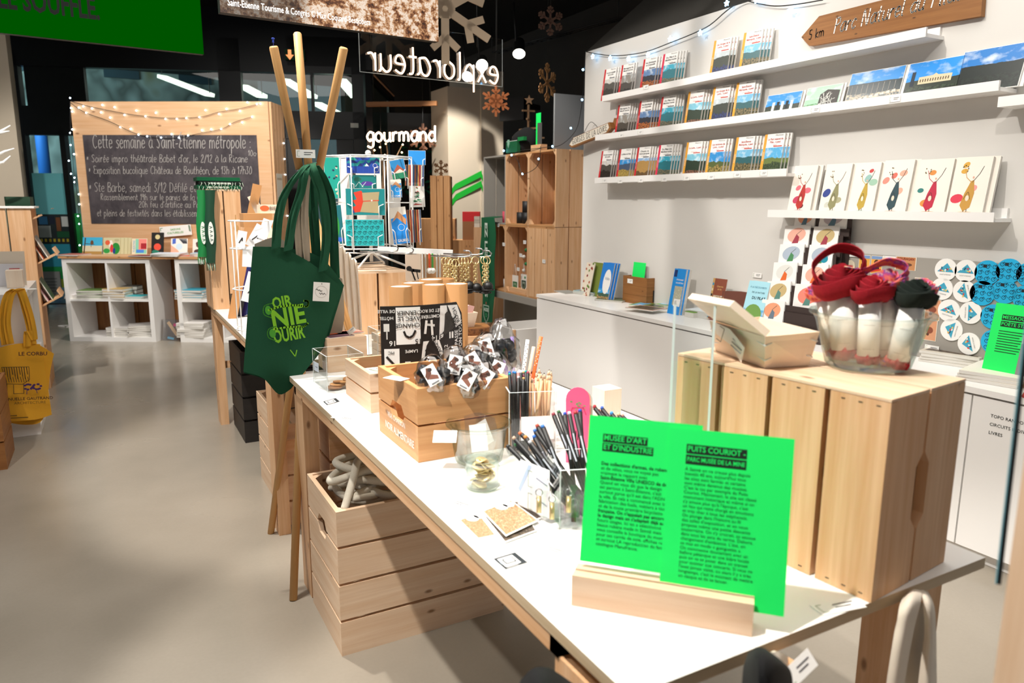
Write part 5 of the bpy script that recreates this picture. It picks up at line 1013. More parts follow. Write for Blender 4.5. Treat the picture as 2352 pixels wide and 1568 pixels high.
def art(b, M, w, h, kind, rnd):
    if kind == 'tri':
        n = 6
        for i in range(n):
            for j in range(3):
                x0 = w*i/n; y0 = h*(.45+.18*j); dx = w/n; dy = h*.18
                b.poly(M, [(x0, y0), (x0+dx, y0), (x0+dx/2, y0+dy)], triC[(i+j) % 5], .0005); b.poly(M, [(x0+dx/2, y0+dy), (x0+dx, y0), (min(w, x0+1.5*dx), y0+dy)], triC[(i*2+j+1) % 5], .0005)
        b.poly(M, [(w*.55, h*.45), (w*.68, h*.45), (w*.61, h*.63)], '#f2f2f2', .0007)
        for k in range(2): b.ring(M, w*(.86+.04*k), h*(.5-.27*k), h*.13, h*.02, '#f0f0ee', .0008); 
        for i in range(1, 6): b.line(M, [(w*i/6, 0), (w*i/6, h*.44)], .0008, '#3a60b8', .0006)
    elif kind == 'bike':
        for i in range(7):
            for j in range(5):
                x, y = w*(.07+.14*i+.05*(j % 2)), h*(.12+.19*j)
                if x < w*.95: b.ring(M, x, y, h*.055, h*.014, '#12363c', .0006, 9); b.line(M, [(x, y), (x+w*.04, y+h*.07), (x+w*.075, y)], h*.014, '#12363c', .0006)
    elif kind == 'scrib':
        b.poly(M, [(w*.2, h*.1), (w*.16, h*.3), (w*.26, h*.36), (w*.17, h*.55), (w*.28, h*.6), (w*.2, h*.85), (w*.4, h*.92), (w*.5, h*.7), (w*.5, h*.15)], '#d8402a', .0005); b.poly(M, [(w*.36, h*.12), (w*.84, h*.08), (w*.82, h*.5), (w*.86, h*.88), (w*.42, h*.84), (w*.44, h*.5)], '#b3a27a', .0007); b.line(M, [(w*.4, h*.52), (w*.84, h*.56)], h*.03, '#d8402a', .0009); b.line(M, [(w*.2, h*.1), (w*.15, h*.3)], h*.05, '#2a3fae', .0006)
        b.ell(M, w*.66, h*.55, w*.025, h*.035, '#f0efe8', .0009)
    elif kind == 'doodle':
        for k in range(13): b.ell(M, rnd.uniform(.15, .85)*w, rnd.uniform(.05, .92)*h, w*.08, h*.025, ['#e8c79a', '#12404a', '#f0ead8', '#1f2f5a'][k % 4], .0005, 8, rnd.random()*3)
    elif kind == 'leaf':
        b.ell(M, w*.45, h*.5, w*.28, h*.3, '#2f9a3a', .0005); b.ell(M, w*.3, h*.25, w*.25, h*.14, '#6fae3a', .0006); b.ell(M, w*.6, h*.12, w*.4, h*.06, '#2a62c8', .0005); b.poly(M, [(w*.3, h*.02), (w*.4, h*.14), (w*.5, h*.02)], '#e0562a', .0008)
    elif kind == 'galmier':
        b.poly(M, [(0, h*.7), (w, h*.8), (w, h), (0, h)], '#f2ede2', .0004); b.poly(M, [(w*.05, h*.6), (w*.5, h*.9), (w*.95, h*.66), (w*.9, h*.5), (w*.4, h*.72)], '#d89a6a', .0006); b.text(M, 'ST GALMIER', w*.5, h*.09, h*.11, '#f4f4f4', .0008, width=w*.9, bold=.02); b.ring(M, w*.6, h*.45, w*.2, w*.03, '#e8f2fa', .0007)
    elif kind == 'poster': b.poly(M, [(w*.05, h*.3), (w*.5, h*.75), (w*.95, h*.35)], '#b8604a', .0005); b.poly(M, [(0, 0), (w, 0), (w, h*.32), (0, h*.28)], '#2f8f6a', .0006); b.poly(M, [(w*.1, h*.3), (w*.9, h*.3), (w*.6, h*.5)], '#eee4d4', .0007)
    elif kind == 'tree':
        for k in range(26): yy = rnd.random(); b.poly(M, [(w*(.5+(rnd.random()-.5)*(.75*(1-yy)))+dx_, h*(.08+.8*yy)+dy_) for dx_, dy_ in ((-.004, 0), (.005, .001), (0, .008))], ['#1f5a3a', '#2f8a5a', '#a83a34', '#3a3a3a', '#6aa88a'][k % 5], .0005+.0001*(k % 3))
    elif kind == 'spines':
        for k in range(12): b.poly(M, [(w*k/12, 0), (w*(k+.8)/12, 0), (w*(k+.8)/12, h), (w*k/12, h)], ['#8a4a2a', '#2a2a34', '#c88a4a', '#b0342a', '#d8d0c0', '#3a5a8a'][k % 6], .0005)
    elif kind == 'teal': b.ell(M, w*.65, h*.4, w*.22, h*.16, '#5a3a9a', .0005); b.line(M, [(w*.2, h*.15), (w*.35, h*.5), (w*.5, h*.15)], .002, '#cfe8e4', .0006); b.line(M, [(w*.45, h*.15), (w*.6, h*.5)], .002, '#cfe8e4', .0006); b.ell(M, w*.3, h*.7, w*.14, h*.14, '#1a6a5a', .0004)
cards = [((789, 361), (866, 362), (796, 398), -.19, '#2148a8', 'tri', 'dark blue card with triangles and white bicycle, top of the middle column'), ((799, 401), (862, 402), (803, 434), -.185, '#12807e', 'teal', 'teal card with purple blot, second in the middle column'), ((783, 433), (874, 434), (795, 494), -.2, '#10868a', 'scrib', 'teal card with red and beige scribble, third in the middle column'), ((787, 504), (876, 504), (795, 565), -.2, '#1fb0b4', 'bike', 'turquoise card covered in small bicycles, bottom of the middle column'),
 ((740, 361), (776, 361), (748, 456), -.15, '#16a392', 'doodle', 'green-teal doodle card beside the bag, upper left column'), ((750, 472), (781, 470), (762, 562), -.15, '#14707a', 'leaf', 'card with green leaf shapes, lower left column'), ((911, 370), (944, 364), (903, 413), -.14, '#2f8fd0', 'poster', 'mountain poster card, upper right column'), ((902, 413), (927, 412), (899, 454), -.15, '#2a9ae6', 'galmier', 'blue lettered card, middle of the right column'), ((937, 345), (977, 346), (938, 378), -.06, '#2f9cf0', None, 'plain bright blue card standing tallest at the right'), ((928, 378), (972, 380), (930, 426), -.07, '#3a4a5a', 'spines', 'dark photo card right of the mountain poster'), ((952, 420), (986, 419), (943, 476), -.07, '#e8e6e0', 'tree', 'white card with a green mosaic tree, tilted at the right'), ((913, 478), (950, 474), (905, 562), -.13, '#2090ea', 'galmier', 'large blue lettered card, lower right column'), ((948, 483), (980, 482), (938, 557), -.08, '#6a4a34', 'spines', 'card striped like book spines, bottom right')]
hooks = []
for i, (a, c, d, off, m, kind, lab) in enumerate(cards):
    base = CC+V((0, off, 0)); p0, p1, p2 = PV(*a, base), PV(*c, base), PV(*d, base); ex = p1-p0; ey = p0-p2; w_, h_ = ex.length, ey.length; M = frame(p2, ex, ey)
    b = MB().slab(M, 0, w_, 0, h_, .002, 'white_paper'); b.quad(M, .001, w_-.001, .001, h_-.001, m, .0003); art(b, M, w_, h_, kind, random.Random(i)); tag(b.build('postcard'), lab+' of the stand', 'postcard')
    mk = lambda x, y, z: M @ V((x, y, z))
    for sx in (.16, .84): hooks.append([mk(w_*sx, -.012, -.012), mk(w_*sx, -.012, .005), mk(w_*sx, h_*.34, .005), mk(w_*(sx+(.12 if sx > .5 else -.12)), h_*.42, .004)])
for h in hooks: MB().tube(h, .0021, 'white_metal', 6).build('pocket_wire', t, world=True)
# ---- keyring rack
kb0, kb1 = YP(872, 573, 2.95), YP(1072, 583, 2.8); kz = kb0.z
t = thing('keyring_rack', 'white bar with chrome hooks for keyrings on the second table', 'rack', ((kb0+kb1)/2).to_tuple()[:2]+(T2,))
MB().beam(YP(868, 572, 2.97), YP(1040, 580, 2.83), .02, .022, 'white_metal').build('bar', t, world=True)
pst = YP(940, 600, 2.91); MB().tube([(pst.x, pst.y, T2), (pst.x, pst.y, pst.z+.02)], .01, 'white_metal', 10).build('post', t, world=True); MB().box((pst.x-.08, pst.y-.05, T2+EPS), (pst.x+.08, pst.y+.05, T2+.01), 'white_metal').build('base_plate', t, world=True)
for x, y, yy in ((905, 578, 2.78), (940, 582, 2.76), (1072, 590, 2.62), (1100, 585, 2.62), (1118, 590, 2.6)):
    p = YP(x, y, yy); MB().tube([p+V((-.1, .12, .0)), p+V((-.01, .0, 0)), p+V((.01, -.01, .004)), p+V((.014, -.012, .015)), p+V((.006, -.008, .024)), p+V((-.012, .004, .025))], .003, 'chrome', 8).build('hook', t, world=True)
kc = [(1022, 600, 2.70), (1030, 600, 2.68), (1040, 603, 2.66), (1047, 604, 2.64), (1060, 598, 2.66), (1068, 598, 2.65), (1075, 597, 2.64), (1092, 598, 2.62), (1112, 598, 2.6), (1118, 598, 2.585)]
for i, (x, y, yy) in enumerate(kc):
    p = YP(x, y, yy); t = thing('keyring', ['black miner-helmet keyring on a golden chain, leftmost of the row', 'second golden chain keyring from the left with black helmet', 'third golden chain keyring from the left with black helmet', 'fourth golden chain keyring from the left with black helmet', 'fifth golden chain keyring from the left with black helmet', 'sixth golden chain keyring from the left with black helmet', 'seventh golden chain keyring, left of the gap', 'golden chain keyring hanging alone on the middle hook', 'golden chain keyring with black helmet, left of the last pair', 'golden chain keyring with black helmet, rightmost'][i], 'keyring', p, 0, 'helmet keyrings on the rack')
    MB().tube([p+V((.015*cos(a), .005*sin(a), .015*sin(a))) for a in (2*pi*k/12 for k in range(12))], .0022, 'gold', 6, True).build('ring', t, world=True)
    L_ = .075+.006*(i % 3); b = MB()
    for k in range(8):
        c = p+V((0, 0, -.016-L_*k/8)); b.tube([c+V((.007*cos(a)*(k % 2+.3), .006*cos(a)*(1.2-k % 2), .0085*sin(a))) for a in (2*pi*j/8 for j in range(8))], .0021, 'gold', 5, True)
    b.build('chain', t, world=True)
    c = p+V((.004, -.004, -.028-L_)); b = MB().ball(c, .0215, 'black', 3, lambda v: 1 if v.z > -.3 else .93, (.9, 1, .95)); b.tube([c+V((.023*cos(a), .024*sin(a), -.012)) for a in (2*pi*k/16 for k in range(16))], .0022, 'black', 6, True); b.build('helmet', t, world=True)
for i, (x0, y0, x1, y1, yy, m, lab) in enumerate(((932, 600, 967, 646, 2.86, '#f0ddc8', 'cream card with a black pictogram hanging from the rack'),)):
    p, q = YP(x0, y1, yy), YP(x1, y0, yy); M = frame(p, (1, 0, 0), (0, 0, 1)); w_, h_ = q.x-p.x, q.z-p.z; b = MB().slab(M, 0, w_, 0, h_+.03, .001, m); b.line(M, [(w_*.15, h_*.62), (w_*.5, h_*.55), (w_*.9, h_*.5)], .012, '#1d1a18').line(M, [(w_*.4, h_*.5), (w_*.6, h_*.05)], .006, '#1d1a18').line(M, [(w_*.7, h_*.5), (w_*.8, h_*.1)], .004, '#1d1a18').ell(M, w_*.22, h_*.66, .012, .01, '#1d1a18', .0008); tag(b.build('hanging_card'), lab, 'card')
for i, (x, m, m2) in enumerate(((970, '#d8d4cc', None), (977, '#cfc8bc', None), (986, '#e2572a', '#f0efe8'), (993, '#3faa4a', '#f0efe8'), (1003, '#c8c4bc', None), (1010, '#d8d4cc', None))):
    p = YP(x, 582, 2.8); b = MB().beam(p, p+V((0, 0, -.11 if not m2 else -.06)), .010, .004, m)
    if m2: b.ball(p+V((0, 0, -.07)), .013, m2, 2)
    tag(b.build('hanging_strip'), ['clear-grey hanging strip, leftmost under the rack', 'second grey hanging strip under the rack', 'orange strap with a white charm under the rack', 'green strap with a white charm under the rack', 'grey hanging strip right of the green strap', 'rightmost grey hanging strip left of the chains'][i], 'strip', 'strips hanging under the rack')
# ---- veneer cup on a log slice on a pine box
b0 = Z(1066, 812, TT); M0 = T(b0.x+.0, 2.28, TT+EPS); bz = YP(1100, 772, 2.28).z-TT; bx1 = YP(1135, 780, 2.28).x
xl = YP(1062, 780, 2.28).x; wood_box('pine_box', 'pine box under the log slice near the far right table corner', 'box', T(xl-.05, 2.28, TT+EPS), bx1-xl+.05, .15, bz, 'pine')
c = V(((xl+bx1)/2+.01, 2.355, TT+EPS+bz+.0006)); t = thing('log_slice', 'round slice of log with rough brown bark on the pine box', 'log slice', c); rnd = random.Random(1); pf = [(.066*cos(a)*(1+.05*sin(5*a)), .066*sin(a)*(1+.05*sin(5*a))) for a in (2*pi*k/28 for k in range(28))]
MB().prism(pf, 0, .024, 'bark').build('bark', t); MB().prism([(x*.93, y*.93) for x, y in pf], .024, .0255, 'sign_wood').build('cut_face', t)
c2 = c+V((-.025, -.01, .0262)); t = thing('veneer_cup', 'small square veneer cup with pink packets on the log slice', 'cup', c2)
b = MB()
for i in range(4):
    a, d = [(-.02, -.02), (.02, -.02), (.02, .02), (-.02, .02)][i], [(.02, -.02), (.02, .02), (-.02, .02), (-.02, -.02)][i]; b.face([(a[0], a[1], 0), (d[0], d[1], 0), (d[0]*1.5, d[1]*1.5, .052), (a[0]*1.5, a[1]*1.5, .052)], 'birch', [(0, 0), (.04, 0), (.04, .05), (0, .05)])
b.face([(-.02, -.02, .001), (.02, -.02, .001), (.02, .02, .001), (-.02, .02, .001)], 'birch'); b.build('cup_wall', t, solid=.0015)
for i in range(3): tag(MB().box((-.012, -.003, 0), (.012, .003, .05), '#f2c8c4', T(c2.x-.01+.01*i, c2.y-.008+.01*i, c2.z+.024) @ RY(.3*(i-1))).build('packet'), ['pink packet leaning left in the veneer cup', 'middle pink packet in the veneer cup', 'pink packet leaning right in the veneer cup'][i], 'packet')
# ---- tall crate with scarves at the far left of the second table
yk = 4.28; k0, k1 = YP(480, 560, yk), YP(559, 560, yk); kz = YP(520, 439, yk).z; W = k1.x-k0.x; t = thing('wooden_crate', 'tall pine crate on end with the folded green scarves on top', 'crate', (k0.x, yk, T2+EPS)); H = kz-T2
for k in range(2):
    x0 = k*(W/2+.003); MB().box((x0, 0, 0), (x0+W/2-.004, .015, H), 'pine').build('front_slat', t, .001); MB().box((x0, .285, 0), (x0+W/2-.004, .3, H), 'pine').build('rear_slat', t, .001)
for xx in (0, W-.014): MB().box((xx, .016, 0), (xx+.013, .284, H), 'pine').build('side_board', t, .001)
MB().box((0, 0, H), (W, .3, H+.01), 'pine_light').build('top_board', t, .001)
Mx = frame((k0.x+W*.82, yk-.0008, T2+H*.55+.09), (1, 0, 0), (0, 0, 1)); b = MB().ell(Mx, 0, 0, .014, .018, '#c8985e', .0003).line(Mx, [(0, .02), (0, .07)], .006, '#c09058', .0003); b.build('burnt_mark', t, world=True)
for k in range(3):
    z = kz+.013+.0205*k; M = T(k0.x+W*.42+.01*(k % 2), yk+.1, z); lab = ['lowest folded green scarf on the tall crate', 'middle folded dark green fringed scarf on the tall crate', 'top folded bright green scarf on the tall crate'][k]; m = ['green_knit', 'darkgreen_cloth', 'green_knit'][k]
    t = thing('folded_scarf', lab, 'scarf', M.translation); w_ = W*.62
    b = MB().box((-w_, -.09, 0), (w_, .09, .009), m, M).box((-w_, -.088, .0095), (w_*.98, .09, .019), m, M); b.build('scarf_body', t, .004, world=True)
    b = MB(); rnd = random.Random(k)
    for j in range(26): x = -w_+2*w_*j/25; p = M @ V((x, -.09, .012)); b.tube([p, p+V((rnd.uniform(-.006, .006), -.012, -.004)), p+V((rnd.uniform(-.01, .01), -.016, -.02))], .0016, '#cfe0cc' if j % 2 else m, 4)
    if k < 2: b.build('fringe', t, world=True)
    if k < 2: MB().box((-.06, -.0915, .003), (.05, -.0905, .012), '#e6ebe0', M).build('white_motif', t, world=True)
for k, (x0, x1, y0, y1, m, lab) in enumerate(((452, 474, 437, 590, '#12803f', 'light green fringed scarf hanging down the left side of the tall crate'), (470, 492, 437, 604, '#0b3f28', 'dark green fringed scarf hanging in front of the tall crate edge'))):
    yy = yk-.03-.02*k; P = [[YP(x0+(x1-x0)*u+2*sin(v*9+u*2)+(4*v if k else 2*v), y0+(y1-y0)*v, yy-.012*sin(pi*u)) for u in (0, .33, .66, 1)] for v in [j/8 for j in range(9)]]
    P.insert(0, [p+V((.03, .1, .002)) for p in P[0]]); t = thing('hanging_scarf', lab, 'scarf', P[-1][0]); MB().grid(P, m).build('scarf_body', t, solid=.005, world=True)
    b = MB()
    for u in range(9): p = P[-1][0].lerp(P[-1][3], u/8); b.tube([p, p+V((.004*sin(u*2), -.004, -.04))], .0022, '#bfe0cc' if u % 2 else m, 4)
    b.build('fringe', t, world=True)
    q = YP((x0+x1)/2+4, 535, yy-.018); M = frame(q, (1, 0, 0), (.05, 0, 1)); b = MB().ell(M, 0, 0, .014, .06, '#e8efe8', 0)
    for j in range(4): b.line(M, [(-.006, .035-.022*j), (.006, .03-.022*j), (-.005, .024-.022*j)], .003, m, .0006)
    b.build('white_motif', t, world=True)
# ---- navy notebooks, grey box and wire rack of cards
for k in range(6):
    p = Z(512+7*k, 690-1.5*k, T2+.001); M = frame((p.x, 4.0, T2+.002), (.35, -.95, 0), (.25, .05, 1)); z_ = .0155*k; b = MB(); Mk = T(*(M.to_3x3() @ V((0, 0, z_)))) @ M
    b.box((-.06, 0, 0), (.06, .24, .011), 'pages', Mk).box((-.061, -.001, .011), (.061, .241, .0135), '#1d2f6a' if k else '#32266a', Mk)
    tag(b.build('notebook'), ['purple-navy notebook at the front left of the leaning row', 'second navy notebook in the leaning row', 'third navy notebook in the leaning row', 'fourth navy notebook in the leaning row', 'fifth navy notebook in the leaning row', 'rearmost navy notebook in the leaning row'][k], 'notebook', 'navy notebooks before the tall crate')
p = Z(546, 727, T2); t = thing('grey_box', 'small open grey metal box on the second table left edge', 'box', p); b = MB(); X0, Y0, w_, d_, h_ = p.x-.015, p.y+.0, .12, .12, PV(546, 680, p).z-T2
for a, c in (((0, 0, 0), (w_, .003, h_)), ((0, d_-.003, 0), (w_, d_, h_)), ((0, 0, 0), (.003, d_, h_)), ((w_-.003, 0, 0), (w_, d_, h_)), ((0, 0, 0), (w_, d_, .003))): b.box(a, c, 'dark_metal', T(X0, Y0, T2+EPS))
b.build('box_body', t, world=True)
rc_ = YP(590, 690, 3.45); t = thing('wire_card_rack', 'white wire rack of fanned white cards left of the green tote', 'card rack', (rc_.x, 3.45, T2)); rx = rc_.x
for zz in (T2+.02, T2+.2, T2+.38, T2+.5): MB().tube([(rx+.1*cos(a), 3.45+.1*sin(a), zz) for a in (2*pi*k/10 for k in range(10))], .003, 'white_metal', 6, True).build('ring', t, world=True)
for k in range(5): a = 2*pi*k/5; MB().tube([(rx+.1*cos(a), 3.45+.1*sin(a), T2+EPS), (rx+.1*cos(a), 3.45+.1*sin(a), T2+.5)], .003, 'white_metal', 6).build('rod', t, world=True)
wc = [((527, 529), (548, 533), (541, 568), 0), ((550, 505), (577, 520), (563, 560), 1), ((546, 565), (575, 567), (556, 612), 2), ((570, 500), (592, 508), (590, 545), 3), ((533, 622), (572, 632), (553, 690), 4), ((568, 560), (590, 562), (585, 620), 5), ((574, 625), (592, 630), (590, 680), 6)]
for i, (a, c, d, k) in enumerate(wc):
    base = V((rx-.06+.02*(i % 3), 3.36+.03*(i % 2), 0)); p0, p1, p2 = PV(*a, base), PV(*c, base), PV(*d, base); M = frame(p2, p1-p0, p0-p2); w_, h_ = (p1-p0).length, (p0-p2).length; b = MB().slab(M, 0, w_, 0, h_, .0015, '#eef0f2'); b.line(M, [(w_*.3, h_*.3), (w_*.55, h_*.6), (w_*.6, h_*.45)], .005, '#3a3634') if i in (0, 1, 4) else None
    tag(b.build('greeting_card'), ['small white card with brown mark, upper left of the wire rack', 'large white card with dark stroke, top of the wire rack', 'plain white card in the middle of the wire rack', 'white card at the top right of the wire rack', 'large white card with brown oval low in the wire rack', 'white card half hidden by the tote, middle of the rack', 'white card half hidden by the tote, low in the rack'][i], 'card')
for i, (x0, y0, x1, y1, yy, m, lab) in enumerate(((560, 490, 625, 522, 3.40, 'kraft', 'open kraft box on top of the white card rack'), (600, 470, 640, 490, 3.42, 'birch', 'cream and orange printed box behind the white card rack'))):
    p, q = YP(x0, y1, yy), YP(x1, y0, yy); b = MB().box((p.x, yy, p.z), (q.x, yy+.1, q.z), m)
    if i: M = frame((p.x, yy-.0005, p.z), (1, 0, 0), (0, 0, 1)); b.ell(M, (q.x-p.x)*.2, (q.z-p.z)*.6, .02, .012, '#d86a3a'); b.text(M, 'BIE', (q.x-p.x)*.65, (q.z-p.z)*.55, .022, '#4a3a2a')
    tag(b.build('paper_box'), lab, 'box')
for i, (pts, lab) in enumerate(((((575, 420), (596, 425), (572, 468)), 'tall kraft paper bag leaning at the tall crate right side'), (((563, 455), (580, 448), (592, 500)), 'folded pale wooden easel strip beside the tall crate'))):
    base = V((rx-.02, 3.9, 0)); p0, p1, p2 = (PV(*q, base) for q in pts); M = frame(p2, p1-p0, p0-p2); tag(MB().slab(M, 0, (p1-p0).length, -(p2.z-T2)*1.02, (p0-p2).length, .02, ['kraft', 'birch'][i]).build(['paper_bag', 'wooden_easel'][i]), lab, ['bag', 'easel'][i])
# ================================================================ books and cards along the right wall
def wallM(y, z, tilt=14, x=2.955, yaw=0):        # frame facing the room: local x towards the camera, y up, leaning back on the wall
    M = frame((x, y, z), (sin(R(yaw)), -1, 0), (0, 0, 1)); return M @ RX(-R(tilt))
ORD = ['first', 'second', 'third', 'fourth', 'fifth', 'sixth', 'seventh', 'eighth', 'ninth']
def guide(name, w, h, th, spine, pic, title, sub, red):
    t = thing(name, 'x', 'book'); I = Matrix()
    MB().box((.001, .001, -th+.0005), (w-.001, h-.001, -.0006), 'pages').build('pages', t)
    b = MB().box((0, 0, -.0006), (w, h, 0), 'white_paper').box((0, 0, -th), (w, h, -th+.0005), 'white_paper').box((-.0004, 0, -th), (.0004, h, 0), spine)
    b.quad(I, 0, w*.13, 0, h, spine, .0003); b.quad(I, w*.13, w, 0, h*.66, pic, .0003); b.text(I, 'RANDONNEES', w*.065, h*.45, w*.055, 'white_paper', .0005, rot=pi/2)
    b.text(I, title, w*.56, h*.83, w*(.15 if len(title) < 18 else .115), '#b3261e' if red else '#2a2a2c', .0006, width=w*.74, bold=.02, space=1.0)
    b.text(I, sub, w*.56, h*.72, w*.06, '#b3261e' if red else '#3a3a3c', .0006); b.quad(I, w*.5, w*.92, h*.675, h*.7, '#c02a22' if red else '#2a3444', .0005); b.text(I, 'FFRandonnee', w*.72, h*.96, w*.07, '#2a2a2a', .0006)
    b.build('cover', t); return t
GW, GH = .122, .198
G = {}
def getg(k, spine, pic, title, sub, red):
    if k not in G: G[k] = [guide('hiking_guide', GW, GH, .0085, spine, pic, title, sub, red), 0]
    return G[k]
RED, YEL = '#c8141e', '#e3a02c'; PNK = '#d81e4a'
spec = {'loireG': (RED, 'ph_grey', 'Sources et gorges\nde la Loire', 'à pied', 0, 'grey river photo'), 'massif': (RED, 'ph_mono', 'Montagnes du\nMassif central', 'tour du Forez', 0, 'grey mountain photo'), 'compo': (RED, 'ph_fire', 'Vers Saint-Jacques\nde Compostelle', 'Cluny', 0, 'dark orange evening photo'), 'medit': (PNK, 'ph_teal', 'Du Pilat à la\nMéditerranée', 'par les monts', 0, 'turquoise coast photo'), 'gorges': (YEL, 'ph_gorge', 'Les Gorges de la\nLoire... à pied', 'sur la rive', 1, 'blue river bend photo'), 'metro': (YEL, 'ph_hill', 'Saint-Étienne\nMétropole... à pied', 'du Forez au Pilat', 1, 'blue hills and boulders photo'), 'loire': (YEL, 'ph_loire', 'La Loire... à pied', 'Roannais, Forez', 1, 'hiker on a lane photo'), 'lyon': (YEL, 'ph_lyon', 'Les environs de\nLyon... à pied', 'balades', 1, 'golden tree-lined path photo'), 'forez': (RED, 'ph_field', 'Les Monts du Forez', 'du Roannais', 0, 'blue sky and cornfield photo'), 'arch': (RED, 'ph_arch', 'Chemin de\nSaint-Jacques', 'de Compostelle', 0, 'stone arcade photo'), 'pilat': (YEL, 'ph_pilat', 'Le Parc naturel du\nPilat... à pied', 'régional', 1, 'green hills of wildflowers photo'), 'medit2': (RED, 'ph_teal', 'Du Pilat à la\nMéditerranée ', 'par les monts', 0, 'teal lake photo')}
def stack(k, led, ln, pos, xl, xr, yb, n):
    sp = spec[k]; g = getg(k, *sp[:5]); z, y0, y1 = LED[led]; zb = z+.0008
    p = XP(xl, yb, 2.945); wpx = XP(xl, yb, 2.945).y-XP(xr, yb, 2.945).y
    for j in range(n):
        M = wallM(p.y-.0125*j, zb, 8.5, 2.914+.0098*j, 3)
        lab = f"{ {RED: 'red', PNK: 'pink-red', YEL: 'yellow'}[sp[0]] }-spined hiking guide with {sp[5]}, {pos} on the {ln} ledge" if j == 0 else f"hiking guide copy standing behind the {pos} stack front on the {ln} ledge"
        if g[1] == 0: o = g[0]; g[1] = 1; o.matrix_basis = M; o['label'] = lab
        else: o = dup(g[0], lab, M)
        if 'group' in o: del o['group']
        if j: o['group'] = f"copies behind the {pos} stack of the {ln} ledge"
        else: o['group'] = f'front guides on the {ln} ledge'
pos_ = lambda i: ORD[i]+' from left'
for i, (k, xl, xr, yb, n) in enumerate((('loireG', 1389, 1415, 212, 3), ('massif', 1428, 1455, 200, 2), ('compo', 1478, 1500, 190, 4), ('medit', 1523, 1560, 182, 4), ('gorges', 1639, 1683, 155, 3), ('metro', 1707, 1760, 140, 4))): stack(k, 0, 'top', pos_(i), xl, xr, yb, n)
for i, (k, xl, xr, yb, n) in enumerate((('massif', 1420, 1447, 303, 4), ('compo', 1469, 1503, 296, 4), ('medit2', 1519, 1560, 289, 4), ('loire', 1580, 1617, 280, 4), ('gorges', 1637, 1682, 273, 3), ('metro', 1690, 1743, 265, 3))): stack(k, 1, 'second', pos_(i), xl, xr, yb, n)
for i, (k, xl, xr, yb, n) in enumerate((('loireG', 1382, 1412, 407, 3), ('forez', 1423, 1454, 405, 4), ('arch', 1464, 1498, 403, 4), ('medit', 1513, 1551, 401, 4), ('loire', 1576, 1617, 398, 4), ('lyon', 1628, 1674, 395, 3), ('metro', 1689, 1735, 392, 4), ('pilat', 1754, 1805, 389, 3))): stack(k, 2, 'third', pos_(i), xl, xr, yb, n)
# landscape postcards on the second ledge
for i, (x0, x1, yb, m, w_, h_, lab) in enumerate(((1752, 1832, 256, 'ph_town', .185, .115, 'landscape postcard of a grey building under blue sky, leftmost after the guides'), (1842, 1924, 244, 'ph_mint', .17, .12, 'pale mint landscape postcard with a black and white construction picture'), (1938, 2062, 226, 'ph_port', .245, .155, 'large landscape card of a blue boat harbour on the second ledge'), (2070, 2196, 210, 'ph_town', .225, .155, 'large landscape card of a pale town hall under blue sky'), (2192, 2340, 192, 'ph_sunset', .235, .165, 'dark green landscape panorama card at the right ledge end'))):
    p = XP(x0, yb, 2.935); z = LED[1][0]+.001; t = thing('landscape_card', lab, 'postcard', p)
    L_ = p.y-XP(x1, yb-14, 2.935).y; M = wallM(p.y, z, 16, 2.935); b = MB().slab(M, 0, L_, 0, h_, .003, 'white_paper'); b.quad(M, .002, L_-.002, .002, h_-.002, m, .0003)
    I2 = M
    if i == 0:
        for k in range(5): b.poly(I2, [(L_*(.2+.13*k), .02), (L_*(.28+.13*k), .02), (L_*(.28+.13*k), .075), (L_*(.2+.13*k), .075)], '#16242a' if k % 2 else '#cfdade', .0006)
    if i == 1:
        b.poly(I2, [(L_*.4, .015), (L_*.95, .02), (L_*.95, .09), (L_*.6, .1), (L_*.42, .08)], '#4a4644', .0006); rnd = random.Random(9)
        for k in range(14): b.line(I2, [(L_*rnd.uniform(.42, .9), rnd.uniform(.02, .05)), (L_*rnd.uniform(.42, .9), rnd.uniform(.05, .09))], .0025, '#d8d8d2', .0008)
    if i == 2:
        for k in range(9): b.poly(I2, [(L_*(.05+.1*k), .022+.003*k), (L_*(.12+.1*k), .022+.003*k), (L_*(.11+.1*k), .034+.003*k), (L_*(.06+.1*k), .03+.003*k)], '#e6ded0', .0006); b.line(I2, [(L_*(.08+.1*k), .03), (L_*(.08+.1*k), .095)], .0012, '#c8c0b4', .0006)
    if i == 3:
        b.poly(I2, [(L_*.25, .06), (L_*.85, .06), (L_*.85, .09), (L_*.6, .092), (L_*.55, .1), (L_*.5, .092), (L_*.25, .09)], '#d8c8a4', .0006); b.poly(I2, [(L_*.1, .055), (L_*.17, .055), (L_*.17, .115), (L_*.1, .115)], '#2a3440', .0006)
        for k in range(12): b.poly(I2, [(L_*(.28+.046*k), .068), (L_*(.3+.046*k), .068), (L_*(.3+.046*k), .08), (L_*(.28+.046*k), .08)], '#5a4a34', .0008)
    b.build('card_front', t, world=True); Mb = wallM(p.y-.012, z, 15, 2.944); MB().slab(Mb, 0, L_, 0, h_, .004, 'white_paper').build('card_behind', t, world=True)
# price tags on the ledges
tags = [(1483, 200, 0), (1426, 311, 1), (1470, 304, 1), (1872, 252, 1), (2055, 227, 1), (1388, 415, 2), (1424, 416, 2), (1471, 414, 2), (1525, 412, 2), (1576, 409, 2), (1632, 407, 2), (1692, 402, 2), (1753, 398, 2)]
for i, (x, y, l) in enumerate(tags):
    p = XP(x, y, XS-.002); price(['price label on the top ledge lip', 'first price label on the second ledge', 'second price label on the second ledge', 'price label under the mint landscape card', 'price label under the harbour and town hall cards'][i] if i < 5 else f'{ORD[i-5]} price label from the left along the third ledge lip', p, (0, -1, 0), (.05, 0, 1), .05, .024, group='price labels on the ledges')
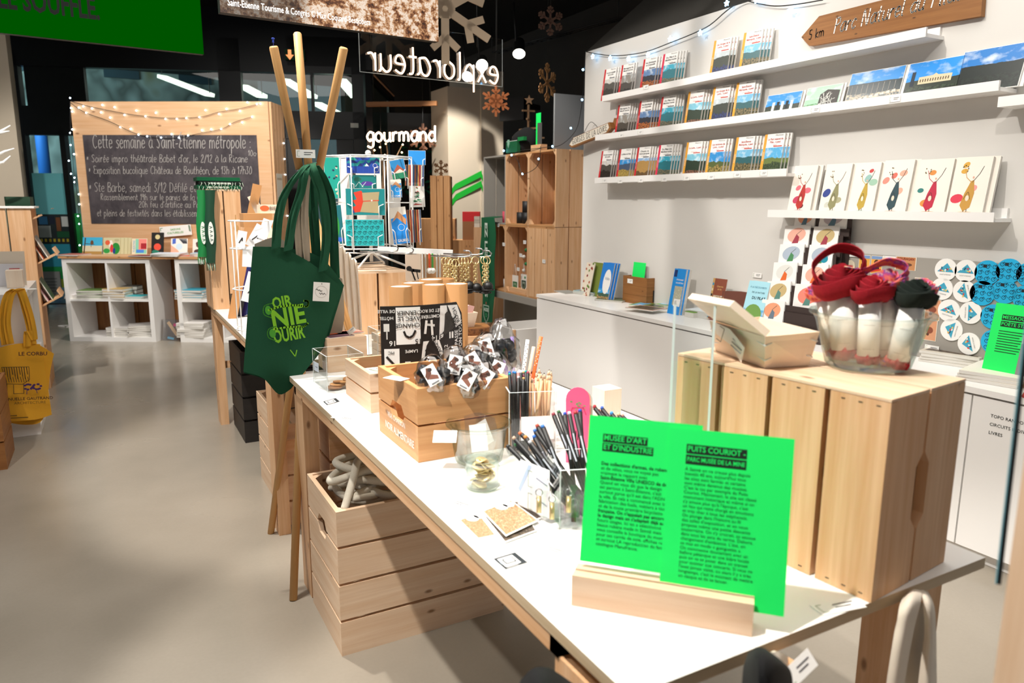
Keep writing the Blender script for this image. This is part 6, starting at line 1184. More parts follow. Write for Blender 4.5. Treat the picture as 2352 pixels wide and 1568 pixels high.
# six watercolour books on the lowest ledge
dress = ['#b0281e', '#8a875e', '#b89a3a', '#22424a', '#b81a3c', '#c2913a']
blobs = [['#e06a78', '#5a1422', '#c23a5a'], ['#c8c8bc', '#2a3f8a', '#a8a482'], ['#8fb8b0', '#c03a3a', '#9ac0a8'], ['#e0a890', '#e08a7a', '#d86a5a'], ['#d88a3a', '#b81a4a', '#2a7a74'], ['#d8a43a', '#d8344a', '#f09a94']]
dn_ = ['red', 'olive grey', 'ochre', 'dark teal', 'crimson', 'golden brown']
def figure_art(b, M, w, h, dc, bl, rnd, s=1.0):
    for k in range(4):
        c = bl[k % len(bl)]; x, y, r = rnd.uniform(.15, .85)*w, rnd.uniform(.12, .9)*h, rnd.uniform(.06, .12)*w; b.ell(M, x, y, r*1.5, r*1.1, c, .0004+.00005*k, 14, rnd.random())
    cx = w*.5; b.ell(M, cx, h*.07, w*.28, h*.03, bl[0], .0005)
    b.poly(M, [(cx-.17*w*s, h*.2), (cx-.05*w, h*.1), (cx+.12*w*s, h*.17), (cx+.17*w*s, h*.4), (cx+.1*w, h*.62), (cx+.02*w, h*.6), (cx-.1*w, h*.4)], dc, .0008)
    b.line(M, [(cx-.04*w, h*.12), (cx-.05*w, h*.05)], .0022, '#2a2220', .0008); b.line(M, [(cx+.04*w, h*.14), (cx+.05*w, h*.07)], .0022, '#2a2220', .0008)
    b.line(M, [(cx+.04*w, h*.58), (cx-.12*w, h*.66), (cx-.2*w, h*.8)], .0022, dc, .0009); b.line(M, [(cx+.06*w, h*.58), (cx+.22*w, h*.72), (cx+.3*w, h*.84)], .0018, '#3a332c', .0009); b.ell(M, cx+.07*w, h*.66, .028*w, .02*h, '#d8a890', .001, 8)
    for k in range(7): a = rnd.random()*6.28; b.ell(M, cx-.2*w+cos(a)*.08*w, h*.8+sin(a)*.06*h, .02*w, .012*h, '#6a5a34', .001, 6, a)
    b.ell(M, cx+.0*w, h*.32, .05*w, .05*h, '#e8d8c0', .001, 8); b.line(M, cat([V((cx-.1*w, h*.3, 0)), V((cx, h*.42, 0)), V((cx+.08*w, h*.3, 0))], 4), .0015, '#1d1a18', .001)
bl6 = [(1816, 1866, 472, 380), (1888, 1944, 471, 376), (1955, 2010, 471, 373), (2020, 2085, 472, 367), (2100, 2175, 472, 365), (2182, 2262, 480, 360)]
for i, (x0, x1, yb, yt) in enumerate(bl6):
    z, y0, y1 = LED[3]; p = XP(x0, yb, 2.93); q = XP(x1, yb, 2.93); w_ = p.y-q.y; h_ = XP((x0+x1)/2, yt, 2.975).z-z
    for j in range(2):
        M = wallM(p.y-.018*j, z+.0008, 10, 2.906+.0145*j, 3); t = thing('watercolour_book', f'cream watercolour book with a {dn_[i]} dressed figure, {pos_(i)} on the lowest ledge' if j == 0 else f'cream book copy half hidden behind the {dn_[i]} figure one', 'book', M=M, group=None)
        MB().box((0, 0, -.012), (w_, h_-.002, -.0008), 'pages').build('pages', t); b = MB().box((-.0005, 0, -.0008), (w_, h_, 0), '#efe6da')
        if j == 0: figure_art(b, Matrix(), w_, h_, dress[i], blobs[i], random.Random(i+3))
        b.build('cover', t)
# ---- on the counter
CZ = cz+.0008
def standing(name, lab, cat_, x0, x1, yb, yt, X, m, w=None, tilt=10, th=.004, fn=None, n=1, yaw=0, dx=.0135, xt=None):
    p = XP(x0, yb, X); q = XP(x1, yb, X); w_ = w or (p.y-q.y); h_ = (XP(x0, yt, X+.02).z-cz)
    t0 = None
    for j in range(n):
        M = wallM(p.y-.012*j, CZ, tilt, X+dx*j, yaw); t = thing(name, lab if j == 0 else f'further copy behind the {lab}'[:100], cat_, M=M, group=None if j == 0 else f'copies behind {name.replace("_", " ")}')
        MB().box((.0005, .0005, -th), (w_-.0005, h_-.0005, -.0006), 'pages').build('pages', t); b = MB().box((0, 0, -.0006), (w_, h_, 0), m)
        if j == 0 and fn: fn(b, Matrix(), w_, h_)
        b.build('cover', t)
    return h_
def f_velo(b, M, w, h): b.quad(M, 0, w, 0, h*.3, 'ph_moor', .0003); b.ell(M, w*.62, h*.5, w*.33, h*.33, 'white_paper', .0006, 20); b.text(M, 'Vélo', w*.62, h*.58, w*.22, '#2a5a8a', .001, shear=.2)
def f_map(b, M, w, h): b.quad(M, w*.28, w*.95, h*.2, h*.62, 'map_photo', .0003); b.text(M, 'ST-BONNET', w*.62, h*.76, w*.11, 'white_paper', .0006, bold=.02); b.text(M, 'LE-CHÂTEAU', w*.62, h*.69, w*.11, 'white_paper', .0006, bold=.02); b.quad(M, w*.05, w*.3, h*.82, h*.97, '#14306a', .0005); b.quad(M, w*.4, w*.95, h*.18, h*.34, 'white_paper', .0007)
def f_pilat(b, M, w, h): b.quad(M, 0, w, 0, h*.45, 'ph_pilat', .0003); b.ell(M, w*.5, h*.33, w*.42, h*.22, '#6f9a4a', .0005, 18); b.text(M, 'À LA DÉCOUVERTE', w*.5, h*.88, w*.09, '#2f7a94', .0007); b.text(M, 'DE LA NATURE', w*.55, h*.78, w*.09, '#1a4a5a', .0007); b.text(M, 'DU PILAT', w*.62, h*.67, w*.15, '#14303a', .0007, bold=.02); b.ell(M, w*.35, h*.22, w*.05, h*.08, '#2f9aa8', .0008); b.ell(M, w*.48, h*.24, w*.05, h*.08, '#3fb0b8', .0008)
def f_veg(b, M, w, h):
    rnd = random.Random(6)
    for k in range(26): b.ell(M, rnd.random()*w, rnd.random()*h, w*.1, h*.035, ['#b05a3a', '#e8e0d0', '#6a8a3a', '#8a2a2a'][k % 4], .0004+.00003*k, 8, rnd.random()*3)
def f_brown(b, M, w, h):
    b.quad(M, 0, w*.14, 0, h, '#c8a060', .0003); b.quad(M, w*.2, w*.95, h*.1, h*.6, 'ph_rock', .0004); b.text(M, 'Chemins\nde fer', w*.58, h*.78, w*.13, '#e8c07a', .0006)
    for k in range(7): b.quad(M, w*.01, w*.12, h*(.05+.13*k), h*(.11+.13*k), ['#3a8ab0', '#2a2a2a', '#e0d0a8'][k % 3], .0005)
standing('leaflet', 'leaflet with vegetable pictures, leftmost on the counter by the wall corner', 'leaflet', 1334, 1352, 664, 600, 2.90, '#e8dcc8', .1, 12, .006, f_veg)
standing('brochure', 'olive green brochure edge between the vegetable leaflet and blue cycling guide', 'brochure', 1352, 1372, 664, 600, 2.935, '#7a8a3a', .11, 10, .03)
MB_ = MB().box((0, 0, 0), (.13, .2, .012), '#e06a1e', wallM(XP(1346, 660, 2.965).y, CZ, 8, 2.968)); tag(MB_.build('brochure'), 'orange topped brochure at the back behind the olive one', 'brochure')
standing('cycling_guide', 'blue cycling guide with a white oval standing on the counter', 'guide', 1370, 1408, 678, 600, 2.86, '#1f7fd8', .125, 12, .008, f_velo, 3)
standing('green_notice', 'small bright green notice standing behind the counter crate', 'notice', 1446, 1484, 660, 600, 2.95, 'green_card', .125, 6, .001)
standing('hiking_map', 'blue folded hiking map with a white sticker on the counter', 'map', 1533, 1578, 694, 614, 2.86, '#1a8fe0', .1, 10, .02, f_map, 2)
standing('booklet', 'brown booklet with a ringed spine beside a row of page edges', 'booklet', 1624, 1660, 690, 636, 2.90, '#8a4a34', .105, 10, .006, f_brown)
for k in range(9):
    M = wallM(XP(1656, 690, 2.9).y-.0125*k, CZ, 9, 2.905+.001*k, 60); t = thing('booklet', 'brown and white booklet seen edge-on in the counter row', 'booklet', M=M, group='edge-on booklets beside the ringed booklet'); MB().box((0, 0, -.006), (.1, .17, 0), 'pages').build('pages', t); MB().box((0, 0, 0), (.1, .17, .0012), '#6a3a2a').build('cover', t)
standing('nature_booklet', 'pale blue nature booklet with a green mountain drawing on the counter', 'booklet', 1697, 1748, 724, 640, 2.80, '#a8dcea', .135, 14, .012, f_pilat, 2)
price('small price label on the wall above the nature booklet', XP(1739, 632, 2.995), (0, -1, 0), (0, 0, 1), .06, .026)
# brown slat crate of leaflets
p = Z(1484, 703, cz); ph_ = PV(1490, 640, p).z-cz
crate('leaflet_crate', 'small brown wooden crate of hiking leaflets on the counter', 'crate', p.x+.0, p.y, CZ, .26, XP(1430, 680, p.x).y-p.y, ph_, 3, 'sign_wood', .01, gap=.001, group=None)
b = MB(); M = frame((p.x+.02, p.y-.0006, CZ), (1, 0, 0), (0, 0, 1)); b.quad(M, .03, .18, .02, ph_*.55, '#15130f', .0003); b.quad(M, .06, .16, ph_*.72, ph_*.86, '#15130f', .0003); o = b.build('chalk_panel'); tag(o, 'black chalk panel fixed to the end of the brown leaflet crate', 'panel')
price('white label on the front of the brown leaflet crate', V((p.x-.0015, p.y+.17, CZ+ph_*.82)), (0, -1, 0), (0, 0, 1), .055, .028)
for k in range(7):
    y = p.y+.2-.024*k; M = frame((p.x+.06, y, CZ+.012), (1, -.25, 0), (0, .25, 1)) @ RX(-R(8)); b = MB().box((0, 0, -.004), (.105, .2+.008*(k % 3), 0), 'pages', M); b.box((0, 0, 0), (.105, .2+.008*(k % 3), .001), ['#6a8a3a', '#8a8a5a', '#6a6a4a'][k % 3], M); b.quad(M, .004, .07, .08, .195, 'ph_pilat' if k % 2 else 'ph_mono', .0013); tag(b.build('leaflet'), f'{ORD[k]} green hiking leaflet counted from the rear of the brown crate' if k < 6 else 'frontmost green hiking leaflet in the brown crate', 'leaflet', 'leaflets in the brown crate')
# flat stacks lying on the counter
def flat(name, lab, px, py, w, d, h, m, an, n=1, z0=0, top=None, cat_='booklet'):
    p = Z(px, py, cz)
    for k in range(n):
        M = T(p.x, p.y, CZ+z0+k*(h+.0006)) @ RZ(an+.04*(k % 3-1)); b = MB().box((-w/2, -d/2, 0), (w/2, d/2, h*.9), 'pages', M).box((-w/2, -d/2, h*.9), (w/2, d/2, h), m, M)
        if k == n-1 and top: b.face([M @ V(q+(h+.0003,)) for q in ((-w*.42, -d*.44), (w*.42, -d*.44), (w*.42, d*.44), (-w*.42, d*.44))], top, [(0, 0), (1, 0), (1, 1), (0, 1)])
        tag(b.build(name), lab if n == 1 or k == n-1 else f'copy lying under the {lab}'[:95], cat_, None if n == 1 else f'stack of {lab}'[:60])
flat('booklet', 'teal-edged booklets heaped before the cycling guide', 1355, 676, .14, .2, .006, '#3f9aa0', .2, 4, 0, 'ph_arch'); flat('leaflet', 'grey leaflet lying near the counter left end', 1302, 671, .12, .2, .003, '#8a8a84', -.1)
flat('leaflet', 'olive leaflet lying before the brown crate', 1408, 690, .15, .2, .005, '#6a7258', .5, 2); flat('green_booklet', 'green booklet lying in front of the brown crate', 1490, 706, .15, .2, .008, '#6a9a2a', .4, 2, 0, 'ph_pilat'); flat('magazine', 'magazine with a pink edge lying on the counter front', 1484, 716, .15, .2, .006, '#e0b8a8', .3, 1, .018, 'photo_dark')
flat('green_booklet', 'wide green booklet under the blue hiking map', 1555, 706, .22, .16, .007, '#7aaa34', .1, 3, 0, 'ph_pilat'); flat('booklet', 'white striped booklet pile behind the veneer basket', 1640, 728, .2, .26, .006, '#e8eef2', .1, 6, 0, None); flat('green_box', 'small bright green lettered carton near the counter edge', 1597, 727, .1, .07, .03, '#6f9f1f', .1, 1, .0, None, 'carton')
flat('booklet', 'thin booklet heap at the foot of the nature booklet', 1725, 735, .15, .12, .006, '#8aa0a0', .2, 3); flat('art_book', 'large book with a glossy grey cover on the right counter', 2205, 828, .28, .22, .011, '#c9c2b4', .25, 4, 0, 'photo_dark', 'book'); flat('art_book', 'white book with a green blot lying at the counter right end', 2300, 868, .3, .2, .012, '#efe8da', .2, 3, 0, None, 'book')
# stepped brown card display
X0 = 2.79; Zb, Zt = CZ, None
pb = XP(1755, 745, X0); 
t = thing('card_display', 'stepped dark brown cardboard display of square illustrated cards on the counter', 'display', (X0+.08, pb.y-.12, CZ))
rowsL = [((1838, 487), (1885, 488), (1822, 527)), ((1805, 528), (1863, 528), (1797, 570)), ((1790, 570), (1846, 570), (1786, 611)), ((1778, 612), (1832, 613), (1772, 655)), ((1764, 655), (1818, 656), (1758, 698)), ((1751, 697), (1803, 703), (1744, 741))]
rowsR = [((1890, 487), (1953, 490), (1878, 528)), ((1873, 530), (1932, 531), (1862, 573)), ((1860, 572), (1916, 574), (1852, 616)), ((1843, 617), (1902, 618), (1838, 662)), ((1824, 662), (1888, 668), (1819, 712))]
bgc = ['#eba27c', '#c0b4b8', '#f0b4a0', '#aebccc', '#e2e2dc', '#c9b27e', '#f08a78']; cc = 0
pts_ = []
for cI, (rows, nm) in enumerate(((rowsL, 'left'), (rowsR, 'right'))):
    for r, (a, c, d) in enumerate(rows):
        X = 2.955-.026*r-.0*cI; p0, p1, p2 = XP(*a, X+.012), XP(*c, X+.012), XP(*d, X); M = frame(p2, p1-p0, p0-p2); w_, h_ = (p1-p0).length, (p0-p2).length; h2 = h_*1.25; pts_.append((p2, p1, X))
        b = MB().slab(M, 0, w_, 0, h2*.98, .008, 'white_paper'); rnd = random.Random(40+cc); k = bgc[[0, 2, 3, 4, 5, 0][r]] if not cI else bgc[[1, 5, 3, 2, 6][r]]
        b.ell(M, w_*.5, h2*.58, w_*.36, h2*.3, k, .0004, 18, .2); b.poly(M, [(w_*.35, h2*.22), (w_*.6, h2*.24), (w_*.62, h2*.5), (w_*.5, h2*.62)], ['#5a7a8a', '#a03a4a', '#4a8a5a', '#e0682a', '#5a8a80', '#6a7a8a'][r], .0006); b.line(M, [(w_*.5, h2*.6), (w_*.68, h2*.78)], .002, '#3a3a34', .0007)
        if cI and r == 2: b.ell(M, w_*.68, h2*.42, w_*.16, h2*.16, '#1590a8', .0007)
        tag(b.build('illustrated_card'), f'square illustrated card, {["top", "second", "third", "fourth", "fifth", "bottom"][r]} of the {nm} column in the brown display', 'card', 'square cards in the brown display'); cc += 1
for r in range(6):
    X = 2.955-.026*r; yL = XP(rowsL[r][2][0], rowsL[r][2][1], X); yR = XP(rowsR[min(r, 4)][1][0], rowsL[r][2][1]+4, X); zz = yL.z
    MB().box((X-.008, yR.y, zz-.022), (X-.004, yL.y, zz+.012), 'brown_display').build('tray_lip', t, world=True); MB().box((X+.011, yR.y+.004, CZ), (X+.014, yL.y-.004, zz+.075), 'brown_display').build('step_panel', t, world=True)
MB().box((2.82, yR.y, CZ), (2.975, yL.y, CZ+.035), 'brown_display').build('base', t, world=True)
q0, q1 = XP(1868, 470, 2.975), XP(1925, 486, 2.975); M = frame((2.975, q0.y, q1.z), (0, -1, 0), (0, 0, 1)); b = MB().slab(M, 0, q0.y-q1.y, 0, q0.z-q1.z, .001, 'white_paper'); b.line(M, [(.02, .01), (.05, .01)], .004, '#8a9a8a'); b.build('header_card', t, world=True)
price('small price label at the top right of the brown card display', XP(1944, 474, 2.97), (0, -1, 0), (0, 0, 1), .05, .022)
# grey magnet board with round badges
ZB = lambda x, y: XP(x, y, 2.972)
g0, g1 = ZB(1940, 580), ZB(2400, 614); gb_ = ZB(2165, 812).z
t = thing('magnet_board', 'grey metal board leaning on the wall with magnets and round coasters', 'board', (2.98, (g0.y+g1.y)/2, CZ)); MB().box((2.973, g1.y, CZ), (2.985, g0.y, g0.z), 'grey_board').build('panel', t, .001, world=True)
bm_ = lambda x, y: frame(XP(x, y, 2.9715), (0, -1, 0), (0, 0, 1))
def coaster(x, y, kind, ang, lab):
    M = bm_(x, y) @ RZ(ang); r = (22.5 if kind == 'w' else 25)*dep(M.translation)/FPX*1.13; b = MB().prism([(r*cos(a), r*sin(a)) for a in (2*pi*k/28 for k in range(28))], -.001, .003, 'white_paper' if kind == 'w' else '#18aee0', M)
    if kind == 'w':
        z = .0035; b.poly(M, [(-r*.75, -r*.2), (r*.75, -r*.2), (r*.1, r*.6)], '#3fa4c4', z); rnd = random.Random(int(x))
        for k in range(9): x_ = rnd.uniform(-.45, .5)*r; y_ = rnd.uniform(-.15, .3)*r*(1-abs(x_/r)); b.ell(M, x_, y_, r*.11, r*.07, ['#d83a3a', '#f0f0e8', '#1a5a74', '#e8c060', '#7ac8b8'][k % 5], z+.0003+.0001*k, 7, rnd.random()*3)
        b.text(M, 'SAINT-ETIENNE', 0, -r*.45, r*.16, '#8a8a8a', z, width=r*1.0)
    else:
        for i in range(3):
            for j in range(3): x_, y_ = r*(-.55+.55*i), r*(-.5+.5*j); b.ring(M, x_, y_, r*.15, r*.04, '#0c4a64', .0034, 10); b.line(M, [(x_, y_), (x_+r*.14, y_+r*.2), (x_+r*.3, y_)], r*.04, '#0c4a64', .0034)
        b.poly(M, [(-r*.35, r*.4), (-r*.05, r*.4), (-r*.05, r*.65), (-r*.35, r*.65)], '#14202a', .0036)
    tag(b.build('coaster'), lab, 'coaster', 'white coasters on the grey board' if kind == 'w' else 'blue coasters on the grey board')
for i, (x, y, a, pl) in enumerate(((2173, 619, 0, 'top row, leftmost'), (2219, 622, 0, 'top row, second'), (2164, 663, -.1, 'second row, leftmost'), (2215, 669, 1.9, 'second row, turned on its side'), (2180, 713, -.2, 'third row, left'), (2230, 718, -1.5, 'third row, right, turned'), (2186, 757, 1.4, 'fourth row, turned, alone'), (2226, 789, 1.9, 'lowest of all, turned'))): coaster(x, y, 'w', a, f'round white coaster with triangle print on the grey board, {pl}')
for i, (x, y, pl) in enumerate(((2268, 626, 'top row, left'), (2318, 622, 'top row, right'), (2365, 630, 'top row, cut by the photo edge'), (2257, 673, 'second row, left'), (2308, 669, 'second row, middle'), (2356, 683, 'second row, cut by the photo edge'), (2282, 727, 'third row, half hidden by the green card'), (2283, 785, 'lowest sliver behind the green card'))): coaster(x, y, 'b', 0, f'round blue bicycle coaster on the grey board, {pl}')
mg = [(1985, 606, 24, 38, 0), (2013, 608, 24, 38, 0), (1980, 650, 24, 38, 0), (2009, 655, 24, 38, 0), (2036, 656, 24, 38, 0), (1974, 692, 24, 30, 0), (2002, 694, 24, 30, 0), (2080, 605, 42, 28, 1), (2114, 661, 26, 42, 2), (2078, 671, 34, 28, 3), (2106, 703, 26, 34, 2), (2142, 711, 30, 44, 4), (2073, 702, 30, 30, 4), (2135, 758, 28, 44, 4)]
for i, (x, y, w_, h_, k) in enumerate(mg):
    M = bm_(x, y); s_ = dep(M.translation)/FPX*1.1; w_, h_ = w_*s_*1.1, h_*s_; c = ['#e8a848', '#c88a5a', '#c8b8a0', '#5a3a30', '#d89a74'][k]; b = MB().slab(M, -w_/2, w_/2, -h_/2, h_/2, .001, '#e8e0d0'); b.quad(M, -w_*.46, w_*.46, -h_*.47, h_*.47, c, .0004)
    if k == 0: b.ell(M, 0, h_*.12, w_*.22, h_*.16, '#3a2414', .0008); b.poly(M, [(-w_*.3, -h_*.3), (w_*.3, -h_*.25), (w_*.2, h_*.05), (-w_*.25, h_*.02)], '#4a2c18', .0007); b.poly(M, [(-w_*.42, -h_*.42), (w_*.42, -h_*.3), (w_*.42, -h_*.2), (-w_*.42, -h_*.32)], '#d8381e', .0009); b.quad(M, -w_*.46, w_*.46, h_*.3, h_*.47, '#7a9ac8', .0006)
    elif k == 1: b.text(M, 'COURAGAN', 0, h_*.33, h_*.26, '#8a2a1e', .0009, width=w_*.8, bold=.03); b.ell(M, 0, -h_*.08, w_*.32, h_*.14, '#6a4434', .0008)
    elif k == 2: b.ring(M, -w_*.0, 0, w_*.3, w_*.07, '#b04a30', .0008); b.quad(M, -w_*.44, w_*.44, -h_*.45, -h_*.3, '#e8b040', .0007); b.text(M, 'AUTOMOTO', 0, -h_*.38, h_*.1, '#3a2a14', .0009)
    else: b.ell(M, 0, 0, w_*.25, h_*.16, '#8a4a34' if k == 4 else '#2a1a16', .0008); b.ell(M, -w_*.1, -h_*.2, w_*.1, w_*.1, '#5a3224', .0009)
    b.build('m') if 0 else tag(b.build('fridge_magnet'), ['orange-blue figure magnet, top row left', 'orange-blue figure magnet, top row right', 'orange-blue figure magnet, second row left', 'orange-blue figure magnet, second row middle', 'orange-blue figure magnet, second row right', 'orange-blue figure magnet, third row left', 'orange-blue figure magnet, third row right', 'wide reddish lettered magnet beside the top white label', 'tall magnet with red arch and yellow foot, upper', 'dark brown wide magnet in the middle of the board', 'tall magnet with red arch, lower copy', 'salmon poster magnet left of the white coasters', 'salmon magnet behind the pink ribbon', 'salmon magnet low behind the glass bowl'][i], 'magnet', 'magnets on the grey board')
M = bm_(1952, 611); r = .028; b = MB().prism([(r*cos(a), r*sin(a)) for a in (2*pi*k/24 for k in range(24))], -.001, .003, '#d8ccb4', M); b.poly(M, [(-r*.7, -r*.5), (r*.4, -r*.75), (r*.2, 0), (-r*.3, r*.1)], '#a82a3a', .0034); tag(b.build('coaster'), 'round cream coaster with red figures at the board top left', 'coaster')
for x, y, lab in ((1958, 583, 'price label at the top left corner of the grey board'), (2042, 595, 'price label between the magnets at the board top'), (2140, 800, 'price label at the bottom edge of the grey board')): price(lab, XP(x, y, 2.969), (0, -1, 0), (0, 0, 1), .06, .026)
# green card with portrait photo in a wooden holder at the right
qa, qb = XP(2255, 800, 2.80), XP(2400, 850, 2.80); t = thing('card_holder', 'long pale wooden holder at the right counter end with a green card', 'card holder', (2.8, (qa.y+qb.y)/2, CZ)); MB().box((2.79, qb.y, CZ), (2.803, qa.y, CZ+.035), 'pine').box((2.81, qb.y, CZ), (2.83, qa.y, CZ+.035), 'pine').box((2.803, qb.y, CZ), (2.81, qa.y, CZ+.012), 'pine').build('block', t, world=True)
p0 = XP(2258, 808, 2.806); hg = XP(2290, 690, 2.84).z-cz-.02; M = wallM(p0.y, CZ+.014, 10, 2.8068); w_ = .19; b = MB().slab(M, 0, w_, 0, hg, .001, 'green_card')
for k, s in enumerate(('MESSAOUD GADI', 'POÈTE STÉPHANOIS')): b.quad(M, w_*.16, w_*(.75+.06*k), hg*(.78-.09*k), hg*(.855-.09*k), '#06210f', .0004); b.text(M, s, w_*.17, hg*(.817-.09*k), hg*.065, 'green_card', .0008, align='LEFT', bold=.01)
for k in range(9): b.line(M, [(w_*.16, hg*(.63-.035*k)), (w_*(.62-.04*(k % 3)), hg*(.63-.035*k))], hg*.011, '#0a4a20', .0005)
tag(b.build('green_card'), 'bright green card headed MESSAOUD GADI in the long wooden holder', 'card')
M = wallM(p0.y-.115, CZ+.014, 10, 2.8045); b = MB().slab(M, 0, .12, 0, hg*.62, .001, '#8a8a88'); b.poly(M, [(.01, .0), (.1, .0), (.09, .05), (.06, .075), (.03, .05)], '#4a4a48', .0004); b.ell(M, .055, .095, .016, .02, '#b8b4b0', .0006); b.ell(M, .055, .112, .015, .008, '#d8d4d0', .0007); b.quad(M, .0, .12, hg*.5, hg*.62, '#c8c8c4', .0003); b.quad(M, .06, .11, .0, .02, 'white_paper', .0009)
tag(b.build('photo_card'), 'black and white portrait photo card of a seated person before the green card', 'photo card')
p = Z(2345, 912, cz); tag(MB().lathe([(.001, .03), (.03, .025), (.04, 0), (.001, 0)], '#d8281e', T(p.x+.03, p.y-.03, CZ), 16).build('red_item'), 'small red dome-shaped item at the counter right edge', 'ornament')
# wooden arrow sign and driftwood sign
Xs = 2.988; pts = [(1845, 86), (1886, 38), (2265, -58), (2258, 38), (1863, 106)]; P = [XP(x, y, Xs) for x, y in pts]; t = thing('arrow_sign', 'brown wooden arrow sign lettered Parc Naturel du Pilat on the wall', 'sign', sum(P, V((0, 0, 0)))/5)
o = P[0]; lp = [(o.y-p.y, p.z-o.z) for p in P]; M = frame((Xs, o.y, o.z), (0, -1, 0), (0, 0, 1)); b = MB().prism(lp, -.012, .014, 'sign_wood', M); b.build('plank', t, .002, world=True)
ta = XP(1918, 78, Xs); tb_ = XP(2205, 2, Xs); L_ = ta.y-tb_.y; tilt = math.atan2(tb_.z-ta.z, L_); Mt = frame((Xs-.0145, ta.y, ta.z), (0, -1, 0), (0, 0, 1)) @ RZ(tilt)
b = MB(); write(b, Mt, 'Parc Naturel du Pilat', 0, .0, .062, .0055, '#f2eee6', width=L_*1.02, slant=.28); b.build('white_lettering', t, world=True)
tk = XP(1862, 92, Xs); tk2 = XP(1898, 84, Xs); Mt = frame((Xs-.0145, tk.y, tk.z), (0, -1, 0), (0, 0, 1)) @ RZ(tilt); b = MB(); write(b, Mt, '5 km', 0, 0, .04, .004, '#241a12', width=tk.y-tk2.y, slant=.1); b.build('black_lettering', t, world=True)
# driftwood sign across the wall corner
d0, d1 = XP(1312, 331, 2.93), XP(1408, 292, 2.93); t = thing('driftwood_sign', 'driftwood plank sign painted Gorges de la Loire at the wall corner', 'sign', (d0+d1)/2)
ex = (d1-d0); L_ = ex.length; M = frame(d0+V((-.02, 0, 0)), ex, (0, 0, 1)); hp = .075; b = MB().prism([(0, -.01), (.03, -hp*.42), (L_*.92, -hp*.4), (L_*1.02, -.01), (L_*.98, hp*.45), (.06, hp*.42)], -.03, 0, 'sign_wood', M).build('plank', t, .003, world=True)
b = MB().poly(M, [(.01, -.004), (.035, -hp*.28), (L_*.9, -hp*.3), (L_*.97, hp*.0), (L_*.95, hp*.4), (.065, hp*.38)], '#e4dccd', .0008); b.build('white_paint', t, world=True)
b = MB(); write(b, M, 'GORGES DE LA LOIRE', .045, -.012, .034, .0035, '#1d1814', width=L_*.84, z=.0016); b.build('lettering', t, world=True)
b = MB().tube(cat([d0+ex*.3+V((0, 0, hp*.4)), d0+ex*.36+V((.04, 0, .11)), d0+ex*.5+V((.06, 0, .05)), d0+ex*.62+V((0, 0, hp*.4))], 5), .0018, '#2a241e', 5).build('hanging_wire', t, world=True)
e = XP(1418, 285, 2.955); b = MB(); M = frame(e, (0, -1, 0), (0, 0, 1)); b.prism([(-.03, -.03), (.02, -.04), (.028, .02), (.016, .045), (.004, .025), (-.02, .04), (-.034, .01)], -.01, .012, 'pine_dark', M); tag(b.build('wood_bark_piece'), 'dark brown jagged wood piece at the left end of the second ledge', 'wood piece')
# ================================================================ cube shelves, blackboard panel and the left side
KP = Plane((-.389, 7.889), (.861, -.509)); KH = .77; KW = .8; KD = .39
def KM(s=0, z=0, off=0): return KP.M(s, z, off)
def cubes(lab, s0, cols, P=KP, H=KH, cw=.36, depth=KD, back=True, rows=2):
    W = cols*cw+.04*2+.018*(cols-1) - (.0 if cols > 1 else 0); t = thing('cube_shelf', lab, 'shelf unit', P.w(s0+W/2, 0, -depth/2)); M = P.M(s0)
    for a, c in (((0, 0, -depth), (.04, H, 0)), ((W-.04, 0, -depth), (W, H, 0))): MB().box(a, c, 'white_lam', M).build('side_panel', t, .001, world=True)
    for a, c in (((.04, 0, -depth), (W-.04, .04, 0)), ((.04, H-.04, -depth), (W-.04, H, 0))): MB().box(a, c, 'white_lam', M).build('horizontal_panel', t, .001, world=True)
    for k in range(1, cols): x = .04+k*cw+(k-1)*.018; MB().box((x, .04, -depth), (x+.018, H-.04, -.002), 'white_lam', M).build('upright_divider', t, world=True)
    for k in range(1, rows): y = .04+(H-.08)*k/rows-.009; MB().box((.04, y, -depth), (W-.04, y+.018, -.003), 'white_lam', M).build('middle_shelf', t, world=True)
    return t, W
t, KW = cubes('white open cube shelf of four compartments under the blackboard panel', 0, 2)
cubes('white open cube shelf standing right of the four-compartment one', 1.05, 2)
tag(MB().box((-.02, KH+.0005, -KD-.02), (1.95, KH+.021, .015), 'pine_warm', KM(), mats={3: 'pine'}).build('plank_worktop'), 'long pine board lying across both white cube shelves', 'shelf top')
# brown plank crates behind the compartments
b = MB()
for k in range(13): b.box((.02+k*.145, .0, -KD-.03), (.02+k*.145+.137, KH-.005, -KD-.012), 'pine_dark', KM(), grain=1)
tag(b.build('plank_backing'), 'brown plank backing behind the white cube shelves', 'backing')
# tall pine panel with the blackboard
BO = -KD-.05; bl, br_ = KP.px(160, 229, BO), KP.px(615, 237, BO); s0, s1, zt = bl.x, br_.x, (bl.y+br_.y)/2
t = thing('blackboard_panel', 'tall pine panel box with a framed blackboard facing the shop', 'panel', KP.w((s0+s1)/2, 0, BO-.1))
MB().box((s0, .0, BO-.02), (s1, zt, BO), 'ply_face', KM(), grain=0).build('front_panel', t, .001, world=True)
dn = .34
for k in range(4): MB().box((s1+.002, 0, BO-.02-dn*(k+1)/4+.004), (s1+.022, zt, BO-.02-dn*k/4), 'pine', KM(), grain=1).build('side_plank', t, world=True)
MB().box((s0, 0, BO-.02-dn), (s0+.02, zt, BO-.021), 'pine', KM(), grain=1).build('side_plank', t, world=True)
c0, c1 = KP.px(191, 308, BO), KP.px(593, 312, BO); c2, c3 = KP.px(210, 512, BO), KP.px(598, 516, BO); ca, cb, cy0, cy1 = (c0.x+c2.x)/2, (c1.x+c3.x)/2, (c2.y+c3.y)/2, (c0.y+c1.y)/2
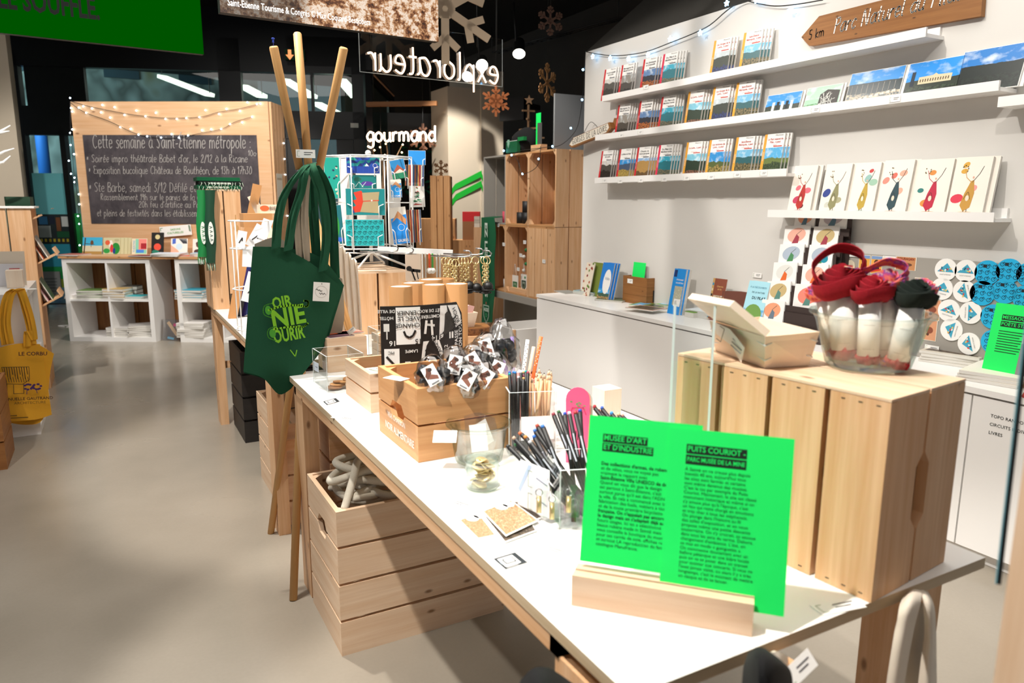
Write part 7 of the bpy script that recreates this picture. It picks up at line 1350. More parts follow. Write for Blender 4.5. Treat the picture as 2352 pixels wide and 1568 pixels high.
tb = MB().box((ca, cy0, BO), (cb, cy1, BO+.006), 'chalkboard', KM()).build('blackboard', t, world=True)
lines = [('Cette semaine à Saint-Étienne métropole :', 214, 340, 578, .105), ('* Soirée impro théâtrale Babet d\'or, le 2/12 à la Ricane', 200, 372, 570, .06), ('10€', 570, 358, 590, .045), ('* Exposition bucolique Château de Bouthéon, de 13h à 17h30', 205, 399, 580, .062), ('* Ste Barbe, samedi 3/12 Défilé et', 206, 440, 452, .075), ('Rassemblement 19h sur le parvis de la Gare', 232, 459, 480, .05), ('20h feu d\'artifice au Parc', 320, 476, 470, .05), ('et pleins de festivités dans les établissements', 224, 496, 480, .055)]
b = MB()
for s, x0, yb, x1, h in lines:
    a, c = KP.px(x0, yb, BO), KP.px(x1, yb, BO); write(b, KM(a.x, a.y, BO+.0065), s, 0, 0, h*1.15, .006 if h > .1 else .0042, '#b8b3ae', width=c.x-a.x, slant=.12, wob=.002)
b.build('chalk_writing', tb)
q = KP.px(640, 440, BO-.12); Mq = frame(KP.w(s1+.0235, q.y, BO-.14), KP.n*-1, (0, 0, 1)); b = MB().slab(Mq, -.08, .08, -.17, .17, .001, '#e8e2d4'); b.line(Mq, [(-.06, .12), (.06, .12)], .02, '#c8b8a0'); b.line(Mq, [(-.05, -.06), (.03, -.06)], .012, '#3a3a3a'); b.line(Mq, [(-.05, -.09), (.05, -.09)], .01, '#4a4a4a')
for k in range(3): b.line(Mq, [(-.05, -.12-.015*k), (.05, -.12-.015*k)], .005, '#8a8a8a')
tag(b.build('poster'), 'narrow cream poster on the right side of the blackboard panel', 'poster')
# saisons culturelles sign
a, c, d = KP.px(368, 526, BO+.03), KP.px(440, 517, BO+.03), KP.px(370, 545, BO+.03); M = KM(a.x, d.y, BO+.03) @ RZ(.09); W, H = c.x-a.x, a.y-d.y+.02; b = MB().slab(M, 0, W, 0, H, .002, 'white_paper'); b.text(M, 'SAISONS', W*.5, H*.64, H*.26, '#4a9a2a', .0006, bold=.02).text(M, 'CULTURELLES', W*.48, H*.32, H*.26, '#4a9a2a', .0006, bold=.02); b.line(M, [(W*.1, H*.85), (W*.03, H*.85), (W*.03, H*.6)], .005, '#3a7a2a')
for k in range(5): b.line(M, [(W*.93, H*(.9-.12*k)), (W*.97, H*(.84-.12*k))], .008, '#2a5a2a')
tag(b.build('sign'), 'white sign lettered SAISONS CULTURELLES on the blackboard panel', 'sign')
# fairy lights on the panel
def lights(lab, wire, bulbs, P, mat, r, every=None):
    t = thing('string_lights', lab, 'string lights', wire[0]); MB().tube(cat(wire, 5), .0025, 'dark_metal' if mat != 'bulb_warm' else 'gold', 5).build('cable', t, world=True)
    bm0 = MB().ball((0, 0, 0), r, mat, 1).build('bulb', t, world=True); bm0.matrix_parent_inverse = wm(t).inverted(); bm0.location = bulbs[0]
    for p in bulbs[1:]: o = bm0.copy(); C.collection.objects.link(o); o.location = p
    return t
kp = lambda x, y, o=BO+.015: KP.w(KP.px(x, y, o).x, KP.px(x, y, o).y, o)
w1 = [(162, 232), (200, 243), (262, 256), (310, 264), (380, 271), (458, 269), (500, 258), (548, 250), (598, 238)]; w2 = [(162, 236), (195, 258), (250, 278), (300, 302), (340, 314), (400, 317), (465, 305), (510, 296), (540, 280), (580, 268)]
lights('upper swag of white fairy lights across the top of the blackboard panel', [kp(*p) for p in w1], [kp(*p) for p in ((181, 247), (191, 244), (211, 249), (235, 241), (263, 246), (286, 264), (313, 254), (334, 267), (358, 259), (380, 273), (406, 273), (428, 271), (458, 269), (472, 253), (503, 262), (520, 250), (551, 255), (568, 235), (590, 239), (598, 238))], KP, 'bulb_white', .008)
lights('lower swag of white fairy lights dipping onto the blackboard top edge', [kp(*p) for p in w2], [kp(*p) for p in ((166, 256), (198, 259), (232, 258), (253, 270), (276, 292), (300, 296), (318, 309), (338, 313), (370, 316), (394, 308), (411, 316), (432, 311), (464, 299), (485, 297), (508, 296), (528, 285), (556, 281), (579, 268))], KP, 'bulb_white', .008)
lights('fairy light strand running down the left edge of the panel', [kp(x, y) for x, y in ((161, 232), (162, 300), (166, 340), (170, 400), (178, 450), (182, 500), (188, 570))], [kp(*p) for p in ((161, 225), (163, 248), (166, 297), (161, 305), (162, 333), (170, 354), (158, 369), (163, 399), (171, 408), (171, 418), (181, 446), (182, 469), (179, 496), (182, 514), (183, 563))], KP, 'bulb_white', .008)
lights('fairy light strand hanging down the right rear edge of the panel', [KP.w(s1+.03, z, BO-.3) for z in (1.9, 1.6, 1.3, 1.0)], [KP.w(s1+.03, z, BO-.3) for z in (1.85, 1.7, 1.55, 1.35, 1.15)], KP, 'bulb_white', .007)
# booklets on the wooden top
ZT = KH+.0215
def lean(lab, x0, x1, yb, yt, m, off=-.25, fn=None, name='booklet', th=.006, n=1):
    a, c, tp_ = KP.px(x0, yb, off), KP.px(x1, yb, off), KP.px(x0, yt, off-.03); w_, h_ = c.x-a.x, tp_.y-ZT
    for j in range(n):
        M = KM(a.x+.03*j, ZT+.0008, off-.012*j) @ RX(-R(12)); b = MB().slab(M, 0, w_, 0, h_, th, m if isinstance(m, str) else m)
        if fn and j == 0: fn(b, M, w_, h_)
        tag(b.build(name), lab if j == 0 else f'copy {ORD[j]} behind the {lab}'[:90], 'booklet')
def f_monk(b, M, w, h): b.quad(M, 0, w, 0, h, '#3fb0d8', .0002); b.quad(M, 0, w, 0, h*.5, '#d8cfb0', .0003); b.quad(M, 0, w, 0, h*.16, '#b08a4a', .0004); b.line(M, [(w*.08, 0), (w*.14, h*.95)], w*.06, '#4a3424', .0005); b.line(M, [(w*.14, h*.62), (w*.6, h*.58)], w*.03, '#4a3424', .0005); b.ell(M, w*.48, h*.68, w*.08, h*.14, '#6a4424', .0006); b.line(M, [(w*.44, h*.55), (w*.44, h*.42)], w*.02, '#4a2c18', .0006)
def f_col(b, M, w, h):
    for k, (x, y, rx, ry, c) in enumerate(((.2, .2, .2, .15, '#2f9a44'), (.75, .35, .25, .35, '#1f8a34'), (.45, .6, .12, .25, '#f0ece0'), (.5, .35, .1, .25, '#d83a3a'), (.65, .2, .08, .18, '#1f3a8a'), (.25, .7, .15, .15, '#e0603a'), (.8, .85, .15, .08, '#b8b48a'))): b.ell(M, w*x, h*y, w*rx, h*ry, c, .0004+.0001*k)
def f_thea(b, M, w, h): b.quad(M, w*.25, w*.97, h*.05, h*.97, '#8ad0b4', .0003); b.quad(M, w*.45, w*.97, h*.3, h*.97, '#f08a80', .0004); b.quad(M, w*.3, w*.8, h*.1, h*.3, '#4a8ae0', .0004); b.quad(M, w*.6, w*.97, h*.35, h*.7, '#a8202c', .0005); b.text(M, 'THÉÂTRE', w*.16, h*.5, h*.18, '#3fa8d8', .0006, rot=pi/2)
def f_black(b, M, w, h): b.ell(M, w*.5, h*.8, w*.2, h*.11, '#d8c890', .0004); b.ell(M, w*.5, h*.35, w*.3, h*.16, '#e8503a', .0004); b.ell(M, w*.35, h*.12, w*.3, h*.1, '#1f7a64', .0005)
def f_pat(b, M, w, h):
    for k in range(8): b.line(M, [(w*(.5+.06*k), h*.98), (w*(.75+.03*k), h*.7)], .006, '#3a3a44', .0004); b.line(M, [(w*.1, h*(.95-.04*k)), (w*.28, h*(.99-.04*k))], .006, '#4a6ac8', .0004)
    b.poly(M, [(0, h*.6), (w*.4, h*.3), (w*.6, 0), (0, 0)], '#f4b49a', .0003); b.ell(M, w*.5, h*.5, w*.2, h*.2, '#cfe4f4', .0005)
def f_dance(b, M, w, h): b.ell(M, w*.4, h*.7, w*.15, h*.12, '#5a3a34', .0004); b.line(M, [(w*.4, h*.6), (w*.7, h*.4), (w*.95, h*.6)], .03, '#6a4438', .0004); b.ell(M, w*.5, h*.2, w*.4, h*.16, '#4a2a2a', .0004)
lean('booklet with a small animal on a branch against blue sky, leftmost on the pine board', 189, 234, 582, 544, '#3fb0d8', -.26, f_monk); lean('colourful illustrated booklet with red and green figures on the pine board', 237, 275, 582, 545, '#cfc8a0', -.26, f_col, 'booklet', .006, 4); lean('square theatre booklet with coloured rectangles on the pine board', 302, 337, 581, 547, '#e8dcc0', -.26, f_thea)
lean('black booklet with a yellow moon and red figure beside the white sign', 347, 375, 582, 533, '#1a1614', -.24, f_black); lean('white booklet with pastel stripes and patterns on the pine board', 392, 430, 582, 547, '#f0ece6', -.26, f_pat); lean('booklet with a brown dancer partly behind the scarves', 442, 470, 582, 548, '#efe4da', -.26, f_dance)
def kflat(lab, x, y, z, w_, d_, h_, m, off, n=1, an=0, cat_='booklet', name='booklet'):
    s_ = KP.px(x, y, off).x; h_ *= 1.7 if z < .6 and h_ < .05 else 1
    for k in range(n): M = KM(s_, z+.0008+k*(h_+.0006), off) @ RX(-pi/2) @ RZ(an+.08*((k*7) % 3-1)); tag(MB().box((-w_/2, -d_/2, 0), (w_/2, d_/2, h_*.8), 'pages', M).box((-w_/2, -d_/2, h_*.8), (w_/2, d_/2, h_), m, M).build(name), lab if k == n-1 else f'lower item of the {lab}'[:90], cat_, None if n == 1 else f'pile: {lab}'[:60])
kflat('flat reddish leaflets at the left end of the pine board', 170, 583, ZT, .2, .2, .006, '#b86a5a', -.08, 2); kflat('dark red booklet lying flat before the black booklet', 332, 583, ZT, .22, .16, .006, '#7a2a34', -.05); kflat('pile of pale booklets lying before the patterned one', 390, 584, ZT, .26, .2, .009, '#dfe6f0', -.07, 3); kflat('orange leaflet lying right of the pale pile', 432, 584, ZT, .18, .15, .004, '#d8643a', -.07); kflat('small blue-edged pile beside the scarves', 460, 584, ZT, .14, .12, .01, '#9ac0dc', -.07, 3)
zm = .04+(KH-.08)/2+.009
kflat('slumped stack of magazines in the upper left compartment', 222, 680, zm, .26, .2, .009, '#6a8a4a', -.12, 5, .1, 'magazine', 'magazine'); kflat('white magazines lying tilted at the left of the upper left compartment', 184, 684, zm, .2, .2, .007, '#e8e0e4', -.14, 3, .3, 'magazine', 'magazine'); kflat('tan and teal brochure bundle in the upper right compartment', 272, 686, zm, .2, .16, .014, '#c9a86a', -.08, 4, 0, 'brochure', 'brochure'); kflat('low teal brochure pile in the upper right compartment', 318, 687, zm, .16, .16, .008, '#3fb0b8', -.1, 2, 0, 'brochure', 'brochure'); kflat('dark grey brochures at the rear of the upper right compartment', 305, 678, zm, .14, .12, .02, '#5a564e', -.25, 3, 0, 'brochure', 'brochure')
kflat('grey newspapers in the lower right compartment', 290, 772, .04, .26, .2, .012, '#c8c4c0', -.12, 4, 0, 'newspaper', 'newspaper'); kflat('tilted newspapers at the right of the lower right compartment', 325, 770, .04, .2, .2, .01, '#b8b4b0', -.12, 6, .4, 'newspaper', 'newspaper'); kflat('green and blue booklet pile in the right shelf upper compartment', 445, 684, zm, .26, .2, .013, '#3fa0b8', -.12, 4); kflat('white paper pile in the right shelf lower compartment', 450, 776, .04, .26, .2, .016, '#f0ece8', -.1, 5, 0, 'paper pile', 'paper_pile'); kflat('dark brown box at the rear of the right shelf lower compartment', 462, 748, .04, .2, .15, .11, '#4a3a34', -.28, 1, 0, 'box', 'dark_box')
s_ = KP.px(394, 770, -.05).x; M = KM(s_-.03, .001, -.06) @ RX(-R(12)); b = MB().slab(M, -.08, .1, 0, .2, .03, 'film'); tt = thing('clear_bag', 'clear plastic bag of small things on the floor between the cube shelves', 'bag', KP.w(s_, 0, -.05)); b.build('film', tt, world=True); M2 = M @ T(0, 0, -.016); MB().line(M2, [(-.02, .17), (.06, .06)], .03, '#d8b894', 0).ell(M2, .04, .15, .015, .015, '#e05a8a', .002).line(M2, [(-.02, .03), (.03, .02)], .02, '#7ab8d8', .001).build('contents', tt, world=True)
# white cable on the floor
p = Z(148, 750, .004); tag(MB().tube(cat([p, p+V((-.06, .1, 0)), p+V((.08, .06, 0)), p+V((.02, -.04, 0)), p+V((.12, -.02, 0))], 6), .003, 'white_metal', 6).build('white_cable'), 'thin white cable curled on the floor left of the cube shelf', 'cable')
# ---- white cabinet at the left with paper rolls
LX = -.42; LP = Plane((LX, 4.72), (0, 1)); LP.n = V((1, 0, 0)); LP.e = V((0, 1, 0))
t, LW = cubes('white open cube shelf at the left carrying paper rolls', 0, 2, LP, .79, .345, .42)
L1 = .7905
for i, (x, y, r, h, z, lab) in enumerate(((-.66, 4.9, .085, .115, 0, 'wide white paper roll standing on the left white shelf, lower one'), (-.80, 4.92, .08, .115, 0, 'white paper roll at the photo left edge, lower one'), (-.74, 4.9, .085, .13, .1165, 'white paper roll stacked on top of the two lower rolls'))):
    t = thing('paper_roll', lab, 'paper roll', (x, y, L1+z+.0004)); MB().lathe([(r, 0), (r, h), (r*.3, h), (r*.3, 0)], '#dfe6e4', None, 28).build('paper', t)
    if i == 0: Mx = frame((x+r*.5, y-r*.87, L1+.06), (.87, .5, 0), (0, 0, 1)); MB().quad(Mx, -.012, .03, -.045, .045, '#f0a8a4', .001).build('pink_label', t, world=True)
wood_box('wooden_block', 'small pale wooden block with a dark knot beside the paper rolls', 'block', T(-.53, 5.06, L1+EPS), .08, .08, .1, 'birch'); M = frame((-.63, 5.22, L1+.002), (1, -.2, 0), (0, .1, 1)); tag(MB().slab(M, 0, .19, 0, .2, .003, '#f2e4d0').build('card'), 'large cream card standing behind the paper rolls', 'card'); M = frame((-.61, 5.19, L1+.002), (1, -.2, 0), (0, .1, 1)); b = MB().slab(M, 0, .16, .0, .13, .003, '#e4e2e8'); b.line(M, [(.09, .1), (.14, .1)], .006, '#d86a6a', .0006).line(M, [(.09, .085), (.14, .085)], .006, '#d86a6a', .0006); tag(b.build('card'), 'white printed card with red lines in front of the cream card', 'card')
q = Z(14, 653, L1); tag(MB().box((-.06, -.05, 0), (.06, .05, .012), '#2a2a28', T(q.x, q.y, L1+EPS) @ RZ(.2)).box((-.06, -.05, .0125), (.06, .05, .026), 'pages', T(q.x, q.y, L1+EPS) @ RZ(.1)).build('notebook'), 'dark patterned notebook on the left white shelf corner', 'notebook'); q = Z(45, 668, L1); price('white slip under the yellow bag strap on the white shelf', V((q.x+.03, q.y+.06, L1+.002)), (1, .2, 0), (-.2, 1, 0), .09, .06, lines=0)
# yellow tote hanging on the cabinet end
Yt = 4.66; yy = lambda x, y, o=0: YP(x, y, Yt+o)
t = thing('tote_bag', 'yellow canvas tote bag with purple and black print hanging on the left white shelf', 'tote bag', yy(60, 850))
rows = [[(-6, 800), (20, 792), (55, 788), (92, 790)], [(-2, 850), (28, 850), (68, 848), (104, 846)], [(8, 905), (38, 905), (78, 900), (112, 900)], [(18, 968), (50, 966), (88, 962), (119, 952)]]
MB().grid(surf([[yy(x, y, -.02-.02*sin(j*1.6+.5)) for j, (x, y) in enumerate(r)] for r in rows], 5, 5), 'yellow_cloth').build('bag_front', t, solid=.002, world=True)
rows = [[(-6, 800), (40, 790), (80, 788), (124, 812)], [(0, 850), (40, 850), (84, 850), (116, 850)], [(10, 905), (50, 905), (90, 905), (112, 890)], [(20, 970), (55, 975), (92, 970), (108, 940)]]
MB().grid(surf([[yy(x, y, .012+.01*sin(j*2)) for j, (x, y) in enumerate(r)] for r in rows], 4, 4), 'yellow_cloth').build('bag_back', t, solid=.002, world=True)
for i, pth in enumerate(([(12, 792), (6, 740), (12, 690), (24, 668), (42, 664)], [(24, 790), (16, 740), (22, 690), (34, 668), (48, 665)], [(76, 790), (66, 740), (56, 700), (48, 672), (44, 664)], [(62, 796), (64, 760), (78, 780), (70, 730), (50, 668)])):
    b = MB(); ribbon(b, [yy(x, y, -.012-.008*(i % 2)) for x, y in pth]+[V((yy(40, 664).x, Yt+.09, L1+.004+.003*i))], (1, 0, .1), .034, 'yellow_cloth'); b.build('strap', t, solid=.002, world=True)
M = frame(yy(62, 880, -.052), (1, 0, -.08), (.14, 0, 1)); b = MB(); b.text(M, 'LE CORBU', .03, .16, .028, '#4a1f24', 0, bold=.02).text(M, 'MANUELLE GAUTRAND', -.0, -.085, .022, '#4a2f14', 0, bold=.02).text(M, 'ARCHITECTURE', .012, -.108, .02, '#6a4a1a', 0).line(M, [(-.085, -.175), (-.05, -.175)], .006, '#7a5a1a').line(M, [(-.085, -.188), (.0, -.188)], .006, '#7a5a1a')
b.line(M, [(-.11, .09), (.01, .09), (.012, .02), (-.02, -.005), (-.09, -.0), (-.11, .09)], .003, '#4a3a1f')
for k in range(10): b.line(M, [(-.1+.011*k, .088), (-.095+.011*k, .05-.012*(k % 3))], .004, '#4a3a1f'); b.line(M, [(-.095+.011*k, .035), (-.09+.011*k, .008)], .003, '#4a3a1f')
b.line(M, [(-.09, 0), (-.09, -.06)], .004, '#4a3a1f').line(M, [(-.06, -.005), (-.06, -.055), (-.015, -.055), (-.015, -.005)], .003, '#4a3a1f')
rnd = random.Random(3)
for k in range(22): a = rnd.random()*6.28; c = rnd.choice((.005, .045)); b.ell(M, c+cos(a)*.018, -.02+sin(a)*.014, .007, .006, '#4a2a6a', .0003+.0001*k, 6)
b.line(M, [(0, -.03), (-.002, -.06)], .003, '#4a2a6a').line(M, [(.04, -.03), (.045, -.055)], .003, '#4a2a6a'); b.build('print', t, world=True)
# crate tower behind, with leaflet trays
CZT = YP(40, 478, 5.95).z; t = thing('wooden_crate', 'tall pine plank crate tower behind the left white shelf', 'crate', (-.75, 6.05, 0))
xr = YP(80, 560, 5.9).x
for k in range(4): MB().box((xr-.56+k*.142, 5.9, .0), (xr-.56+k*.142+.132, 5.916, CZT), 'pine', grain=2).build('front_slat', t, world=True)
for k in range(3): MB().box((xr-.016, 5.918+k*.13, 0), (xr, 5.918+k*.13+.12, CZT), 'pine_warm', grain=2).build('side_plank', t, world=True)
MB().box((xr-.57, 5.89, CZT), (xr+.02, 6.31, CZT+.012), 'white_paper').build('top_sheet', t, world=True)
q = YP(10, 478, 5.96); tag(MB().box((xr-.5, 5.95, CZT+.0125), (xr-.2, 6.2, CZT+.03), 'birch').build('pale_board'), 'pale rounded board lying on the crate tower', 'board')
q0, q1 = YP(18, 478, 6.6), YP(72, 452, 6.6); tag(MB().box((q0.x, 6.45, 0), (q1.x, 6.75, q1.z), '#0b3a22').build('green_box'), 'dark green box standing behind the crate tower', 'box')
for i, (zc_, lab) in enumerate(((.86, 'upper small pine leaflet tray on the crate tower side'), (.57, 'lower small pine leaflet tray on the crate tower side'), (1.16, 'topmost white-edged ledge on the crate tower side'))):
    tt = thing('leaflet_tray', lab, 'tray', (xr+.06, 6.05, zc_), 0, 'leaflet trays on the crate tower'); M = T(xr+.001, 5.93, zc_) @ RY(R(-28)); b = MB().box((0, 0, 0), (.14 if i < 2 else .05, .25, .01), 'pine', M).box((.13, 0, .01), (.14, .25, .05 if i < 2 else .011), 'pine', M); b.build('tray_board', tt, world=True)
    if i < 2:
        for k, m in enumerate(('#e8b8c4', '#2a5a3a') if i else ('#d86a3a', '#8a8a84')): M2 = T(xr+.03+.035*k, 5.95, zc_+.03) @ RY(R(-25)); tag(MB().box((0, 0, 0), (.006, .2, .2), 'pages', M2).box((.006, 0, 0), (.009, .2, .2), m, M2).build('leaflet'), ['leaflet leaning at the back of the upper side tray', 'leaflet in front in the upper side tray', 'pink leaflet leaning at the back of the lower side tray', 'green leaflet in front in the lower side tray'][i*2+k], 'leaflet')
xq = YP(6, 960, 4.2).x; crate('wooden_crate', 'brown wooden crate corner at the far left photo edge below the tote', 'crate', xq-.5, 4.15, 0, .5, .33, YP(4, 880, 4.2).z, 3, 'pine_dark', .014, gap=.008)
# white twigs at the left edge
for i, (pts, lab) in enumerate((([(-14, 320), (4, 300), (24, 288)], 'thin white twig at the left photo edge, upper'), ([(-16, 306), (6, 304), (22, 301)], 'thin white twig crossing the upper one'), ([(-18, 362), (10, 348), (33, 341)], 'thin white twig at the left photo edge, middle'), ([(-20, 380), (8, 372), (24, 358)], 'thin white twig at the left photo edge, lower'))):
    tag(MB().tube([YP(x, y, 6.2) for x, y in pts]+[], [.012, .009, .004], 'white_lam', 6).build('twig'), lab, 'twig', 'white twigs at the left')
q = YP(-14, 340, 6.2); tag(MB().tube([(q.x-.1, 6.2, CZT+.013), (q.x-.05, 6.2, q.z-.2), (q.x-.02, 6.2, q.z+.2)], [.02, .016, .012], 'white_lam', 8).build('white_branch'), 'white painted branch standing at the left photo edge', 'branch')
# ================================================================ overhead, neon and the rear corner
def hang(name, lab, cat_, x0, y0, x1, y1, d0, d1, up, mat, th=.04, fn=None):
    """panel hung from the ceiling; lower edge through two photo points at depths on one height"""
    a = Z(x0, y0, d0); c = Z(x1, y1, d0); ex = c-a; W = ex.length; M = frame(a, ex, (0, 0, 1)); t = thing(name, lab, cat_, (a+c)/2)
    MB().box((0, 0, -th), (W, up, 0), 'black', M).build('casing', t, world=True); b = MB(); b.quad(M, 0, W, 0, up, mat, .002); fn and fn(b, M, W); b.build('screen', t, world=True)
    for k in (.12, .88): p = M @ V((W*k, up, -th/2)); MB().tube([p, V((p.x, p.y, 3.62))], .012, 'black', 8).build('hanger', t, world=True)
    return t
emit('screen_green', '#00b400', .15, '#000000'); MATS['screen_green'].node_tree.nodes['Principled BSDF'].inputs['Specular IOR Level'].default_value = 0; 
def scr_rock():
    m, N, L, b = newmat('screen_rock'); v = mapped(N, L, (2.6, 1.5, 1), 'UV'); a = noise(N, L, v, 9, 9, .74); q = noise(N, L, v, 1.6, 3); r = ramp(N, ((.36, '#140c08'), (.44, '#7a4424'), (.5, '#d09a68'), (.56, '#fdeedd'), (.66, '#d89a62'))); L.new(a, r.inputs[0])
    t = N.new('ShaderNodeTexCoord'); s = N.new('ShaderNodeSeparateXYZ'); L.new(t.outputs['UV'], s.inputs[0]); k = ramp(N, ((.33, '#000000'), (.42, '#ffffff'))); L.new(mth(N, L, 'ADD', s.outputs['X'], mth(N, L, 'MULTIPLY', mth(N, L, 'SUBTRACT', q, .5), .35)), k.inputs[0])
    c = mix(N, L, k.outputs[0], mix(N, L, .75, r.outputs[0], '#0d0a08'), r.outputs[0]); L.new(c, b.inputs['Emission Color']); b.inputs['Emission Strength'].default_value = .8; b.inputs['Base Color'].default_value = lin('#050505')
scr_rock()
def fg(b, M, W): b.text(M, 'LE SOUFFLE.', W*.29, .165, .15, '#031003', .003, bold=.03, width=W*.43); b.text(M, 'COUPER', W*.42, .335, .15, '#031003', .003, bold=.03, width=W*.3)
hang('hanging_screen', 'bright green hanging screen lettered LE SOUFFLE at the upper left', 'screen', -40, 71, 468, 125, 2.1, 0, .62, 'screen_green', fn=fg)
def fr_(b, M, W): b.text(M, 'Saint-Étienne Tourisme & Congrès © Max Coquard-Bestjobers', W*.03, .045, .042, 'screen_txt', .003, align='LEFT', width=W*.62)
emit('screen_txt', '#f4f0ea', .9)
hang('hanging_screen', 'hanging screen showing a rocky mountainside with a white caption', 'screen', 506, 28, 1007, 96, 2.1, 0, .62, 'screen_rock', fn=fr_)
# neon word explorateur on clear acrylic, seen from behind
a, c = Z(826, 165, 2.12), Z(1154, 200, 2.12); ex = (c-a); W = ex.length; M = frame(a, ex, (0, 0, 1)); Hn = .33
t = thing('neon_sign', 'neon word explorateur seen mirrored on a clear hanging sheet', 'neon sign', (a+c)/2)
MB().slab(M, 0, W, 0, Hn, .004, 'acrylic').build('clear_sheet', t, world=True); b = MB()
for q in ((0, 0, .004, Hn), (W-.004, 0, W, Hn), (0, 0, W, .003)): b.quad(M, q[0], q[2], q[1], q[3], 'acrylic_edge', .001)
b.build('sheet_edge', t, world=True)
st, w_ = strokes('explorateur'); sc_ = W*.93/w_
for p in st:
    q = [M @ V((W*.965-x*sc_, .016+y*.185, .014)) for x, y in p]
    MB().tube(cat(q, 5) if len(q) > 2 else q, .0062, 'neon_warm', 8).build('neon_tube', t, world=True)
for k in (.07, .3, .55, .8, .95): q = M @ V((W*k, Hn-.08, .01)); MB().tube([q, V((q.x, q.y, 3.62))], .002, 'dark_metal', 5).build('wire', t, world=True)
emit('neon_hot', '#ffd9b4', 5)
# second neon word through the porch glass
p0, p1 = PD(842, 325, 8.5), PD(1003, 322, 8.4); ex = p1-p0; ex.z = 0; W = ex.length; M = frame(p0, ex, (0, 0, 1)); t = thing('neon_sign', 'glowing neon word gourmand behind the postcard stand', 'neon sign', (p0+p1)/2)
st, w_ = strokes('gourmand'); sc_ = W/w_
for p in st: q = [M @ V((x*sc_, y*.17, 0)) for x, y in p]; MB().tube(cat(q, 4) if len(q) > 2 else q, .0105, 'neon_hot', 8).build('neon_tube', t, world=True)
MB().beam(M @ V((0, .42, -.05)), M @ V((W, .42, -.05)), .06, .05, 'pine_dark').build('carrier_beam', t, world=True)
for k in (.1, .9): q = M @ V((W*k, .4, -.05)); MB().tube([q, V((q.x, q.y, 3.62))], .006, 'black', 6).build('hanger', t, world=True)
for k in (.2, .8): q = M @ V((W*k, .1, -.01)); MB().tube([q, M @ V((W*k, .42, -.05))], .004, 'black', 5).build('wire', t, world=True)
# snowflakes
def flake(lab, px, py, d, r, mat, w=.1, th=.006, yaw=0, barbs=2, hub=.25, ang=0, hung=True):
    p = PD(px, py, d); f = (CO-p); f.z = 0; f = Matrix.Rotation(yaw, 3, 'Z') @ f; M = frame(p, V((0, 0, 1)).cross(f), (0, 0, 1)) @ RZ(ang); b = MB(); w *= r; bar = lambda q0, q1, ww: b.beam(M @ V((q0[0], q0[1], 0)), M @ V((q1[0], q1[1], 0)), ww, th, mat, M.to_3x3() @ V((0, 0, 1)))
    for k in range(6):
        c_, s_ = cos(pi/3*k+pi/6), sin(pi/3*k+pi/6); bar((c_*.05*r, s_*.05*r), (c_*r, s_*r), w)
        for j in range(barbs):
            rb = r*(.5+.25*j)
            for sg in (1, -1): a = pi/3*k+pi/6+sg*.85; l = r*(.34-.1*j); bar((c_*rb, s_*rb), (c_*rb+cos(a)*l, s_*rb+sin(a)*l), w*.9)
    b.prism([(hub*r*cos(pi/3*k), hub*r*sin(pi/3*k)) for k in range(6)], -th/2, th/2, mat, M)
    if hung:
        t_ = thing('snowflake', lab, 'decoration', p); b.build('flake', t_, world=True); q = M @ V((0, r, 0)); MB().tube([(q.x, q.y, p.z+r*.9), (q.x, q.y, 3.6)], .0012, 'dark_metal', 4).build('thread', t_, world=True)
    else: tag(b.build('snowflake'), lab, 'decoration')
flake('large pale beige wooden snowflake half hidden by the rocky screen', 1022, 20, 4.6, .33, '#b09a80', .15, .012, .2, 1, .2)
flake('brown cut-out wooden snowflake before the white column top', 1139, 232, 5.6, .115, '#8a4a1c', .16, .006, .1, 1, .5)
flake('thin wooden snowflake turned sideways above the crates', 1257, 190, 6.2, .16, '#c08a54', .12, .006, 1.05, 2, .15)
flake('dark wooden snowflake barely visible under the ceiling', 1264, 48, 5.2, .1, '#4a2a14', .14, .006, .3)
flake('brown wooden snowflake below the second neon word', 972, 318, 8.6, .17, '#5a3418', .16, .008, 0, 1, .35)
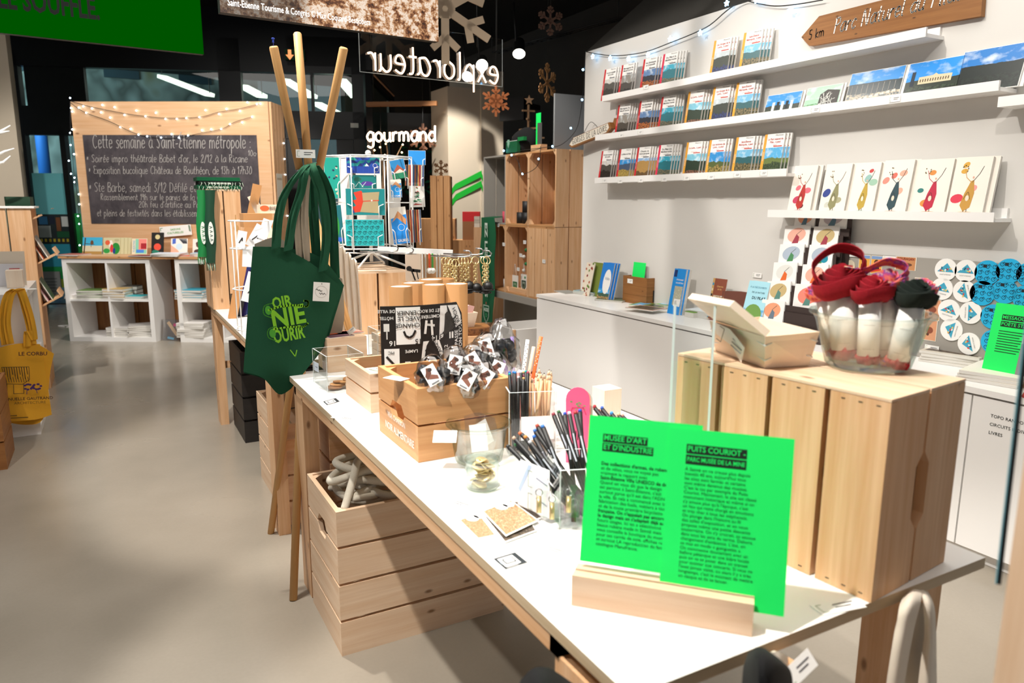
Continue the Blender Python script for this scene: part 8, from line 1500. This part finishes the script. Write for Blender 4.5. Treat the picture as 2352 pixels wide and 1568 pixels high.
# wall crates in the rear corner
yE = 5.0; xa, xb = YP(1276, 500, yE).x, YP(1337, 500, yE).x; zt_, zm_ = YP(1276, 341, yE).z, YP(1276, 522, yE).z; zb_ = zm_-(zt_-zm_)
ysT = [yE]+[XP(x, 345, xa).y for x in (1214, 1161, 1111)]
struct('wall_corner', MB().box((xb+.02, 4.44, 0), (xb+.14, ysT[3]+.12, zt_-.02), 'wall_paint'))
def wcrate(lab, y0, y1, z0, z1, kind='open'):
    t = thing('wall_crate', lab, 'crate', ((xa+xb)/2, (y0+y1)/2, z0), 0, 'pine crates on the rear wall'); e = .014; dx = (xb-xa)
    side = 'pine_warm' if kind != 'grey' else 'grey_board'
    for y in (y0, y1-e):
        for k in range(2): MB().box((xa+k*dx*.52, y, z0+.001), (xa+k*dx*.52+dx*.48, y+e, z1-.001), 'pine' if kind != 'grey' else 'grey_board', grain=2).build('side_board', t, .001, world=True)
    for z in (z0, z1-e): MB().box((xa, y0+e, z), (xb, y1-e, z+e), side).build('end_board', t, world=True)
    n = 4; w_ = (y1-y0-2*e)/n
    for k in range(n): MB().box(((xb-.012) if kind != 'slats' else xa, y0+e+k*w_+.003, z0+e), (xb if kind != 'slats' else xa+.012, y0+e+(k+1)*w_-.003, z1-e), 'pine_warm' if kind == 'open' else ('pine' if kind == 'slats' else 'grey_board'), grain=2).build('back_board', t, world=True)
    if kind == 'open':
        for y, s in ((y0+e, 1), (y1-e, -1)):
            for z, q in ((z0+e, 1), (z1-e, -1)): MB().prism([(y, z), (y+s*.04, z), (y, z+q*.04)], 0, .1*dx, 'pine', Matrix(((0, 0, 1, xa+.002), (1, 0, 0, 0), (0, 1, 0, 0), (0, 0, 0, 1)))).build('corner_block', t, world=True)
    return t
wcrate('upper right pine crate on the rear wall, holding a green packet', ysT[0], ysT[1]-.002, zm_, zt_); wcrate('upper middle pine crate on the rear wall, holding black mugs', ysT[1], ysT[2]-.002, zm_, zt_); wcrate('upper left grey-backed crate on the rear wall with a pink mug', ysT[2], ysT[3], zm_, zt_, 'grey')
wcrate('lower right slatted crate on the rear wall, turned bottom outwards', ysT[0], ysT[1]-.002, zb_, zm_-.002, 'slats'); wcrate('lower middle pine crate on the rear wall, holding white pennants', ysT[1], ysT[2]-.002, zb_, zm_-.002); wcrate('lower left pine crate on the rear wall, holding a white mug', ysT[2], ysT[3]-.05, zb_, zm_-.002)
tag(MB().box((xa-.02, yE-.02, zb_-.06), (xb, ysT[3]+.1, zb_-.002), 'grey_board').box((xb-.03, yE+.2, 0), (xb, ysT[3], zb_-.06), 'grey_board').build('grey_shelf'), 'grey shelf board carrying the rear wall crates', 'shelf')
def mug(lab, y, z, m, x=None, r=.04, h=.095):
    x = x or xa+.07; t = thing('mug', lab, 'mug', (x, y, z+.0145)); MB().lathe([(r, 0), (r, h), (r-.004, h), (r-.004, .006), (.001, .006)], m, None, 20, True).build('cup_body', t); MB().tube([(0, -r+.002, h*.8), (0, -r-.025, h*.7), (0, -r-.025, h*.35), (0, -r+.002, h*.25)], .005, m, 6).build('handle', t)
ym = (ysT[1]+ysT[2])/2
mug('black mug at the left in the upper middle wall crate', ym+.04, zm_, '#161618'); mug('black mug at the right in the upper middle wall crate', ym-.06, zm_, '#161618'); mug('black mug stacked on top of the right one in the wall crate', ym-.06, zm_+.096, '#1c1c1e'); mug('pink mug with pale lettering in the grey-backed wall crate', ysT[2]+.1, zm_, '#d8566a', None, .042, .1); mug('white mug in the lower left wall crate', ysT[2]+.08, zb_, '#eceae6')
M = frame((xa+.12, ysT[0]+.16, zm_+.016), (0, -1, 0), (-.0, .0, 1)) @ RX(-.2) @ RZ(-.35); b = MB().slab(M, -.05, .05, .01, .27, .012, '#12402a'); rnd = random.Random(2)
for k in range(12): b.ell(M, rnd.uniform(-.03, .03), .08+rnd.random()*.15, .012, .01, '#8a9a80' if k % 2 else '#1a1a1a', .0006, 7)
b.quad(M, -.05, .05, .01, .05, '#d8dcd4', .0007); tag(b.build('packet'), 'dark green patterned packet leaning in the upper right wall crate', 'packet')
def pennant(lab, px, py, sc, dark):
    p = XP(px, py, xa+.06); M = frame(p, (0, -1, 0), (0, 0, 1)); w_, h_ = .045*sc, .12*sc; t = thing('pennant', lab, 'pennant', p)
    MB().slab(M, -w_*1.2, w_*1.2, -h_*.2, h_*.75, .004, '#eceae4').prism([(-w_*1.2, -h_*.2), (0, -h_*.75), (w_*1.2, -h_*.2)], -.004, 0, '#eceae4', M).build('cloth', t, world=True)
    b = MB().poly(M, [(-w_*.9, h_*.28), (w_*.9, h_*.28), (w_*.9, -h_*.2), (0, -h_*.6), (-w_*.9, -h_*.2)], '#0a6a3c' if not dark else '#1c3a2c', .001); b.line(M, [(-w_*.5, h_*.15), (w_*.5, h_*.15), (w_*.45, -h_*.15), (0, -h_*.42), (-w_*.45, -h_*.15), (-w_*.5, h_*.15)], .0025, '#cfe0d0', .0014); b.text(M, 'ASSE', 0, h_*.06, .018*sc, '#cfe0d0', .0015); b.build('crest', t, world=True)
    MB().tube([M @ V((-w_*.5, h_*.75, 0)), M @ V((0, h_*1.6, .002)), M @ V((w_*.5, h_*.75, 0))], .002, 'white_metal', 5).build('cord', t, world=True)
pennant('white pennant with a bright green crest in the lower middle wall crate', 1183, 655, 1.0, 0); pennant('white pennant with a dark green crest right of the other pennant', 1203, 652, .95, 1)
tag(MB().box((xa+.01, ysT[1]+.03, zb_+.0145), (xa+.12, ysT[2]-.05, zb_+.05), 'pine').build('display_block'), 'low pine block under the pennants', 'block')
p = XP(1205, 590, xa+.06); t = thing('ornament_stand', 'small wire stand with hanging green and white ornaments in the wall crate', 'stand', (p.x+.03, p.y, zb_+.05)); MB().tube([(p.x+.03, p.y, zb_+.0505), (p.x+.03, p.y, p.z+.1)], .004, 'white_metal', 6).build('post', t, world=True)
for k in range(5): MB().ball((p.x+.01, p.y+(.03 if k % 2 else -.01), p.z+.06-.06*k), .018, '#e8e6e0' if k % 2 else '#0f7a44', 1).build('ornament', t, world=True)
for i, (x, y, X, lab) in enumerate(((1144, 517, xa-.004, 'price tag at the left of the wall crate middle edge'), (1157, 561, xa-.004, 'price tag on the lower left wall crate post'), (1249, 600, xa-.004, 'price tag on the slatted wall crate'), (1205, 556, xa+.02, 'price tag at the top of the ornament stand'), (1196, 586, xa+.02, 'price tag in the middle of the ornament stand'), (1190, 618, xa+.02, 'price tag above the pennants'))): price(lab, XP(x, y, X), (0, -1, 0), (0, 0, 1), .05, .03)
# green supporters scarf hanging at the crates' left end
Xs_ = xa-.06; sx = lambda x, y: XP(x, y, Xs_)
P = [[sx(1106+(29*u)+2*sin(v*11), 500+240*v)+V((-.012*sin(pi*u+v*5), 0, 0)) for u in (0, .33, .66, 1)] for v in [j/12 for j in range(13)]]; P.insert(0, [p+V((.12, 0, .01)) for p in P[0]])
t = thing('supporter_scarf', 'long green scarf lettered ALLEZ LES VERTS hanging beside the rear crates', 'scarf', sx(1120, 740)); MB().grid(P, 'green_knit').build('scarf_body', t, solid=.006, world=True)
q = sx(1123, 590); M = frame(q+V((-.03, 0, 0)), (0, -1, 0), (0, 0, 1)); z_ = lambda y: sx(1123, y).z-q.z; b = MB(); b.text(M, 'EZ LES VERTS', 0, (z_(512)+z_(680))/2, .075, '#d8e8dc', 0, rot=-pi/2, width=z_(512)-z_(682), bold=.03)
c_ = z_(718); w_ = .055; b.line(M, [(-w_, c_+.07), (w_, c_+.07), (w_*.9, c_-.03), (0, c_-.1), (-w_*.9, c_-.03), (-w_, c_+.07)], .007, '#d8e8dc'); b.text(M, 'ASSE', 0, c_+.03, .045, '#d8e8dc', 0, bold=.03); b.ring(M, 0, c_-.02, .016, .005, '#5ac88a', .0008, 6); b.line(M, [(-.03, c_-.06), (-.01, c_-.08)], .012, '#d8e8dc'); b.line(M, [(.03, c_-.06), (.01, c_-.08)], .012, '#d8e8dc'); b.line(M, [(0, c_+.085), (0, c_+.1)], .012, '#d86a5a'); b.build('lettering', t, world=True)
# things on top of the wall crates
p = XP(1204, 345, xa+.1); t = thing('backpack', 'black bag with a shiny green pocket and crest on the wall crates', 'bag', (p.x, p.y, zt_)); cy = p.y; b = MB()
ctr_ = V((xa+.11, cy, zt_+.105)); b.ball(ctr_, .12, 'black_cloth', 3, lambda v: 1+.1*abs(v.z)-.06*sin(5*v.y), (.75, 1.5, .86)); b.build('bag_body', t, world=True); M = frame((xa-.003, cy+.03, zt_+.07), (0, -1, 0), (0, 0, 1)); MB().box((-.11, -.06, -.03), (.09, .035, 0), '#0b5a34', M).build('green_pocket', t, .01, world=True); MB().box((.1, .03, -.03), (.2, .06, 0), '#0a7a3c', M).build('green_band', t, world=True)
b = MB().prism([(-.075, .05), (-.045, .05), (-.045, .01), (-.06, -.02), (-.075, .01)], 0, .006, '#8ab8a0', M); b.line(M, [(-.1, .036), (.09, .036)], .004, '#cfd8d0', .001); b.build('crest', t, world=True)
p = XP(1248, 335, xa+.06); t = thing('card_holder', 'small pine block with a green and a dark leaflet on the wall crates', 'card holder', (p.x, p.y, zt_+EPS)); MB().box((xa+.0, p.y-.06, zt_+EPS), (xa+.06, p.y+.1, zt_+.05), 'pine').build('block', t, world=True)
M = frame((xa+.03, p.y+.07, zt_+.051), (0, -1, 0), (.0, -.32, 1)); tag(MB().slab(M, -.0, .075, 0, .25, .002, 'green_card').build('leaflet'), 'tilted bright green leaflet in the pine block on the wall crates', 'leaflet'); M = frame((xa+.02, p.y+.03, zt_+.051), (0, -1, 0), (0, -.3, 1)); tag(MB().slab(M, 0, .07, 0, .17, .002, '#4a4a48').build('leaflet'), 'dark grey leaflet in front of the tilted green leaflet', 'leaflet')
q0, q1 = YP(1275, 214, 5.25), YP(1345, 214, 5.25); tag(MB().box((q0.x, 5.25, zt_+.002), (q1.x, 5.27, q0.z), 'grey_panel').build('partition_board'), 'plain grey panel standing behind the wall crates', 'panel')
tw = [XP(1345, 118, 2.97), YP(1340, 200, 4.6), YP(1334, 255, 4.7), YP(1322, 300, 4.85), V((xa+.05, 5.02, zt_+.03)), V((xa, ysT[0]+.2, zt_+.02)), XP(1184, 350, xa-.02), XP(1192, 375, xa-.03), XP(1200, 398, xa-.03), XP(1225, 390, xa-.03), XP(1238, 372, xa-.03), XP(1242, 335, xa-.03)]
lights('string of blue-white star lights draped from the wall corner over the wall crates', tw, [YP(1339, 160, 4.5), YP(1337, 229, 4.6), YP(1311, 294, 5.0), XP(1269, 336, xa-.02), XP(1157, 346, xa-.02), XP(1175, 356, xa-.03), XP(1200, 399, xa-.03), XP(1237, 365, xa-.03)], None, 'bulb_blue', .009)
xw = lambda x, y: XP(x, y, 2.975); wv = [(1347, 119), (1372, 124), (1410, 128), (1450, 125), (1490, 117), (1540, 98), (1590, 78), (1630, 58), (1665, 28), (1690, 10), (1712, 2), (1740, 8), (1780, 14), (1830, 10), (1890, 0)]
t = thing('string_lights', 'string of glowing blue star lights along the top of the white wall', 'string lights', xw(1500, 115)); MB().tube(cat([xw(*p) for p in wv], 4), .003, 'dark_metal', 5).build('cable', t, world=True); star = None
for x, y in ((1365, 130), (1405, 134), (1447, 135), (1492, 126), (1543, 90), (1612, 76), (1673, 8), (1742, 1), (1819, 24)):
    p = xw(x, y)+V((-.012, 0, 0))
    if star is None:
        M = frame((0, 0, 0), (0, -1, 0), (0, 0, 1)); star = MB().prism([((.017 if k % 2 == 0 else .008)*sin(pi*k/5), (.017 if k % 2 == 0 else .008)*cos(pi*k/5)) for k in range(10)], -.004, .004, 'bulb_blue', M).build('star_bulb', t); star.matrix_parent_inverse = wm(t).inverted(); star.location = p
    else: o = star.copy(); C.collection.objects.link(o); o.location = p
# rear room: monitor, small tree, planter box, crates
p0, p1 = PD(1147, 278, 8.6), PD(1203, 223, 8.4); M = frame(p0, V((p1.x-p0.x, p1.y-p0.y, 0)), (0, 0, 1)); t = thing('wall_monitor', 'black wall monitor behind the brown snowflake', 'monitor', p0); MB().box((0, 0, -.05), ((p1-p0).xy.length, p1.z-p0.z, 0), 'black', M).build('screen', t, world=True); MB().beam(M @ V((.2, .2, -.05)), M @ V((.2, .2, -.6)), .06, .06, 'black').build('bracket', t, world=True)
p = PD(1214, 240, 7.2); t = thing('wooden_tree', 'small wooden stick tree with a star top behind the wall crates', 'decoration', (p.x, p.y, 0)); zt2 = p.z; MB().tube([(p.x, p.y, 0), (p.x, p.y, zt2)], .012, 'pine', 8).build('trunk', t, world=True)
for k in range(5): z = zt2-.06-.085*k; a = k*.9; l = .07+.03*k; MB().beam((p.x-cos(a)*l, p.y-sin(a)*l, z), (p.x+cos(a)*l, p.y+sin(a)*l, z), .018, .015, 'pine').build('branch', t, world=True)
Mx = frame((p.x, p.y-.01, zt2+.04), (CR.x, CR.y, 0), (0, 0, 1)); MB().prism([((.05 if k % 2 == 0 else .022)*sin(pi*k/5), (.05 if k % 2 == 0 else .022)*cos(pi*k/5)) for k in range(10)], -.006, .006, 'pine', Mx).build('star', t, world=True)
p0, p1 = PD(990, 540, 7.0), PD(1029, 404, 7.0); q = V((p0.x, p0.y, 0)); ex = V((CR.x, CR.y, 0)).normalized(); ey = V((-ex.y, ex.x, 0)); w_ = (p1-p0).xy.length; M = frame(q, ex, ey); t = thing('tall_planter', 'tall narrow wooden planter box with a snowflake stuck on top', 'planter', q)
for k in range(3): MB().box((k*w_/3, 0, 0), (k*w_/3+w_/3-.008, .02, p1.z), 'pine_warm', M, grain=2).build('front_plank', t, world=True)
MB().box((0, .021, 0), (w_, .2, p1.z-.005), 'pine_dark', M, grain=2).build('box_body', t, world=True)
p = PD(1013, 385, 7.05); flake('small brown wooden snowflake standing on the tall planter', 1013, 386, 7.05, .075, '#8a5a2c', .16, .006, 0, 2, .2, 0, False)
tag(MB().tube([PD(1013, 404, 7.06), PD(1013, 386, 7.06)], .004, 'pine_dark', 6).build('stick'), 'thin stick holding the small snowflake on the planter', 'stick')
def bbox_(name, lab, cat_, x0, y0, x1, y1, d, dp, mats):
    a, c = PD(x0, y1, d), PD(x1, y0, d); q = V((a.x, a.y, 0)); w_ = (c-a).xy.length; M = frame(q, ex, ey); hgt = c.z-a.z; b = MB()
    for f0, f1, m in mats: b.box((0, 0, a.z+hgt*f0), (w_, dp, a.z+hgt*f1), m, M)
    return tag(b.build(name), lab, cat_)
for q in (('display_plinth', 'pine display plinth behind the hanging keyrings', 'plinth', 985, 980, 1076, 552, 7.6, .3, ((0, 1, 'pine_warm'),)), ('gift_box', 'brown gift box with a red lower part in the rear', 'box', 1062, 552, 1100, 486, 7.65, .15, ((0, .34, '#b81a1e'), (.34, 1, '#8a5a34'))), ('open_box', 'black open box with a kraft lid on the rear plinth', 'box', 993, 552, 1034, 514, 7.65, .15, ((0, .6, '#17140f'), (.6, 1, '#a87850'))), ('side_plinth', 'pine crate plinth right of the rear plinth beside the scarf', 'plinth', 1088, 980, 1104, 522, 7.3, .2, ((0, 1, 'pine'),)), ('rear_shelf', 'pale wooden rear shelf left of the tall planter', 'shelf', 955, 960, 982, 502, 7.7, .3, ((0, 1, 'pine_warm'),)), ('book_pile', 'small pile of pale books on the side plinth', 'book pile', 1089, 522, 1101, 497, 7.35, .12, ((0, .3, '#d8cfc0'), (.32, .6, '#c8bfae'), (.62, 1, '#e0d8ca')))): bbox_(*q)
# dark green plants and branches with warm lights behind
for i, (x0, y0, x1, y1) in enumerate(((905, 330, 985, 440), (1020, 330, 1032, 470))):
    rnd = random.Random(i); b = MB(); 
    for k in range(90): c = PD(rnd.uniform(x0, x1), rnd.uniform(y0, y1), 9.9+rnd.random()*.5); a = rnd.random()*6.28; b.face([c, c+V((.06*cos(a), 0, .06*sin(a))), c+V((.12*cos(a+.3), .02, .12*sin(a+.3))), c+V((.05*cos(a+.7), 0, .05*sin(a+.7)))], '#1f7a5a' if k % 2 else '#0f4a38')
    q = PD((x0+x1)/2, y1, 10.1); b.tube([(q.x, q.y, 0), (q.x, q.y, q.z+.8)], .02, 'bark', 6); tag(b.build('green_plant'), ['leafy green plant behind the glass under the second neon word', 'narrow leafy plant at the left edge of the white column'][i], 'plant')
tt = thing('lit_branches', 'bare branches wound with tiny warm lights behind the postcard stand', 'branches', PD(870, 380, 8.4)); br = [[(862, 560), (868, 400), (846, 296)], [(870, 560), (880, 400), (872, 310)], [(868, 560), (890, 350), (886, 318)], [(874, 560), (905, 370), (925, 330)]]
for pts in br: MB().tube([PD(x, y, 8.4) for x, y in pts], [.012, .008, .003], '#8a6a4a', 6).build('branch', tt, world=True)
for k, (x, y) in enumerate(((852, 320), (860, 345), (868, 370), (873, 338), (878, 366), (886, 330), (884, 356), (905, 360), (925, 332), (923, 350), (890, 372))): MB().ball(PD(x, y, 8.36), .011, 'bulb_warm', 1).build('bulb', tt, world=True)
q = PD(866, 560, 8.4); tag(MB().lathe([(.1, 0), (.13, q.z), (.12, q.z), (.09, .02), (.001, .02)], '#2a2420', T(q.x, q.y, 0), 20, True).build('tall_vase'), 'tall dark vase holding the lit branches', 'vase')
# ---- foreground: cloths at the table end and the wooden upright at the right
def cloth(name, lab, cat_, rows, mat, Yf, sol=.004, parts=None):
    return tag(MB().grid(surf([[YP(x, y, Yf+o) for x, y, o in r] for r in rows], 5, 5), mat).build(name, solid=sol), lab, cat_)
cloth('canvas_strap', 'cream canvas strap looped over the table right end', 'strap', [[(2086, 1358, .05), (2100, 1350, .03), (2116, 1352, .04)], [(2070, 1388, -.012), (2092, 1374, -.02), (2114, 1372, -.016)], [(2056, 1450, -.02), (2076, 1442, -.028), (2097, 1440, -.022)], [(2042, 1530, -.022), (2062, 1528, -.03), (2080, 1530, -.024)], [(2030, 1610, -.022), (2050, 1610, -.03), (2068, 1610, -.024)]], 'cream_cloth', .588)
cloth('canvas_strap', 'right-hand fold of the cream strap at the table right end', 'strap', [[(2104, 1350, .04), (2116, 1350, .03), (2130, 1360, .04)], [(2118, 1374, -.01), (2132, 1380, -.016), (2143, 1394, -.01)], [(2126, 1450, -.012), (2138, 1450, -.02), (2147, 1452, -.012)], [(2116, 1530, -.012), (2134, 1530, -.024), (2148, 1530, -.012)], [(2106, 1610, -.012), (2130, 1610, -.024), (2150, 1610, -.012)]], 'cream_cloth', .586)
cloth('canvas_strap', 'inner fold of the cream strap under the table right end', 'strap', [[(2096, 1400, 0), (2112, 1382, .0), (2138, 1400, 0)], [(2078, 1490, 0), (2105, 1470, .01), (2142, 1490, 0)], [(2068, 1590, 0), (2100, 1590, .01), (2146, 1590, 0)]], '#cbbca6', .59)  # darker cream puts the shade inside the loop into the colour
cloth('black_bag', 'black cloth bag hanging at the near table end', 'bag', [[(1722, 1500, .0), (1740, 1490, -.03), (1758, 1494, -.02), (1790, 1520, .0)], [(1712, 1530, -.0), (1745, 1510, -.05), (1785, 1518, -.04), (1812, 1540, .0)], [(1708, 1570, -.0), (1745, 1560, -.06), (1790, 1560, -.05), (1818, 1580, .0)], [(1704, 1640, 0), (1745, 1640, -.06), (1790, 1640, -.05), (1820, 1640, 0)]], 'black_cloth', .55)
cloth('black_bag', 'black cloth bag at the bottom photo edge beside the table leg', 'bag', [[(1200, 1562, .0), (1225, 1538, -.02), (1258, 1536, -.02), (1300, 1562, .0)], [(1190, 1590, 0), (1230, 1580, -.05), (1265, 1580, -.05), (1330, 1590, 0)], [(1185, 1650, 0), (1230, 1650, -.06), (1270, 1650, -.06), (1340, 1650, 0)]], 'black_cloth', .70)
cloth('cream_fold', 'small cream fabric fold behind the black bag at the table end', 'fabric', [[(1765, 1500, 0), (1782, 1495, -.01), (1806, 1506, 0)], [(1770, 1530, 0), (1790, 1525, -.015), (1808, 1530, 0)], [(1775, 1600, 0), (1792, 1600, -.015), (1810, 1600, 0)]], 'cream_cloth', .585)
p = YP(1838, 1535, .57); price('white price tag sticking out beside the black bag at the table end', p, (1, .1, .28), (-.25, .55, .8), .055, .024); 
q = YP(1815, 1560, .58); tag(MB().box((q.x-.02, .575, .3), (q.x+.012, .6, q.z+.02), 'pine').build('wooden_hook_rail'), 'short pine rail end under the near table end', 'rail')
up0, up1 = PD(2330, 1600, .62), PD(2352, 1150, .62)
e0 = PD(2262, 1650, .66); e1 = PD(2304, 1320, .66); Xr = YP(2318, 1300, .33).x; t = thing('wooden_upright', 'blurred pine upright with a dark glass edge at the right photo border', 'upright', (Xr+.05, .33, 0))
MB().box((Xr, .28, 0), (Xr+.12, .33, 1.6), 'pine_light', grain=2).build('post', t, world=True)
g0, g1 = PV(2294, 1340, (Xr, .345, 0)), PV(2350, 850, (Xr, .345, 0)); MB().beam(g0, g1+(g1-g0)*.3, .0038, .0038, '#050808').build('dark_edge', t, world=True); MB().beam(g0-CR*.0028, g1+(g1-g0)*.3-CR*.0028, .0008, .0012, '#7ab8c4').build('glass_edge', t, world=True)
